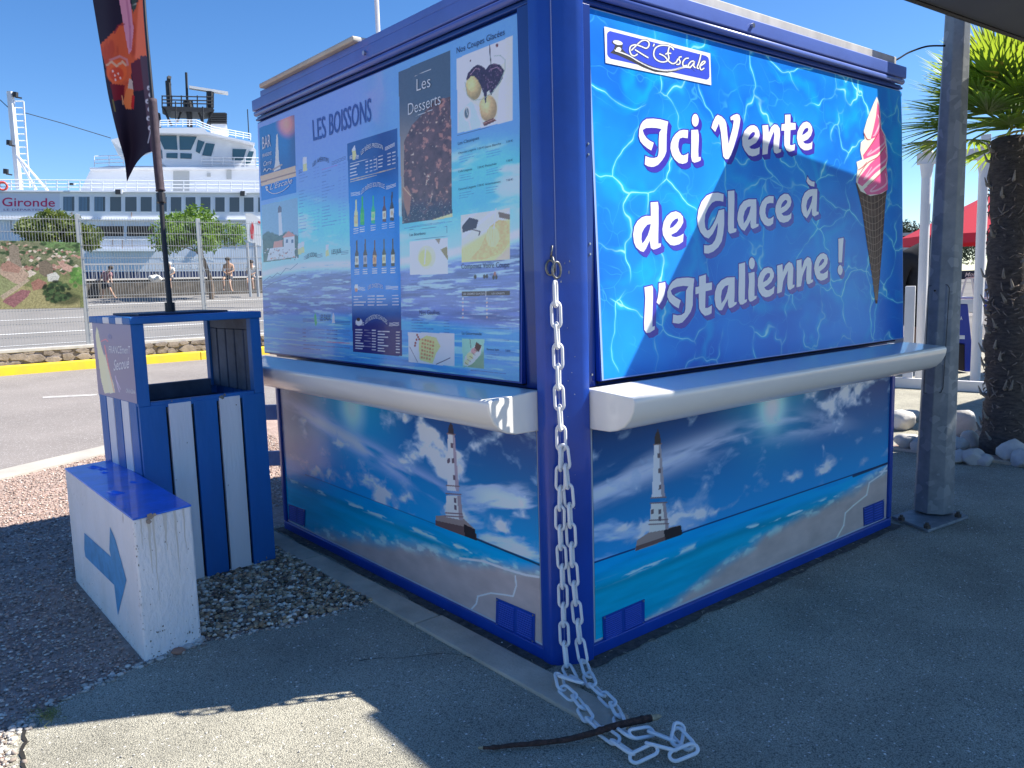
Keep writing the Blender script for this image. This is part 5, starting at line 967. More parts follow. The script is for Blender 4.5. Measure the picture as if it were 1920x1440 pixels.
for i in range(5): bb('plank', bounds[i]+.007 if i else .0, bounds[i+1]-.007 if i < 4 else .655, -.004, .016, .012, BS-.012, M_pw if i in (1, 3) else M_pb, lab='white plank of the bin front' if i in (1, 3) else None)
sb = [.02, .135, .25, .365, .48, .60]
for i in range(5):
    m = M_pw if i in (1, 3) else M_pb
    bb('plank', -.004, .014, sb[i]+.006, sb[i+1]-.006, .012, .965, m); bb('plank', BW-.014, BW+.004, sb[i]+.006, sb[i+1]-.006, .012, BH-.045, M_pb)
    bb('inner_plank', BW-.036, BW-.0145, sb[i]+.009, sb[i+1]-.009, .95, BH-.10, M_pd)
    bb('plank', bounds[i]+.007, bounds[i+1]-.007, BD-.016, BD+.004, .012, BS-.012, m)
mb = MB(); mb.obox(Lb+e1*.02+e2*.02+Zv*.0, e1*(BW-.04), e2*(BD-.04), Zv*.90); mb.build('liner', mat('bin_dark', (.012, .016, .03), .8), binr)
# frame: posts, rails, top
bb('frame_post', -.001, .056, -.001, .05, BS-.012, BH-.036, M_pb); bb('frame_post', BW-.054, BW+.001, -.001, .05, BS-.012, BH-.036, M_pb); bb('frame_post', .002, .05, BD-.05, BD, BS-.01, BH-.036, M_pb); bb('frame_post', BW-.05, BW-.002, BD-.05, BD, BS-.01, BH-.036, M_pb)
bb('frame_rail', .057, BW-.055, .0, .045, BS-.028, BS+.004, M_pb); bb('frame_rail', .05, BW-.05, BD-.045, BD-.002, BS-.07, BS+.03, M_pd); bb('frame_rail', BW-.037, BW-.0152, .05, BD-.05, BH-.098, BH-.0375, M_pd)
bb('top_board', -.012, BW+.008, -.012, .10, BH-.036, BH, M_pb, .006)
for i, (a, b) in enumerate(((.102, .20), (.202, .30), (.302, .40), (.402, .50), (.502, BD+.01))): bb('top_board', -.012, BW+.008, a, b-.001, BH-.036, BH-.002, M_pw if i in (0, 2) else M_pb, .004)
PB = Plane(Lb-e2*.004, -e2); mb = MB(); r_ = random.Random(5); M_wear = mat('worn_wood', (.22, .21, .17), .9, var=.4, vscale=60)
def chip(x, y, sx, sy, off=.0012):
    mb.poly([PB.hit(x+sx*math.cos(k*6.28/9)*r_.uniform(.5, 1.3), y+sy*math.sin(k*6.28/9)*r_.uniform(.5, 1.3), off) for k in range(9)])
for q in ((416, 744, 4.5, 4), (421, 741, 3, 2.5), (443, 759, 1.5, 1.5), (432, 1072, 1, 3), (447, 1070, 1.6, 2.2), (467, 1066, 1.2, 2.6), (388, 1088, 1.4, 2.4), (322, 752, 1.2, 1.6), (357, 748, 1, 1.5), (500, 1046, 1.4, 2.4), (484, 1052, 1.2, 1.8), (330, 900, .7, 2.2), (428, 910, .8, 1.6), (351, 830, .6, 1.8)): chip(*q)
mb.build('chipped_spot', M_wear, binr)
# advertisement sheet on the left side
def paint_ad(cv):
    X, Y = cv.X, cv.Y; cv.fill((72, 84, 140)); cv.mix(ss(590, 720, Y)*.35, (60, 66, 120))
    cv.poly([(181, 612), (184, 620), (190, 650), (197, 672), (207, 700), (214, 735), (196, 738), (190, 715), (184, 670), (179, 630)], (170, 165, 160)); cv.poly([(196, 660), (203, 690), (213, 720), (216, 736), (206, 738), (199, 700)], (185, 176, 165)); cv.line([(196, 648), (204, 690), (214, 735)], 2, (150, 80, 110), .7); cv.line([(190, 640), (198, 636), (202, 640)], 1.5, (170, 70, 110), .7); cv.line([(216, 705), (221, 725), (224, 735)], 1.6, (120, 130, 190), .8); cv.line([(218, 712), (226, 730)], 1.2, (120, 130, 190), .8)
fo_ = -e1*.0055
sheet('advertisement', Lb+e2*.60+Zv*.965+fo_, Lb+e2*.0+Zv*.965+fo_, Lb+Zv*(BH-.038)+fo_, Lb+e2*.60+Zv*(BH-.038)+fo_, 90, 120, paint_ad, attr_mat('ad_gloss', rough=.3), binr, gain=(1/.27, 1/.36, 1/.6))
bb('ad_board', -.0052, -.0012, -.001, .60, .962, BH-.0365, M_pb, 0)
AD = Plane(Lb, -e1)
M_chalk = mat('chalk_white', (.75, .76, .80), .5); mb = MB()
ptext(mb, AD, 'FRANCEmenT', (204, 662), (244, 663), (204, 648), off=.0062, bold=.01); ptext(mb, AD, 'Secoué', (213, 695), (242, 690), (213, 674), off=.0062, bold=.012, shear=.2); ptext(mb, AD, 'ORANGINA', (236, 736), (254, 739), (236, 728), off=.0062, bold=.02)
mb.build('ad_lettering', M_chalk, binr)
mb = MB(); stroke(mb, AD, [(205, 625), (203, 630), (206, 636), (208, 631), (205, 628)], 1.0, .0063); mb.build('ad_emblem', mat('emblem', (.30, .36, .6), .5), binr)
# ================================================================ FLAG
M_pole = mat('pole_black', (.014, .014, .018), .45)
zt = BH; pb_ = on(318, 579, 2, zt+.006); Dp = (pb_-CAMP).dot(FWD)
pb_ = Lb+e1*.30+e2*.33+Zv*zt; Dp = (pb_-CAMP).dot(FWD)
pb_ = dep(319, 580, Dp); pb_.z = zt
flag = empty('beach_flag', pb_, 'black feather flag printed with an orange drink on a tilted pole above the bin', 'flag')
mb = MB(); mb.obox(pb_-e1*.23-e2*.20+Zv*.001, e1*.46, e2*.40, Zv*.010); o = mb.build('base_plate', mat('plate_dark', (.02, .03, .07), .5), flag, bevel=.002)
FP = [(319, 580), (313, 510), (306, 430), (301, 355), (296, 290), (288, 210), (280, 120), (273, 40), (268, -40), (262, -130), (252, -240), (236, -330), (215, -385), (190, -400)]
fp = smooth_pts([dep(x, y, Dp) for x, y in FP], 5); fp[0] = pb_+Zv*.01
mb = MB(); nn = len(fp); mb.tube(fp, [.0155-.0105*min(1, i/nn*1.2) if i < nn*.8 else .005 for i in range(nn)], 8); mb.build('pole', M_pole, flag, smooth=True)
mb = MB(); mb.tube([fp[0], fp[0]+Zv*.05], .026, 10); c = dep(302, 372, Dp); mb.tube([dep(301, 362, Dp), dep(303, 380, Dp)], .024, 10); mb.build('pole_collar', M_pole, flag)
def paint_flag(cv):
    X, Y = cv.X, cv.Y; cv.fill((34, 26, 44)); up = Y < 60
    body = [(187, 85), (215, 58), (235, 38), (246, 20), (262, 0), (280, -10), (284, 60), (280, 120), (270, 105), (256, 118), (246, 140), (250, 172), (232, 180), (212, 160), (200, 130), (190, 95)]
    cv.poly(body, (196, 84, 50)); cv.mix(pmask(X, Y, body)*ss(.45, .65, fbm(X*.06, Y*.03, 4, 3))*.5, (150, 40, 36)); cv.poly([(246, 120), (270, 102), (284, 115), (284, 165), (252, 172)], (92, 34, 52))
    cv.ell(219, 135, 19, 22, (214, 92, 48), 1, .1); cv.ell(219, 139, 13, 13, (190, 60, 40), .8); cv.line([(201, 122), (210, 116), (219, 124), (230, 116), (236, 122)], 4, (205, 160, 130), .9)
    for (x, y) in ((212, 134), (216, 142), (222, 138), (226, 146), (217, 150)): cv.ell(x, y, 1.8, 2.2, (230, 200, 190), .8)
    cv.line([(207, 112), (225, 106), (238, 112), (240, 122)], 4, (190, 120, 120), .9); cv.poly([(207, 157), (234, 160), (232, 186), (214, 190)], (110, 18, 32)); cv.poly([(244, 148), (250, 165), (252, 195), (246, 205), (236, 204), (231, 190), (238, 165)], (205, 110, 62)); cv.poly([(243, 146), (249, 152), (250, 168), (240, 165)], (180, 160, 150)); cv.poly([(248, 178), (253, 180), (251, 206), (246, 200)], (170, 30, 34)); cv.line([(229, 180), (231, 196)], 2, (200, 140, 100)); cv.line([(212, 188), (216, 208)], 3, (120, 110, 60), .7)
    cv.poly([(224, -60), (238, -40), (246, 10), (251, 55), (247, 95), (242, 102), (236, 70), (229, 30), (222, -10)], (196, 130, 150)); cv.line([(238, 0), (244, 50), (245, 90)], 4, (160, 90, 120), .6)
    cv.line([(215, 62), (222, 48), (233, 45)], 3, (120, 30, 50), .8)
    cv.mix(ss(258, 263, X+.06*(Y-0))*(Y < 110), (226, 110, 80)); cv.poly([(246, -20), (258, -18), (256, 14), (250, 24), (248, 8)], (50, 66, 60)); cv.line([(248, 12), (256, 8)], 2, (170, 170, 160)); 
    cv.mix((Y > 105)*ss(-2.5, 0, X-(264+.115*(Y-105))), (84, 66, 80))
    for (x, y) in ((280, 165), (283, 178), (277, 190), (284, 192), (281, 205), (288, 210), (279, 222), (286, 228), (282, 240)): cv.ell(x, y, 4, 4.5, (200, 200, 210), .85); cv.ell(x+1, y+1, 2, 2, (40, 30, 45), .8)
    cv.line([(283, 245), (278, 268)], 2, (190, 190, 200), .7)
def flag_cloth():
    Lf = [(118, -370), (140, -250), (158, -120), (172, -20), (184, 70), (197, 140), (211, 205), (222, 262), (233, 305), (240, 341)]
    Rf = [(190, -400), (240, -310), (262, -160), (268, -60), (273, 30), (280, 110), (286, 180), (290, 225), (292, 258), (290, 284)]
    nv, nu = 300, 90; Ls = smooth_pts([Vector((x, y, 0)) for x, y in Lf], 32)[:nv]; Rs = smooth_pts([Vector((x, y, 0)) for x, y in Rf], 32)[:nv]; nv = len(Ls)
    W = np.zeros((nv, nu, 3))
    for j in range(nv):
        for i in range(nu):
            s = i/(nu-1); q = Ls[j].lerp(Rs[j], s); t = j/(nv-1)
            sag = 0
            if t > .9: sag = -22*((t-.9)/.1)**1.5*math.sin(math.pi*s)*(.8)
            D = Dp+.05*math.sin(s*7+t*6)*(1-s)+.03*math.sin(s*3+t*15)*(1-s)+.22*(1-s)
            W[j, i] = dep(q.x+2*math.sin(t*17)*(1-s), q.y+sag, D)
    D_ = W-np.array(CAMP); z = D_@np.array(FWD); X = 960+FPX*(D_@np.array(RGT))/z; Y = 720-FPX*(D_@np.array(UPV))/z; cv = Canvas(X, Y); paint_flag(cv)
    V = W.reshape(-1, 3); idx = np.arange(len(V)).reshape(nv, nu); F = np.stack([idx[:-1, :-1], idx[:-1, 1:], idx[1:, 1:], idx[1:, :-1]], -1).reshape(-1, 4)
    me = bpy.data.meshes.new('flag_cloth'); me.from_pydata(V.tolist(), [], F.tolist()); me.polygons.foreach_set('use_smooth', [True]*len(me.polygons))
    at = me.color_attributes.new('print', 'FLOAT_COLOR', 'POINT'); C = np.clip(cv.C*1.15, 0, .85).reshape(-1, 3); at.data.foreach_set('color', np.concatenate([C, np.ones((len(V), 1))], 1).astype(np.float32).reshape(-1))
    o = link('flag_cloth', me, attr_mat('cloth_print', rough=.75, spec=.2), flag); sd = o.modifiers.new('s', 'SOLIDIFY'); sd.thickness = .0015
flag_cloth()
mb = MB(); sl_ = smooth_pts([dep(x, y, Dp) for x, y in ((286, 186), (289, 225), (292, 262), (295, 300), (299, 340), (301, 358))], 4); mb.tube(sl_, [.022]*(len(sl_)-1)+[.026], 10); mb.build('pole_sleeve', mat('sleeve', (.055, .038, .05), .8, var=.35, vscale=30, stretch=(4, 4, 1)), flag, smooth=True)
# ================================================================ GALVANISED POST
M_galv = mat('galvanised', (.25, .275, .29), .6, metal=.25, c2=(.165, .19, .21), vscale=11, speck=(.27, .295, .31), sscale=22, samt=.3, spec=.5)
pc = Vector((3.055, -.07, 0)); LEAN = Vector((RGT.x, RGT.y, 0)).normalized()*.0128; post = empty('lamp_post', pc, 'galvanised steel octagonal post bolted to the asphalt right of the kiosk', 'post')
mb = MB(); ring = []
for z, r in ((.03, .114), (4.6, .043)):
    ring.append([pc+LEAN*z+Vector((r*math.cos(math.pi/4*k+.12), r*math.sin(math.pi/4*k+.12), z)) for k in range(8)])
b = len(mb.v); mb.v += [tuple(p) for p in ring[0]+ring[1]]
for k in range(8): mb.f.append((k, (k+1) % 8, 8+(k+1) % 8, 8+k))
mb.f += [tuple(range(7, -1, -1)), tuple(range(8, 16))]; mb.build('shaft', M_galv, post, bevel=.006)
POSTN = Plane(pc+Vector((-.083, -.074, 0)), Vector((-2.01-3, -2.2, 0)))
fc = Plane(pc+Vector((-.112, -.02, 0)), Vector((-1, -.38, 0)))
mb = MB(); 
def on_shaft(px_, py_, off):
    # point of the octagonal shaft nearest the viewer at that pixel, pushed outwards
    d = ray(px_, py_); best = None
    for k in range(8):
        a0 = math.pi/4*k+.12; am = a0+math.pi/8; n_ = Vector((math.cos(am), math.sin(am), 0)); 
        ap0 = .114*math.cos(math.pi/8); ap1 = .043*math.cos(math.pi/8); slope = (ap0-ap1)/4.57
        n3 = Vector((n_.x, n_.y, slope-n_.dot(LEAN))); o3 = pc+n_*ap0+Vector((0, 0, .03)); 
        if n3.dot(d) >= 0: continue
        t = (o3-CAMP).dot(n3)/n3.dot(d); P_ = CAMP+d*t
        if best is None or t > best[0]: best = (t, P_, n_)
    return best[1]+best[2]*off
q = [(1742, 536), (1776, 534), (1780, 540), (1768, 727), (1764, 736), (1733, 737)]
f_ = [on_shaft(x, y, .004) for x, y in q]; b_ = [on_shaft(x, y, -.004) for x, y in q]; k = len(mb.v); mb.v += [tuple(p) for p in f_+b_]; n = 6
mb.f += [tuple(range(n)), tuple(range(2*n-1, n-1, -1))]+[(i, (i+1) % n, n+(i+1) % n, n+i) for i in range(n)]
pan = mb.build('access_panel', M_galv, post)
mb = MB(); 
for a, b in zip(q, q[1:]+q[:1]): mb.tube([on_shaft(*a, .003), on_shaft(*b, .003)], .0022, 5)
c = on_shaft(1753, 545, .003); mb.tube([c, c+Vector((-.005, -.004, 0))], .006, 8); mb.build('panel_gap', M_black, post)
mb = MB(); cb = [on(1672, 973), on(1740, 1000), on(1816, 973), on(1752, 948)]; 
mb.prism([p+Vector((0, 0, .002)) for p in cb], (0, 0, .018)); mb.build('base_plate', M_galv, post, bevel=.003)
for (x, y) in ((1690, 975), (1738, 990), (1796, 969), (1752, 953)):
    c = on(x, y, 2, .02); mb = MB(); mb.tube([c, c+Vector((0, 0, .018))], .020, 6); mb.tube([c+Vector((0, 0, .018)), c+Vector((0, 0, .032))], .010, 10); mb.build('bolt', mat('rusty_bolt', (.10, .085, .075), .6, metal=.6, var=.4, vscale=60), post)
# cable between kiosk roof and post
ca = Vector((2.82, .17, 2.705)); cbp = on_shaft(1772, 86, .004)
mb = MB(); mb.tube(smooth_pts([ca+Vector((-.2, .1, .02)), ca, dep(1705, 98, 5.0), dep(1738, 87, 5.0), cbp], 6), .0055, 8); tag(mb.build('cable', mat('rubber', (.008, .008, .009), .95, spec=.1), smooth=True), 'black cable running from the kiosk roof to the galvanised post', 'cable')
# ================================================================ PARASOLS
M_par = mat('parasol_cloth', (.10, .11, .12), .85, spec=.2, var=.06, vscale=2)
def parasol(corner_, size, H, rise, label, rot=-.0515):
    c, s = math.cos(rot), math.sin(rot); u = Vector((c, s, 0)); v = Vector((s*.9, -c, 0)).normalized(); o3 = Vector(corner_)
    ctr = o3+u*size/2+v*size/2; root = empty('parasol', (ctr.x, ctr.y, 0), label, 'parasol', 'large square parasols over the terrace')
    C4 = [o3, o3+u*size, o3+(u+v)*size, o3+v*size]; apex = ctr+Vector((0, 0, rise)); mb = MB(); th = Vector((0, 0, .004))
    for i in range(4): a, b = C4[i], C4[(i+1) % 4]; mb.prism([a, b, apex], th)
    mb.build('canopy', M_par, root)
    mb = MB()
    for i in range(4): mb.tube([C4[i]+Vector((0, 0, -.008)), C4[(i+1) % 4]+Vector((0, 0, -.008))], .011, 6); mb.tube([C4[i]+Vector((0, 0, -.02)), apex+Vector((0, 0, -.03))], .012, 6)
    mb.build('rib_frame', M_black, root)
    mb = MB(); mb.tube([(ctr.x, ctr.y, .05), tuple(apex)], .032, 12); mb.build('pole', mat('pole_grey', (.2, .2, .21), .4, metal=.5), root)
    mb = MB(); mb.box(ctr.x-.35, ctr.x+.35, ctr.y-.35, ctr.y+.35, 0, .06); mb.build('foot', M_conc, root, bevel=.01)
parasol((1.82, -.205, 2.836), 3.0, 2.836, .45, 'dark grey square parasol whose corner hangs into the top right of the view')
parasol((2.03, -1.27, 3.5), 3.4, 3.5, .4, 'tall dark parasol added out of view to shade the foreground asphalt')  # unseen, invented to cast the foreground shadow edge
parasol((4.86, -.40, 2.80), 3.0, 2.8, .4, 'dark parasol added out of view to shade the palm bed', rot=0)  # unseen, added to keep palm foot and rocks in shade
parasol((7.9, .35, 2.80), 3.0, 2.8, .4, 'dark parasol added out of view to shade the ground before the white arch', rot=.0)  # unseen shade caster added for the ground before the arch
parasol((11.0, 1.3, 2.80), 3.2, 2.8, .4, 'dark parasol added out of view to shade the ground around the white arch', rot=.0)  # another unseen shade caster, added for the ground at the arch
# ================================================================ WIRE FENCE
FY = 16.45; FE = Plane((3, FY, 1), (0, -1, 0))
M_wire = mat('wire_zinc', (.36, .36, .35), .45, metal=.4)
fence = empty('mesh_fence', (3, FY, .45), 'tall welded wire mesh fence with steel posts standing on the stone wall', 'fence')
pa = FE.hit(160, 560); pb = FE.hit(380, 520); bay = pb.x-pa.x; zb, zt_ = FE.hit(100, 656).z, FE.hit(100, 408).z
xs = [pa.x+bay*k for k in range(-5, 5)]
mb = MB()
def zf(x, y): return FE.hit(x, y).z
for x in xs:
    mb = MB(); mb.box(x-.045, x+.045, FY+.02, FY+.07, .40, zt_+.06 if abs(x-pa.x) > .1 else zt_+.09); mb.build('post', mat('fence_post', (.38, .39, .39), .4, metal=.5), fence, bevel=.006)
for x0, x1 in zip(xs[:-1], xs[1:]):
    mb = MB(); w_ = .0026; n = int((x1-x0)/.052)
    for k in range(1, n): 
        x = x0+(x1-x0)*k/n; mb.obox(Vector((x-w_, FY-.004, zb)), Vector((2*w_, 0, 0)), Vector((0, .006, 0)), Vector((0, 0, zt_-zb+.03)))
    z = zb+.02
    while z < zt_:
        mb.obox(Vector((x0+.03, FY+.003, z)), Vector((x1-x0-.06, 0, 0)), Vector((0, .007, 0)), Vector((0, 0, .011))); z += .26
    mb.build('wire_panel', M_wire, fence)
mb = MB(); mb.box(xs[0], xs[-1], FY-.006, FY+.012, zb-.02, zb+.02); mb.build('bottom_wire', M_black, fence)
# printed banner tied to the fence: aerial view of a village
def paint_banner(cv):
    X, Y = cv.X, cv.Y; cv.C[:] = linA((132, 140, 78))*(.75+.5*fbm(X*.07, Y*.1, 5, 3)[..., None]); 
    cv.mix(ss(540, 470, Y)*.6, linA((128, 132, 108))*(.6+.8*fbm(X*.2, Y*.25, 5, 5)[..., None])); cv.poly([(70, 448), (150, 450), (150, 480), (110, 478), (85, 462)], (110, 150, 80)); cv.poly([(0, 560), (40, 535), (150, 560), (150, 585), (0, 590)], (168, 160, 100)); cv.poly([(0, 520), (35, 530), (30, 545), (0, 560)], (150, 158, 100))
    r2 = random.Random(4)
    for i in range(170):
        x = r2.uniform(0, 150); y = 452+r2.random()*r2.random()*70+ (x*.15); s = 1.5+(y-450)*.05
        if y > 520: continue
        cv.poly([(x-s*1.4, y), (x, y-s), (x+s*1.5, y-s*.2), (x+s*.2, y+s*.8)], r2.choice([(190, 140, 120), (205, 175, 150), (160, 110, 95), (60, 85, 55), (220, 205, 185), (75, 95, 60)]))
    for i in range(60): cv.ell(r2.uniform(0, 150), r2.uniform(447, 478), r2.uniform(2, 7), r2.uniform(1.5, 3.5), r2.choice([(50, 85, 45), (70, 100, 55), (90, 115, 65)]), .9, .3)
    cv.poly([(17, 462), (24, 458), (35, 463), (36, 480), (42, 500), (25, 510), (18, 495)], (150, 135, 115)); cv.poly([(0, 500), (15, 488), (45, 505), (55, 516), (40, 535), (25, 530), (0, 514)], (190, 160, 135)); cv.poly([(0, 500), (15, 488), (40, 502), (35, 512), (5, 508)], (175, 130, 110)); cv.poly([(10, 560), (40, 543), (58, 545), (52, 556), (26, 577), (5, 566)], (160, 100, 105)); cv.poly([(72, 492), (86, 487), (98, 497), (100, 508), (86, 520), (74, 512)], (130, 115, 95)); cv.poly([(88, 515), (104, 510), (112, 518), (108, 528), (90, 528)], (205, 205, 195)); cv.poly([(58, 530), (72, 522), (88, 530), (84, 540), (62, 545)], (170, 115, 95)); cv.poly([(106, 488), (150, 505), (146, 514), (118, 506)], (205, 160, 140)); cv.poly([(0, 555), (52, 522), (56, 526), (6, 562)], (190, 170, 140))
    cv.ell(122, 560, 30, 12, (70, 80, 45), .8, .3)
    for i in range(90): a = r2.random()*6.28; d = r2.random()**.5; cv.ell(107+27*d*math.cos(a), 547+20*d*math.sin(a), 4, 3, r2.choice([(35, 65, 35), (50, 85, 42), (72, 105, 55), (25, 48, 28)]), .9, .4)
    for i in range(40): a = r2.random()*6.28; d = r2.random()**.5; cv.ell(144+12*d*math.cos(a), 520+18*d*math.sin(a), 4, 3.5, r2.choice([(90, 150, 50), (110, 170, 60), (70, 125, 45)]), .9, .4)
    cv.C *= (.45+1.1*fbm(X*.55, Y*.6, 4, 9))[..., None]; cv.C = cv.C*.8+cv.C.mean(-1, keepdims=True)*.25
bo = Vector((0, -.012, 0)); ban = sheet('printed_banner', FE.hit(-150, 583)+bo, FE.hit(157, 577)+bo, FE.hit(150, 455)+bo, FE.hit(-150, 447)+bo, 420, 170, paint_banner, attr_mat('banner_print', rough=.7, spec=.2), None, gain=(.62, .62, .62))
tag(ban, 'large banner with an aerial photograph of a village tied to the wire fence', 'banner'); sd = ban.modifiers.new('s', 'SOLIDIFY'); sd.thickness = .004
# ================================================================ TREES
M_leafA = mat('leaf_green', (.13, .17, .03), .6, c2=(.035, .06, .015), vscale=1.6)
M_leafB = mat('leaf_fresh', (.14, .26, .03), .6, c2=(.035, .08, .015), vscale=1.6)
M_trunk = mat('trunk_brown', (.16, .12, .09), .9, var=.3, vscale=8, bump=1, bscale=30)
def leafcloud(name, blobs, n, ls, m, parent, seed):
    r = np.random.RandomState(seed); P = []; T = sum(b[3] for b in blobs)
    V = []; F = []
    for (c, rad, sq, wgt) in blobs:
        k = int(n*wgt/T); d = r.normal(size=(k, 3)); d /= np.linalg.norm(d, axis=1)[:, None]; d *= (r.rand(k, 1)**.4)*rad*(1+.25*r.normal(size=(k, 1))*.4); d[:, 2] *= sq; P.append(d+np.array(c))
    P = np.concatenate(P); k = len(P); a = r.normal(size=(k, 3)); a[:, 2] -= .3; a /= np.linalg.norm(a, axis=1)[:, None]; b = r.normal(size=(k, 3)); b -= a*(a*b).sum(1)[:, None]; b /= np.linalg.norm(b, axis=1)[:, None]
    l = ls*(.6+.8*r.rand(k, 1)); w_ = l*.34
    V = np.stack([P-a*l, P+b*w_, P+a*l, P-b*w_], 1).reshape(-1, 3); F = np.arange(k*4).reshape(k, 4)
    me = bpy.data.meshes.new(name); me.vertices.add(len(V)); me.vertices.foreach_set('co', V.astype(np.float32).reshape(-1)); me.loops.add(k*4); me.loops.foreach_set('vertex_index', F.reshape(-1).astype(np.int32)); me.polygons.add(k); me.polygons.foreach_set('loop_start', (np.arange(k)*4).astype(np.int32)); me.polygons.foreach_set('loop_total', np.full(k, 4, np.int32)); me.update(calc_edges=True)
    return link(name, me, m, parent)
TY = 35.5; TP = Plane((5, TY, 2), (0, -1, 0))
def street_tree(px0, px1, py0, py1, tx, label, m, seed, n=5200):
    c = TP.hit((px0+px1)/2, (py0+py1)/2); w_ = abs(TP.hit(px1, py0).x-TP.hit(px0, py0).x)/2; h_ = abs(TP.hit(px0, py0).z-TP.hit(px0, py1).z)/2
    tb = TP.hit(tx, 500); base = Vector((tb.x, TY, qz(TY))); root = empty('street_tree', base, label, 'tree', 'trees beyond the fence'); r = random.Random(seed); blobs = []
    for i in range(15):
        a = r.uniform(0, 6.28); d = r.random()**.5; ex = math.cos(a)*d*w_*.82; ez = math.sin(a)*d*h_*.62
        blobs.append(((c.x+ex, TY+r.uniform(-.5, .6)*w_, c.z+ez-abs(ex)/w_*h_*.25), r.uniform(.22, .42)*w_, .7, r.uniform(.6, 1.2)))
    leafcloud('crown', blobs, n, .115, m, root, seed)
    mb = MB(); top = Vector((c.x, TY, c.z)); mb.tube(smooth_pts([base-Vector((0, 0, .1)), base+Vector((.03, 0, .8)), base.lerp(top, .6), top], 4), [.12]*4+[.1]*4+[.07]*4+[.04], 8)
    for b in blobs[:8]: mb.tube([base.lerp(top, r.uniform(.55, .8)), Vector(b[0])], [.04, .012], 6)
    mb.build('trunk', M_trunk, root, smooth=True)
street_tree(2, 186, 382, 490, 95, 'broad leafy tree above the village banner', M_leafA, 3, 9500)
street_tree(284, 452, 374, 478, 392, 'round green tree beyond the fence behind the flag pole', M_leafB, 5, 9000)
# ================================================================ SEA WALL, RAILING, SIGN
mb = MB(); mb.box(-50, 25, 39.6, 40.4, 1.2, 2.12); tag(mb.build('quay_wall', mat('dark_stone', (.13, .115, .10), .95, c2=(.06, .055, .05), vscale=3, bump=1, bscale=9)), 'dark stone quay wall in front of the ferry', 'wall')
mb = MB(); mb.box(-50, 25, 39.55, 40.45, 2.122, 2.20); tag(mb.build('wall_coping', mat('coping_pale', (.55, .53, .5), .9)), 'pale coping along the top of the dark quay wall', 'coping')
rail = empty('quay_railing', (8, 43, 1.5), 'grey metal railing on the quay edge before the ship hull', 'railing'); mb = MB()
for i in range(260): x = -22+i*.17; mb.box(x, x+.035, 43.0, 43.03, 1.3, 2.95)
mb.box(-22, 23, 42.99, 43.04, 2.95, 3.03); mb.build('bars', mat('rail_grey', (.30, .32, .35), .5), rail)
mb = MB(); mb.box(-50, 26, 42.8, 52, .5, 1.35); tag(mb.build('quay', mat('quay_conc', (.3, .29, .27), .9, var=.2), ), kind='structure')
SG = Plane(dep(475, 430, 33), (-.35, -1, 0))
sgn = empty('ferry_sign', SG.hit(475, 545), 'white information board with a red mark standing by the quay', 'sign')
mb = MB(); mb.slab(SG, [(460, 400), (472, 400), (490, 412), (520, 425), (520, 480), (490, 462), (464, 452)], .02, -.06); mb.build('board', M_white, sgn)
mb = MB(); mb.slab(SG, [(471, 418), (474, 417), (476, 426), (475, 449), (471, 447), (469, 432)], .03, .021); mb.slab(SG, [(484, 414), (500, 420), (500, 424), (484, 418)], .03, .021); mb.build('red_mark', mat('sign_red', (.62, .03, .04), .5), sgn)
mb = MB()
for x in (463, 478, 500): p = SG.hit(x, 455); mb.tube([p, Vector((p.x, p.y, 1.2))], .06, 8)
mb.build('sign_post', mat('post_steel', (.36, .38, .4), .5, metal=.3), sgn)
# ================================================================ FERRY
P1 = dep(118, 380, 60); P2 = dep(478, 380, 65); du = Vector((P2.x-P1.x, P2.y-P1.y, 0)).normalized(); sn = Vector((du.y, -du.x, 0))
if sn.dot(CAMP-P1) < 0: sn = -sn
SP = Plane(P1, sn)
M_hull = mat('ship_white', (.74, .76, .80), .45, var=.04, vscale=.3); M_hull2 = mat('ship_grey_white', (.62, .66, .74), .5, c2=(.52, .56, .63), vscale=1.2, stretch=(1, 1, .12)); M_navy = mat('ship_navy', (.02, .035, .11), .5)
M_glass = mat('ship_glass', (.09, .11, .13), .2, spec=.5); M_gl2 = mat('bridge_glass', (.035, .09, .12), .06, spec=.8); M_smast = mat('mast_black', (.02, .022, .026), .6)
ship = empty('ferry', SP.hit(250, 560, -4), 'big white car ferry moored behind the fence with bridge, radar mast and long window row', 'ferry')
mb = MB(); mb.slab(SP, [(-330, 410), (700, 412), (700, 507), (-330, 512)], 0, -14); mb.build('hull', M_hull2, ship)
mb = MB(); mb.slab(SP, [(-330, 512), (700, 507), (700, 640), (-330, 640)], -.02, -14); mb.build('lower_hull', M_navy, ship)
mb = MB(); mb.slab(SP, [(-330, 357), (700, 363), (700, 411), (-330, 409)], .15, -13.5); deck = mb.build('deck_wall', M_hull, ship)
mb = MB(); mb.slab(SP, [(-330, 354.5), (700, 360.5), (700, 363), (-330, 357)], .45, -13.6); mb.slab(SP, [(-330, 409), (700, 411), (700, 413.5), (-330, 411.5)], .35, .0); mb.slab(SP, [(165, 466), (296, 466), (290, 471), (165, 471)], .5, 0); mb.build('deck_edge', M_hull, ship)
WX = [(450, 540), (562, 650), (675, 762), (788, 877), (897, 988), (1008, 1097), (1120, 1205), (1225, 1310), (1332, 1412), (1440, 1520), (1545, 1622), (1648, 1728), (1752, 1830), (1855, 1935)]
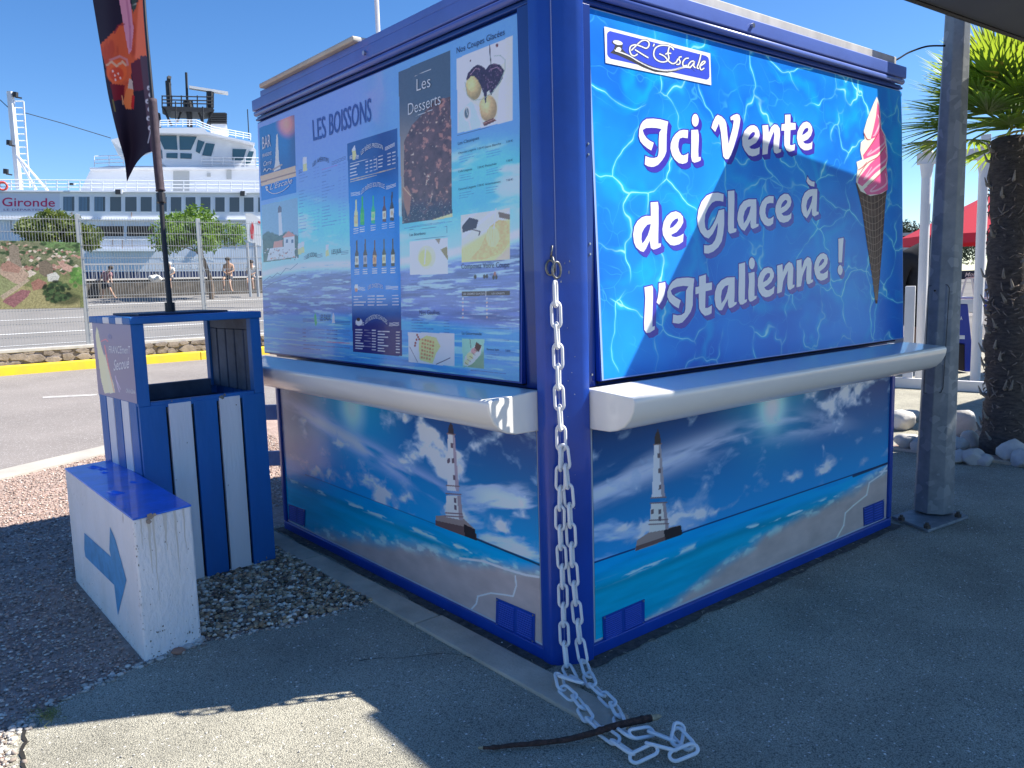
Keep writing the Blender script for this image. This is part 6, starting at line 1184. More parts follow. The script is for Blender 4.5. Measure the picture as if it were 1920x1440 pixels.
for i, (a, b) in enumerate(WX):
    x0, x1 = a/3.84, b/3.84; y0, y1 = 350+68/3.84+i*.12, 350+180/3.84+i*.12
    mb = MB(); mb.slab(SP, [(x0-.8, y0-.8), (x1+.8, y0-.8), (x1+.8, y1+.8), (x0-.8, y1+.8)], .19, .151); f = mb.build('window', M_hull, ship, bevel=.03)
    mb = MB(); mb.slab(SP, [(x0+1.2, y0+1), (x1-1.2, y0+1), (x1-1.2, y1-1), (x0+1.2, y1-1)], .20, .17); mb.build('pane', M_glass, f)
    if i < 3:
        mb = MB(); 
        for k in range(6): mb.slab(SP, [(x0+2+k*2.6, y0+1.5), (x0+3.6+k*2.6, y0+1.5), (x0+3.8+k*2.6, y1-1.5), (x0+2.2+k*2.6, y1-1.5)], .215, .201)
        mb.build('curtain', mat('curtain_blue', (.16, .26, .36), .8), f)
for (x0, x1) in ((181, 232), (238, 290), (430, 455), (462, 490)):
    mb = MB(); mb.slab(SP, [(x0, 424), (x1, 424), (x1, 443), (x0, 443)], .04, .001); o = mb.build('vehicle_deck_opening', mat('opening_dark', (.03, .024, .02), .9), ship)
    mb = MB(); 
    for k in range(int((x1-x0)/4.6)): mb.slab(SP, [(x0+2+k*4.6, 425), (x0+4.6+k*4.6, 425), (x0+4.6+k*4.6, 442), (x0+2+k*4.6, 442)], .05, .041)
    mb.build('opening_slat', mat('slat_brown', (.07, .055, .045), .8), o); mb = MB()
    for y in (443.5, 448): mb.slab(SP, [(x0-1, y), (x1+1, y), (x1+1, y+1.3), (x0-1, y+1.3)], .12, .0)
    mb.build('opening_rail', M_hull, o)
mb = MB(); r9 = random.Random(3)
for k in range(16): x = -60+k*38+r9.uniform(-6, 6); mb.slab(SP, [(x, 414), (x+.7, 414), (x+.7, 505), (x, 505)], .012, .0)
for y in (436, 462, 484): mb.slab(SP, [(-330, y), (700, y), (700, y+.6), (-330, y+.6)], .011, .0)
mb.build('plating_seam', mat('seam_grey', (.44, .47, .53), .6), ship)
mb = MB()
for x, y, l in ((186, 449, 20), (210, 449, 14), (229, 450, 26), (247, 449, 15), (284, 449, 22), (134, 398, 8), (246, 398, 9), (331, 398, 11), (441, 450, 18), (60, 414, 30), (20, 414, 22)): mb.slab(SP, [(x, y), (x+1.3, y), (x+.9, y+l), (x+.4, y+l)], .2 if y < 400 else .016, .0)
mb.build('rust_streak', mat('rust', (.36, .20, .11), .8), ship)
def rails(poly_, h, name='deck_railing', off=.3, step=22, m=None):
    mb = MB()
    for k in (0, .36, .7):
        pts = [SP.hit(x, y-h*(1-k), off) for x, y in poly_]; mb.tube(pts, .035, 5)
    for (xa, ya), (xb, yb) in zip(poly_[:-1], poly_[1:]):
        n = max(1, round(abs(xb-xa)/step))
        for i in range(n+1): f = i/n; x = xa+(xb-xa)*f; y = ya+(yb-ya)*f; mb.tube([SP.hit(x, y, off), SP.hit(x, y-h, off)], .035, 5)
    return mb.build(name, m or M_hull, ship)
rails([(-330, 353), (0, 356), (300, 358), (700, 361)], 19)
mb = MB(); mb.slab(SP, [(150, 358), (171, 316), (205, 311), (300, 311), (700, 313), (700, 362)], -2.2, -11); mb.build('superstructure', M_hull, ship)
mb = MB(); mb.slab(SP, [(168, 314), (700, 312), (700, 315), (168, 317.5)], -1.6, -11.4); mb.build('upper_deck_edge', M_hull, ship)
rails([(177, 312), (232, 310)], 19, off=-1.8); rails([(377, 312), (480, 314), (700, 314)], 18, off=-1.8)
mb = MB(); mb.slab(SP, [(325, 321), (355, 321), (355, 358), (325, 358)], -2.16, -2.19); mb.slab(SP, [(425, 319), (434, 319), (434, 336), (425, 336)], -2.1, -2.19); mb.slab(SP, [(388, 325), (395, 325), (395, 331), (388, 331)], -2.1, -2.19); mb.build('door', mat('ship_door', (.42, .44, .45), .6), ship)
# bridge
mb = MB(); mb.slab(SP, [(293, 247), (384, 247), (470, 266), (480, 282), (480, 313), (383, 313), (372, 318), (322, 318), (303, 306), (298, 286)], -2.0, -8); mb.build('bridge_house', M_hull, ship)
mb = MB(); mb.slab(SP, [(208, 262), (222, 258), (300, 240), (382, 239), (388, 247), (478, 268), (478, 271), (386, 251), (296, 249), (226, 277)], -1.2, -9); mb.build('bridge_roof', M_hull, ship)
for q in ([(296, 254), (331, 254), (333, 281), (308, 280)], [(336, 255), (369, 256), (358, 281), (337, 281)], [(312, 287), (333, 287), (333, 297), (312, 296)], [(338, 287), (360, 288), (359, 298), (338, 297)], [(386, 268), (403, 270), (396, 293), (379, 291)], [(371, 262), (384, 266), (374, 288), (367, 284)], [(436, 279), (462, 280), (455, 302), (436, 301)], [(467, 283), (476, 284), (470, 305), (458, 308)], [(297, 270), (304, 283), (305, 298), (298, 292)]):
    mb = MB(); mb.slab(SP, q, -1.93, -1.999); mb.build('bridge_window', M_gl2, ship)
rails([(300, 238), (330, 237), (368, 237), (382, 243), (400, 250), (470, 263)], 12, off=-2.5, step=15)
mb = MB(); mb.slab(SP, [(395, 232), (425, 232), (428, 252), (395, 252)], -3.5, -6); mb.build('funnel_base', M_hull, ship)
for (x0, x1, y0) in ((395, 425, 212), (292, 300, 212)):
    mb = MB()
    for k in range(5): mb.slab(SP, [(x0, y0+k*4.2), (x1, y0+k*4.2), (x1+1, y0+3+k*4.2), (x0-1, y0+3+k*4.2)], -3.4, -6)
    mb.slab(SP, [(x0+2, y0-1), (x1-2, y0-1), (x1-2, y0+21), (x0+2, y0+21)], -3.9, -5.6); mb.build('funnel', M_smast, ship)
# radar mast
mb = MB(); mb.slab(SP, [(303, 199), (400, 202), (400, 208), (385, 210), (320, 208)], -3, -6); plat = mb.build('radar_platform', M_smast, ship)
def rod(mb, a, b, off, r): mb.tube([SP.hit(*a, off), SP.hit(*b, off)], r, 6)
mb = MB()
for y in (180, 187, 193): rod(mb, (304, y), (400, y+2), -3.1, .05); rod(mb, (304, y), (400, y+2), -5.9, .05)
for x in (304, 322, 340, 352, 370, 388, 400): rod(mb, (x, 179), (x, 202), -3.1, .05)
mb.build('platform_railing', M_smast, ship)
mb = MB()
for a, b, r in (((305, 200), (322, 236), .09), ((340, 208), (332, 230), .08), ((355, 208), (356, 238), .22), ((372, 208), (382, 236), .09), ((400, 205), (388, 236), .1)): rod(mb, a, b, -3.5, r); 
mb.build('mast_leg', M_smast, ship)
mb = MB(); rod(mb, (315, 152), (318, 200), -4, .22); rod(mb, (314, 148), (320, 150), -4, .3); rod(mb, (316, 144), (316, 152), -4, .14); rod(mb, (312, 158), (321, 158), -4, .1); mb.build('light_mast', M_smast, ship)
mb = MB(); rod(mb, (349, 136), (353, 235), -4.2, .1); rod(mb, (352, 190), (354, 205), -4.2, .4); rod(mb, (329, 190), (330, 225), -2.6, .05); rod(mb, (380, 200), (381, 240), -2.6, .06); rod(mb, (464, 205), (467, 262), -3, .04); mb.build('whip_antenna', M_smast, ship)
mb = MB(); a = SP.hit(355, 165, -3.8); b = SP.hit(428, 176.5, -3.8); mb.obox(a, b-a, SP.n*-.5, Vector((0, 0, .2))); mb.build('radar_bar', mat('radar_white', (.7, .7, .7), .5), ship); mb = MB(); rod(mb, (394, 172), (394, 202), -4, .3); mb.build('radar_pedestal', M_smast, ship)
# ladder mast on the left
mb = MB(); rod(mb, (19, 172), (36, 355), -3, .26); mb.build('ladder_mast', mat('mast_grey', (.62, .64, .68), .5), ship)
mb = MB()
for o_ in (0, 18): rod(mb, (26+o_, 190), (38+o_, 352), -3, .06)
for k in range(14): t = k/13; rod(mb, (26+12*t, 190+160*t), (44+12*t, 190+160*t), -3, .05)
rod(mb, (31, 290), (68, 356), -2.4, .1); rod(mb, (31, 290), (90, 358), -2.4, .1); mb.build('ladder', M_hull, ship)
mb = MB()
for (x, y) in ((29, 178), (17, 268), (11, 322)): rod(mb, (x, y-5), (x, y+4), -2.8, .2); rod(mb, (x, y+4), (x+12, y+6), -2.8, .06)
mb.build('signal_lamp', M_smast, ship)
mb = MB(); mb.tube([SP.hit(45, 211, -3), SP.hit(120, 232, -3), SP.hit(208, 259, -3)], .03, 5); mb.tube([SP.hit(0, 187, -3), SP.hit(19, 205, -3), SP.hit(30, 230, -3)], .03, 5); mb.build('stay_wire', M_smast, ship)
for (x0, y0, x1, y1) in ((216, 355, 229, 363), (451, 358, 462, 366), (130, 343, 140, 346)):
    mb = MB(); mb.slab(SP, [(x0, y0), (x1-3, y0), (x1-3, y1), (x0, y1)], .9, .4); o = mb.build('floodlight', M_smast, ship); mb = MB(); mb.slab(SP, [(x1-3, y0+1), (x1, y0), (x1, y1), (x1-3, y1)], .85, .45); mb.build('lamp_back', M_hull, o)
mb = MB(); p = SP.hit(5, 349, .4); mb.tube([p+du*.28*math.cos(a)+Vector((0, 0, .28*math.sin(a))) for a in [k*2*math.pi/14 for k in range(14)]], .08, 6, closed=True); mb.build('lifebuoy', mat('lifebuoy_red', (.7, .08, .06), .5), ship)
mb = MB(); mb.slab(SP, [(-20, 360), (112, 361), (112, 398), (-20, 398)], .17, .1505); pn = mb.build('name_panel', mat('panel_lilac', (.60, .62, .72), .5), ship)
mb = MB(); ptext(mb, SP, 'Gironde', (4, 386.5), (103, 387.5), (4, 369.5), off=.19, bold=.008); mb.build('name_lettering', mat('crimson', (.50, .012, .10), .5), pn)
mb = MB(); ptext(mb, SP, 'LE DÉPARTEMENT', (7, 395), (103, 395.5), (7, 391), off=.19, bold=.0); mb.build('name_small_lettering', mat('grape', (.16, .10, .22), .5), pn)
mb = MB(); ptext(mb, SP, 'CONSEIL  GENERAL', (302, 487.5), (402, 488), (302, 480.5), off=.02, bold=.02); ptext(mb, SP, 'GIRONDE', (330, 503), (376, 503), (330, 497), off=.02, bold=.02); mb.build('hull_lettering', mat('hull_letter', (.85, .86, .86), .5), ship)
# ================================================================ PEOPLE
def person(label, J, D, feet, s, shirt, shorts, hair, hat=None, yaw=0, group='people by the quay wall', fat=1.0):
    """J joints in metres in the plane of the picture: x right, y up, z towards the viewer; s overall scale"""
    R_ = Vector((RGT.x, RGT.y, 0)).normalized(); Fw = Vector((-FWD.x, -FWD.y, 0)).normalized()
    base = dep(feet[0], feet[1], D); root = empty('person', base, label, 'person', group)
    W = {k: base+R_*v[0]*s+Vector((0, 0, v[1]*s))+Fw*v[2]*s for k, v in J.items()}
    def skin(name, chain, rad, m, sub=1):
        vs = []; es = []; idx = {}; rs = []
        for a, b in chain:
            for k in (a, b):
                if k not in idx: idx[k] = len(vs); vs.append(tuple(W[k])); rs.append(rad[k]*s)
            es.append((idx[a], idx[b]))
        me = bpy.data.meshes.new(name); me.from_pydata(vs, es, []); o = link(name, me, m, root)
        md = o.modifiers.new('skin', 'SKIN'); 
        for i, v in enumerate(me.skin_vertices[0].data): v.radius = (rs[i], rs[i]); v.use_root = (i == 0)
        o.modifiers['skin'].use_smooth_shade = True; o.modifiers.new('sub', 'SUBSURF').render_levels = sub; o.modifiers['sub'].levels = 1
        return o
    rb = dict(pelvis=.125, waist=.115, chest=.14, neck=.055, head=.095, crown=.085, shl=.06, shr=.06, ell=.042, elr=.042, wrl=.03, wrr=.03, hal=.034, har=.034, hil=.085, hir=.085, knl=.058, knr=.058, anl=.04, anr=.04, tol=.035, tor=.035)
    M_skin = mat('skin', (.42, .25, .17), .6)
    rb0 = dict(rb)
    if shirt:
        for k in ('pelvis', 'waist', 'chest'): rb[k] *= .78
        for k in ('shl', 'shr'): rb[k] *= .85
    skin('body', [('pelvis', 'waist'), ('waist', 'chest'), ('chest', 'neck'), ('neck', 'head'), ('head', 'crown'), ('chest', 'shl'), ('chest', 'shr'), ('shl', 'ell'), ('ell', 'wrl'), ('wrl', 'hal'), ('shr', 'elr'), ('elr', 'wrr'), ('wrr', 'har'), ('pelvis', 'hil'), ('pelvis', 'hir'), ('hil', 'knl'), ('knl', 'anl'), ('anl', 'tol'), ('hir', 'knr'), ('knr', 'anr'), ('anr', 'tor')], rb, M_skin)
    rc = {k: v*1.25*fat+.02 for k, v in rb.items()}; W['eml'] = W['shl'].lerp(W['ell'], .7); W['emr'] = W['shr'].lerp(W['elr'], .7); rc['eml'] = rc['emr'] = .066
    rc['eml'] *= fat; rc['emr'] *= fat
    if shirt: skin('shirt' if fat == 1 else 'coat', [('pelvis', 'waist'), ('waist', 'chest'), ('chest', 'shl'), ('chest', 'shr')]+([('shl', 'eml'), ('shr', 'emr')] if fat == 1 else [('shl', 'ell'), ('ell', 'wrl'), ('shr', 'elr'), ('elr', 'wrr'), ('chest', 'neck')]), rc, shirt)
    W['kml'] = W['hil'].lerp(W['knl'], .75); W['kmr'] = W['hir'].lerp(W['knr'], .75); rc['kml'] = rc['kmr'] = .098
    W['waist2'] = W['pelvis'].lerp(W['waist'], .4); rc['waist2'] = .15
    skin('shorts', [('pelvis', 'waist2'), ('pelvis', 'hil'), ('pelvis', 'hir'), ('hil', 'kml'), ('hir', 'kmr')], rc, shorts)
    bm = bmesh.new(); bmesh.ops.create_icosphere(bm, subdivisions=2, radius=.118*s); c = W['head'].lerp(W['crown'], .75)-Fw*.015*s
    for v in list(bm.verts): v.co.z *= .85; v.co += c
    me = bpy.data.meshes.new('hair'); bm.to_mesh(me); bm.free(); link('cap' if hat else 'hair', me, hat or hair, root)
    return root
DP = 38.0
base_J = dict(pelvis=(0, .92, 0), waist=(0, 1.08, 0), chest=(0, 1.32, 0), neck=(0, 1.48, 0), head=(0, 1.58, .02), crown=(0, 1.68, .02), shl=(-.18, 1.40, 0), shr=(.18, 1.40, 0), ell=(-.22, 1.13, .02), elr=(.22, 1.13, .02), wrl=(-.2, .9, .1), wrr=(.2, .9, .1), hal=(-.19, .82, .12), har=(.19, .82, .12), hil=(-.09, .86, 0), hir=(.09, .86, 0), knl=(-.1, .48, .03), knr=(.1, .48, .03), anl=(-.1, .08, 0), anr=(.1, .08, 0), tol=(-.11, .03, .13), tor=(.11, .03, .13))
def P_(**k): d = dict(base_J); d.update(k); return d
M_dk = mat('cloth_dark', (.03, .035, .05), .9); M_pinkish = mat('shirt_rose', (.30, .16, .17), .9); M_wh = mat('cloth_white', (.75, .74, .7), .9); M_hair = mat('hair_dark', (.03, .02, .015), .7)
person('person in rose shirt and dark shorts striding and leaning over the quay wall', P_(pelvis=(-.05, .92, 0), waist=(.02, 1.08, 0), chest=(.10, 1.30, 0), neck=(.20, 1.44, 0), head=(.27, 1.52, .03), crown=(.30, 1.61, .03), shl=(-.06, 1.36, 0), shr=(.26, 1.32, 0), ell=(-.22, 1.15, 0), wrl=(-.24, .95, .1), hal=(-.22, .88, .1), elr=(.30, 1.08, .1), wrr=(.36, .9, .2), har=(.4, .84, .2), knr=(.20, .56, .05), anr=(.36, .20, 0), tor=(.48, .14, .05), knl=(-.16, .48, 0), anl=(-.32, .12, -.02), tol=(-.26, .04, .1)), DP, (202, 566), 1.0, M_pinkish, M_dk, M_hair)
sit = dict(pelvis=(0, .72, 0), waist=(0, .90, 0), chest=(0, 1.14, 0), neck=(0, 1.30, 0), head=(0, 1.40, .04), crown=(0, 1.50, .04), shl=(-.18, 1.22, 0), shr=(.18, 1.22, 0), ell=(-.23, .98, .05), elr=(.23, .98, .05), wrl=(-.06, .86, .22), wrr=(.08, .88, .22), hal=(.0, .84, .24), har=(.0, .88, .24), hil=(-.09, .70, .05), hir=(.09, .70, .05), knl=(-.12, .66, .42), knr=(.12, .66, .42), anl=(-.1, .22, .42), anr=(.16, .26, .46), tol=(-.1, .16, .54), tor=(.2, .2, .56))
person('person with white cap and white top sitting on the quay wall beside the flag pole', sit, 38.9, (322, 548), .92, M_wh, M_dk, M_hair, hat=M_wh)
person('bare chested person with dark hair sitting on the quay wall with one leg stretched', dict(sit, knr=(.14, .5, .4), anr=(.22, .18, .5), tor=(.32, .1, .6)), 38.9, (432, 551), 1.12, None, M_dk, M_hair)
person('person with dark hair seated on the wall nearest to the white board', dict(sit), 39.0, (475, 550), 1.02, M_wh, M_dk, M_hair)
c = dep(291, 522, 38.9); bg_ = empty('backpack', c, 'white bag lying on the quay wall left of the flag pole', 'bag')
bm = bmesh.new(); bmesh.ops.create_icosphere(bm, subdivisions=3, radius=.26)
for v in bm.verts: v.co.x *= 1.2; v.co.z *= .7; v.co *= 1+.12*math.sin(v.co.x*20)*math.sin(v.co.z*17); v.co += c
me = bpy.data.meshes.new('bag_body'); bm.to_mesh(me); bm.free(); link('bag_body', me, M_wh, bg_); mb = MB(); mb.tube(smooth_pts([c+Vector((-.15, -.1, .12)), c+Vector((0, -.12, .3)), c+Vector((.15, -.1, .12))], 5), .02, 6); mb.build('bag_strap', M_dk, bg_)
# ================================================================ RIGHT BACKGROUND
# palm
M_frond = mat('frond_green', (.15, .23, .03), .5, c2=(.08, .15, .025), vscale=1.6); 
M_frond.node_tree.nodes['Principled BSDF'].inputs['Subsurface Weight'].default_value = 0
def translucent(m, c, f=.45):
    nt = m.node_tree; o = nt.nodes['Material Output']; p = nt.nodes['Principled BSDF']; t = N(nt, 'ShaderNodeBsdfTranslucent'); t.inputs[0].default_value = tuple(c)+(1,); mx = N(nt, 'ShaderNodeMixShader'); mx.inputs[0].default_value = f; nt.links.new(p.outputs[0], mx.inputs[1]); nt.links.new(t.outputs[0], mx.inputs[2]); nt.links.new(mx.outputs[0], o.inputs['Surface'])
translucent(M_frond, (.42, .55, .04)); translucent(M_leafB, (.25, .42, .04), .3); translucent(M_leafA, (.22, .30, .04), .25)
M_dry = mat('frond_dry', (.42, .34, .18), .8, c2=(.25, .18, .09), vscale=4); M_yel = mat('frond_yellow', (.50, .40, .04), .6, c2=(.34, .30, .05), vscale=3)
pbase = on(1882, 848); pdir = Vector((.02, .03, 1)); palm = empty('palm_tree', pbase, 'shaggy trunked fan palm standing among white rocks at the right', 'palm tree')
ptop = dep(1897, 262, (pbase-CAMP).dot(FWD)); PH = ptop.z; pc_ = lambda z: pbase.lerp(ptop, z/PH)
mb = MB(); zz = [k/26*(PH) for k in range(27)]; mb.tube([pc_(z)-Vector((0, 0, .05 if z == 0 else 0)) for z in zz], [.150+.012*math.sin(z*9)+.010*math.sin(z*23) if z > .12 else .18 for z in zz], 18); trunk = mb.build('trunk', mat('palm_fibre', (.17, .14, .12), .95, c2=(.075, .06, .052), vscale=9, stretch=(2, 2, 7), bump=1.6, bscale=70), palm, smooth=True)
mb = MB(); mb2 = MB(); r = random.Random(9)
for i in range(620):
    z = r.uniform(.05, PH); a = r.uniform(0, 6.28); o3 = Vector((math.cos(a), math.sin(a), 0)); t3 = Vector((-math.sin(a), math.cos(a), 0)); p = pc_(z)+o3*.148
    if i % 13 == 0: mb2.tube([p-o3*.03, p+o3*.03+Vector((0, 0, .02)), p+o3*.055+Vector((0, 0, .085))+t3*r.uniform(-.03, .03)], [.016, .013, .004], 5)
    else: d = t3*r.uniform(-.07, .07)+Vector((0, 0, r.uniform(-.08, .03)))+o3*.008; mb.tube([p-o3*.006, p+d*.5+o3*.006, p+d-o3*.004], [.005, .006, .002], 4)
mb.build('trunk_fibre', mat('fibre', (.24, .19, .15), .95, var=.4, vscale=20), palm); mb2.build('leaf_base', mat('boot', (.28, .25, .2), .9, var=.35, vscale=12), palm)
for o in palm.children:
    if o.name.startswith(('trunk_fibre', 'leaf_base')): o['kind'] = 'stuff'
def frond(base, direc, L, nb, droop, m, parent, seed, wid=.03, spread=2.6):
    rr_ = random.Random(seed); d = direc.normalized(); side = d.cross(Vector((0, 0, 1))); side = side.normalized() if side.length > .05 else Vector((1, 0, 0)); upn = side.cross(d).normalized(); mb = MB(); pet = .42*L
    hub = base+d*pet+Vector((0, 0, -droop*.08)); mb.tube([base, base+d*pet*.5+upn*.02, hub], [.014, .010, .008], 5)
    for k in range(nb):
        f = (k/(nb-1)-.5)*spread; bd = (d*math.cos(f)+side*math.sin(f)+upn*(.12*math.cos(f*1.5)+rr_.uniform(-.05, .05))).normalized(); l = L*.72*(1-.28*abs(f)/1.3)*rr_.uniform(.9, 1.06); w_ = wid*rr_.uniform(.8, 1.15)
        nrm = bd.cross(side if abs(bd.dot(side)) < .9 else d); wv = bd.cross(upn).normalized()*w_*.5; prev = hub; pts = []
        for j in range(5):
            t = j/4; q = hub+bd*l*t+Vector((0, 0, -droop*l*(t**2.3)*.55)); ww = wv*((.5+1.1*t) if t < .45 else 1.0*(1-(t-.45)/.55)+.05); pts.append((q-ww, q+upn*-.006*(1-t), q+ww))
        k0 = len(mb.v)
        for a_, b_, c_ in pts: mb.v += [tuple(a_), tuple(b_), tuple(c_)]
        for j in range(4):
            s_ = k0+j*3; mb.f += [(s_, s_+1, s_+4, s_+3), (s_+1, s_+2, s_+5, s_+4)]
    return mb.build('frond', m, parent)
R3 = Vector((RGT.x, RGT.y, 0)).normalized(); F3 = Vector((FWD.x, FWD.y, 0)).normalized(); U3 = Vector((0, 0, 1)); hub_ = ptop+Vector((0, 0, .10))
FR = []
rr_ = random.Random(21)
for i in range(46):
    a = i*2.399; el = 1.3-1.42*(i/45)**.9; dv = R3*math.cos(a)*math.cos(el)+F3*math.sin(a)*math.cos(el)+U3*math.sin(el); FR.append((dv, el))
for i, (dv, el) in enumerate(FR):
    m = M_frond if el > -.12 else (M_dry if i % 3 == 0 else M_frond); m = M_yel if i % 11 == 4 else m
    frond(hub_+dv*.05, dv, rr_.uniform(.82, 1.0), 26, .22+max(0, .4-el)*.30, m, palm, i, wid=.036)
# rocks
M_rock = mat('rock_white', (.68, .65, .60), .9, c2=(.44, .42, .39), vscale=3.5, bump=1.2, bscale=14)
RK = [(1690, 790, .17, 'rounded white rock leftmost, just behind the kiosk edge'), (1700, 828, .13, 'pale rock in front of the leftmost one near the kiosk edge'), (1722, 832, .12, 'small white rock touching the left side of the lamp post'), (1712, 775, .12, 'greyish rock behind the lamp post base, upper left one'), (1797, 800, .22, 'largest white rock between lamp post and palm trunk'), (1792, 832, .12, 'low white rock right against the lamp post, below the largest'), (1818, 822, .11, 'pinkish rock leaning on the palm trunk'), (1822, 855, .11, 'flat white rock at the foot of the palm, left side'), (1795, 853, .09, 'small flat rock at the pavement edge by the lamp post'), (1846, 858, .08, 'tiny pale rock at the pavement edge below the palm'), (1896, 848, .15, 'white rock in front of the palm trunk at the right edge'), (1918, 860, .12, 'white rock cut by the right edge of the picture'), (1918, 795, .12, 'white rock behind the palm at the right edge')]
for i, (x, y, s, lb) in enumerate(RK):
    c = on(x, y+14, 2, .0); bm = bmesh.new(); bmesh.ops.create_icosphere(bm, subdivisions=3, radius=1); r = random.Random(i+40); ax = (r.uniform(.9, 1.2), r.uniform(.8, 1.1), r.uniform(.62, .85)); cuts = [(Vector((r.gauss(0, 1), r.gauss(0, 1), r.gauss(0, .7))).normalized(), r.uniform(.58, .86)) for _ in range(15)]
    for v in bm.verts:
        p = v.co.copy()
        for n_, d_ in cuts:
            e_2 = p.dot(n_)-d_
            if e_2 > 0: p -= n_*e_2*.9
        v.co = Vector((p.x*ax[0], p.y*ax[1], p.z*ax[2]))*s*(1+.035*r.uniform(-1, 1)); v.co += c+Vector((0, 0, s*.45))
    me = bpy.data.meshes.new('rock'); bm.to_mesh(me); bm.free(); me.polygons.foreach_set('use_smooth', [True]*len(me.polygons)); o = link('rock', me, M_rock); tag(o, lb, 'rock', 'white rocks ringing the palm'); 
mb = MB(); e0 = on(1660, 842); e1_ = on(1960, 880); d_ = (e1_-e0).normalized(); nn_ = Vector((-d_.y, d_.x, 0)); nn_ = nn_ if nn_.dot(FWD) > 0 else -nn_; mb.obox(e0+Vector((0, 0, -.01)), e1_-e0+d_*3, nn_*.05, Vector((0, 0, .03))); tag(mb.build('bed_edging', M_conc), kind='structure')
mb = MB(); mb.poly([tuple(p+Vector((0, 0, .004))) for p in (e0+nn_*.05, e1_+d_*3+nn_*.05, e1_+d_*3+nn_*1.6, e0+nn_*1.6)]); tag(mb.build('planting_bed', M_gbase), kind='structure')
# white entrance arch
M_ivory = mat('ivory_paint', (.72, .70, .70), .45, var=.05, vscale=2)
A1 = on(1724, 716); A2 = on(1828, 719); arch = empty('white_arch', (A1+A2)/2, 'white painted timber arch with two posts standing beyond the lamp post', 'arch')
dA = (A2-A1).normalized(); nA = Vector((-dA.y, dA.x, 0)); nA = nA if nA.dot(FWD) > 0 else -nA; ZH = 3.0
for A_ in (A1, A2):
    mb = MB(); mb.tube([A_+Vector((0, 0, .0)), A_+Vector((0, 0, ZH-.30))], .060, 16); mb.tube([A_+Vector((0, 0, ZH-.30)), A_+Vector((0, 0, ZH-.12))], [.060, .085], 16); mb.build('post', M_ivory, arch, smooth=False)
mb = MB(); mb.obox(A1-dA*.12-nA*.06+Vector((0, 0, ZH-.12)), (A2-A1)+dA*.24, nA*.12, Vector((0, 0, .14))); mb.build('beam', M_ivory, arch, bevel=.006)
for A_ in (A1, A2): mb = MB(); mb.obox(A_-nA*.28-dA*.055+Vector((0, 0, ZH+.021)), nA*1.5, dA*.11, Vector((0, 0, .13))); mb.build('cross_beam', M_ivory, arch, bevel=.006)
mb = MB(); p0 = on(1683, 727); p1_ = on(1908, 740); dd = (p1_-p0).normalized(); mb.obox(p0-dd*1.2+nA*0, p1_-p0+dd*1.6, nA*.07, Vector((0, 0, .13))); tag(mb.build('timber_edging', M_ivory, bevel=.006), 'low white board lying along the ground under the white arch', 'board')
# white fence left of arch
wf = empty('white_fence', on(1690, 720), 'white wooden fence section with a square post beside the arch', 'fence'); B0 = on(1706, 722)
mb = MB(); mb.obox(B0-dA*.09-nA*.05, dA*.12, nA*.10, Vector((0, 0, 1.30))); mb.build('fence_post', M_ivory, wf, bevel=.01)
q0 = B0-dA*.12
for z in (.98, .70, .42): mb = MB(); mb.obox(q0-dA*1.6+Vector((0, 0, z)), dA*1.6, nA*.04, Vector((0, 0, .13))); mb.build('rail', M_ivory, wf, bevel=.004)
# far things at the right
RB = Plane(dep(1740, 600, 16), (-FWD.x, -FWD.y, 0)); RB2 = Plane(dep(1740, 500, 30), (-FWD.x, -FWD.y, 0)); RB3 = Plane(dep(1740, 480, 90), (-FWD.x, -FWD.y, 0)); RB4 = Plane(dep(1740, 560, 13), (-FWD.x, -FWD.y, 0))
sp = empty('red_parasol', Vector((RB.hit(1800, 500).x, RB.hit(1800, 500).y, 0)), 'red cloth parasol with scalloped white lettering beyond the arch', 'parasol')
M_red = mat('red_cloth', (.60, .02, .045), .8); 
ctr = RB.hit(1872, 375, -1.0); mb = MB(); Rr = R3; rad = 1.80; n = 8; zc = RB.hit(1800, 438, 0).z; rim_ = [Vector((ctr.x, ctr.y, zc))+(Rr*math.cos(2*math.pi*k/n+.3)+F3*math.sin(2*math.pi*k/n+.3))*rad for k in range(n)]
for k in range(n): a, b = rim_[k], rim_[(k+1) % n]; mb.poly([a, b, Vector((ctr.x, ctr.y, zc+.92))]); mb.poly([a, b, b-Vector((0, 0, .18)), a-Vector((0, 0, .18))])
o = mb.build('canopy', M_red, sp); sd = o.modifiers.new('s', 'SOLIDIFY'); sd.thickness = .004
mb = MB(); mb.tube([Vector((ctr.x, ctr.y, 0)), Vector((ctr.x, ctr.y, zc+.94))], .03, 10); mb.build('pole', M_white, sp)
RBt = Plane(RB.hit(1730, 440, .75), RB.n); mb = MB(); stroke(mb, RBt, [(1726, 446), (1728, 439), (1731, 444), (1734, 437), (1737, 442)], 2.0, .01); mb.build('canopy_lettering', M_white, sp)
# blue drinks counter
fd = RB4.hit(1800, 700); M_cab = mat('cabinet_blue', (.01, .03, .30), .35)
cabt = empty('blue_cabinet', on(1800, 700), 'glossy blue drinks cabinet partly hidden behind the lamp post', 'cabinet')
CB = Plane(on(1800, 700), (-FWD.x, -FWD.y, 0)); mb = MB(); mb.slab(CB, [(1760, 570), (1815, 570), (1822, 640), (1820, 697), (1810, 697), (1810, 645), (1760, 637)], 0, -.45); mb.build('cabinet_body', M_cab, cabt, bevel=.01)
mb = MB(); ptext(mb, CB, 'DA', (1796, 600), (1804.5, 600), (1796, 593), off=.006, bold=.02); mb.build('cabinet_lettering', M_white, cabt)
mb = MB(); mb.slab(CB, [(1755, 627), (1809, 629), (1809, 636), (1755, 634)], .03, .0021); mb.slab(CB, [(1755, 560), (1825, 562), (1825, 570), (1755, 568)], .03, -.5); mb.build('shelf', M_ivory, cabt)
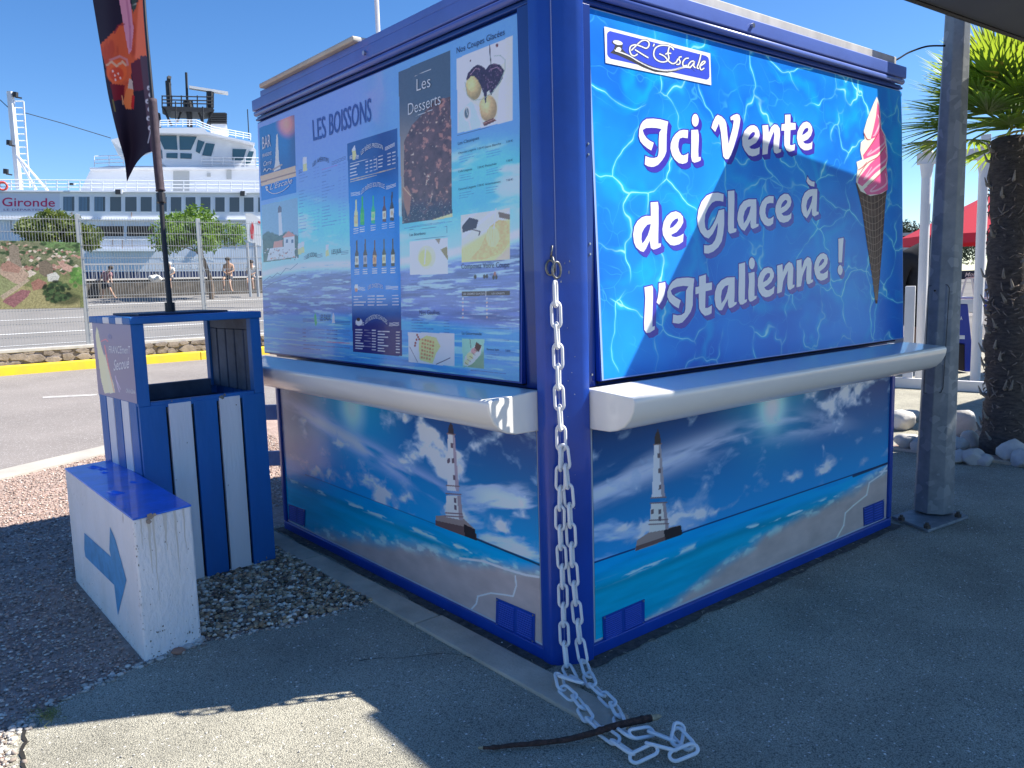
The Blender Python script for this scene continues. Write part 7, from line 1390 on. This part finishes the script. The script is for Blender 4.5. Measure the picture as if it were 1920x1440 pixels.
mb = MB(); mb.slab(CB, [(1760, 646), (1809, 646), (1809, 694), (1760, 694)], -.02, -.42); mb.build('interior', mat('dark_inside', (.03, .02, .02), .8), cabt)
# boat on a trailer
bt = empty('small_boat', on(1830, 640), 'small white boat with windscreen and a dark name sign beyond the arch', 'boat'); BT = Plane(dep(1830, 560, 17), (-FWD.x, -FWD.y, 0))
mb = MB(); mb.slab(BT, [(1800, 560), (1870, 558), (1885, 566), (1870, 590), (1800, 585)], 0, -1.6); mb.build('boat_hull', M_white, bt, bevel=.03)
mb = MB(); mb.slab(BT, [(1824, 524), (1846, 520), (1862, 556), (1832, 558)], -.3, -.34); mb.build('windscreen', mat('windscreen', (.25, .35, .55), .08, spec=.8), bt)
mb = MB()
for a, b in (((1802, 556), (1812, 522)), ((1812, 522), (1845, 519)), ((1828, 558), (1822, 522)), ((1845, 519), (1865, 557))): mb.tube([BT.hit(*a, -.28), BT.hit(*b, -.28)], .022, 8)
mb.build('windscreen_frame', M_white, bt)
mb = MB(); mb.slab(BT, [(1800, 508), (1850, 506), (1850, 521), (1800, 524)], -.45, -.5); nb_ = mb.build('name_board', mat('board_navy', (.012, .025, .06), .5), bt); mb = MB(); ptext(mb, BT, 'Moule', (1809, 518.5), (1838, 517), (1809, 511), off=-.44, bold=.015, shear=.3); mb.build('board_lettering', M_white, nb_)
mb = MB(); mb.slab(BT, [(1842, 560), (1856, 566), (1852, 580), (1840, 582)], .04, .001); mb.build('blue_stripe', M_cab, bt)
mb = MB()
for x in (1812, 1860): p = BT.hit(x, 588, -.6); mb.tube([p, Vector((p.x, p.y, 0))], .04, 8)
mb.build('trailer_leg', M_smast, bt)
# dark coated person half hidden behind the arch post
DPp = (on(1722, 712)-CAMP).dot(FWD)+1.2
bigJ = P_(chest=(.02, 1.34, 0), neck=(.20, 1.52, .0), head=(.27, 1.63, -.02), crown=(.30, 1.73, -.02), waist=(0, 1.10, 0), pelvis=(0, .92, 0), shl=(-.17, 1.36, 0), shr=(.22, 1.44, 0), ell=(-.26, 1.10, 0), wrl=(-.20, .90, -.05), hal=(-.17, .82, -.08), elr=(.30, 1.16, -.08), wrr=(.22, .98, -.2), har=(.18, .92, -.24))
fp_ = dep(1722, 706, DPp); bp = person('person in a black coat seen from behind between kiosk and arch', bigJ, DPp, (1720, 712), 1.36, mat('coat_black', (.012, .013, .018), .9), mat('trousers_dark', (.02, .02, .025), .9), M_hair, group=None, fat=1.35)
# slatted fence, treeline and lights far right
mb = MB(); 
for k in range(7): mb.slab(RB2, [(1640, 437+k*9), (1722, 436+k*9), (1722, 442+k*9), (1640, 443+k*9)], 0, -.05)
for x in (1711, 1720): mb.slab(RB2, [(x, 434), (x+1.6, 434), (x+1.6, 512), (x, 512)], .03, -.08)
lv = mb.build('slatted_screen', mat('screen_grey', (.34, .35, .36), .7)); tag(lv, 'grey horizontal slatted screen seen beyond the right edge of the kiosk', 'screen')
M_far = mat('far_leaf', (.055, .085, .035), .7, c2=(.025, .04, .02), vscale=.4)
TL = [(1672, 402, 3.2), (1690, 400, 3.0), (1712, 408, 2.6), (1732, 405, 2.8), (1755, 415, 2.4), (1800, 420, 2.2), (1860, 415, 2.6), (1900, 420, 2.4)]
lbs = ['light green far tree at the kiosk edge, leftmost of the right hand wood', 'tall far tree second from the kiosk edge', 'low dark far tree between kiosk and arch', 'dark far tree just left of the arch post', 'far tree hidden mostly by the lamp post', 'far tree low under the red parasol', 'far tree between arch and palm trunk', 'far tree at the extreme right behind the palm']
for i, (x, y, r_) in enumerate(TL):
    c = RB3.hit(x, y+22); root = empty('far_tree', Vector((c.x, c.y, -.01)), lbs[i], 'tree', 'far trees at the right'); rt = random.Random(i)
    leafcloud('crown', [((c.x+rt.uniform(-1.2, 1.2), c.y+rt.uniform(-1, 1), c.z-1.2+rt.uniform(-1.0, .9)), r_*rt.uniform(.35, .6), .85, 1) for _ in range(7)], 2600, .16, M_far, root, i+60)
    mb = MB(); mb.tube([Vector((c.x, c.y, -.1)), c-Vector((0, 0, 1))], [.2, .1], 7); mb.build('trunk', M_trunk, root)
# parked car roof / low wall in sun at far right, ground strip
mb = MB(); mb.slab(RB2, [(1600, 512), (2100, 512), (2100, 522), (1600, 524)], 1, .8); tag(mb.build('low_wall', mat('lowwall', (.55, .52, .47), .9)), 'low pale wall in the sun beyond the white fence', 'wall')
# wooden rail fence behind kiosk, left
RFp = Plane((.3, 3.1, .5), (0, -1, 0)); rf = empty('plank_rail', RFp.hit(510, 900), 'weathered blue grey rail fence between striped bin and kiosk', 'fence')
M_wr = mat('rail_bluegrey', (.60, .68, .76), .7, var=.15, vscale=5)
for (y0, y1) in ((760, 788), (847, 874)): mb = MB(); mb.slab(RFp, [(486, y0), (620, y0-4), (620, y1-2), (486, y1)], 0, -.035); mb.build('rail', M_wr, rf, bevel=.004)
mb = MB(); p = RFp.hit(560, 800); mb.box(p.x-.04, p.x+.04, 3.135, 3.20, -.01, .95); mb.build('rail_post', M_wr, rf)
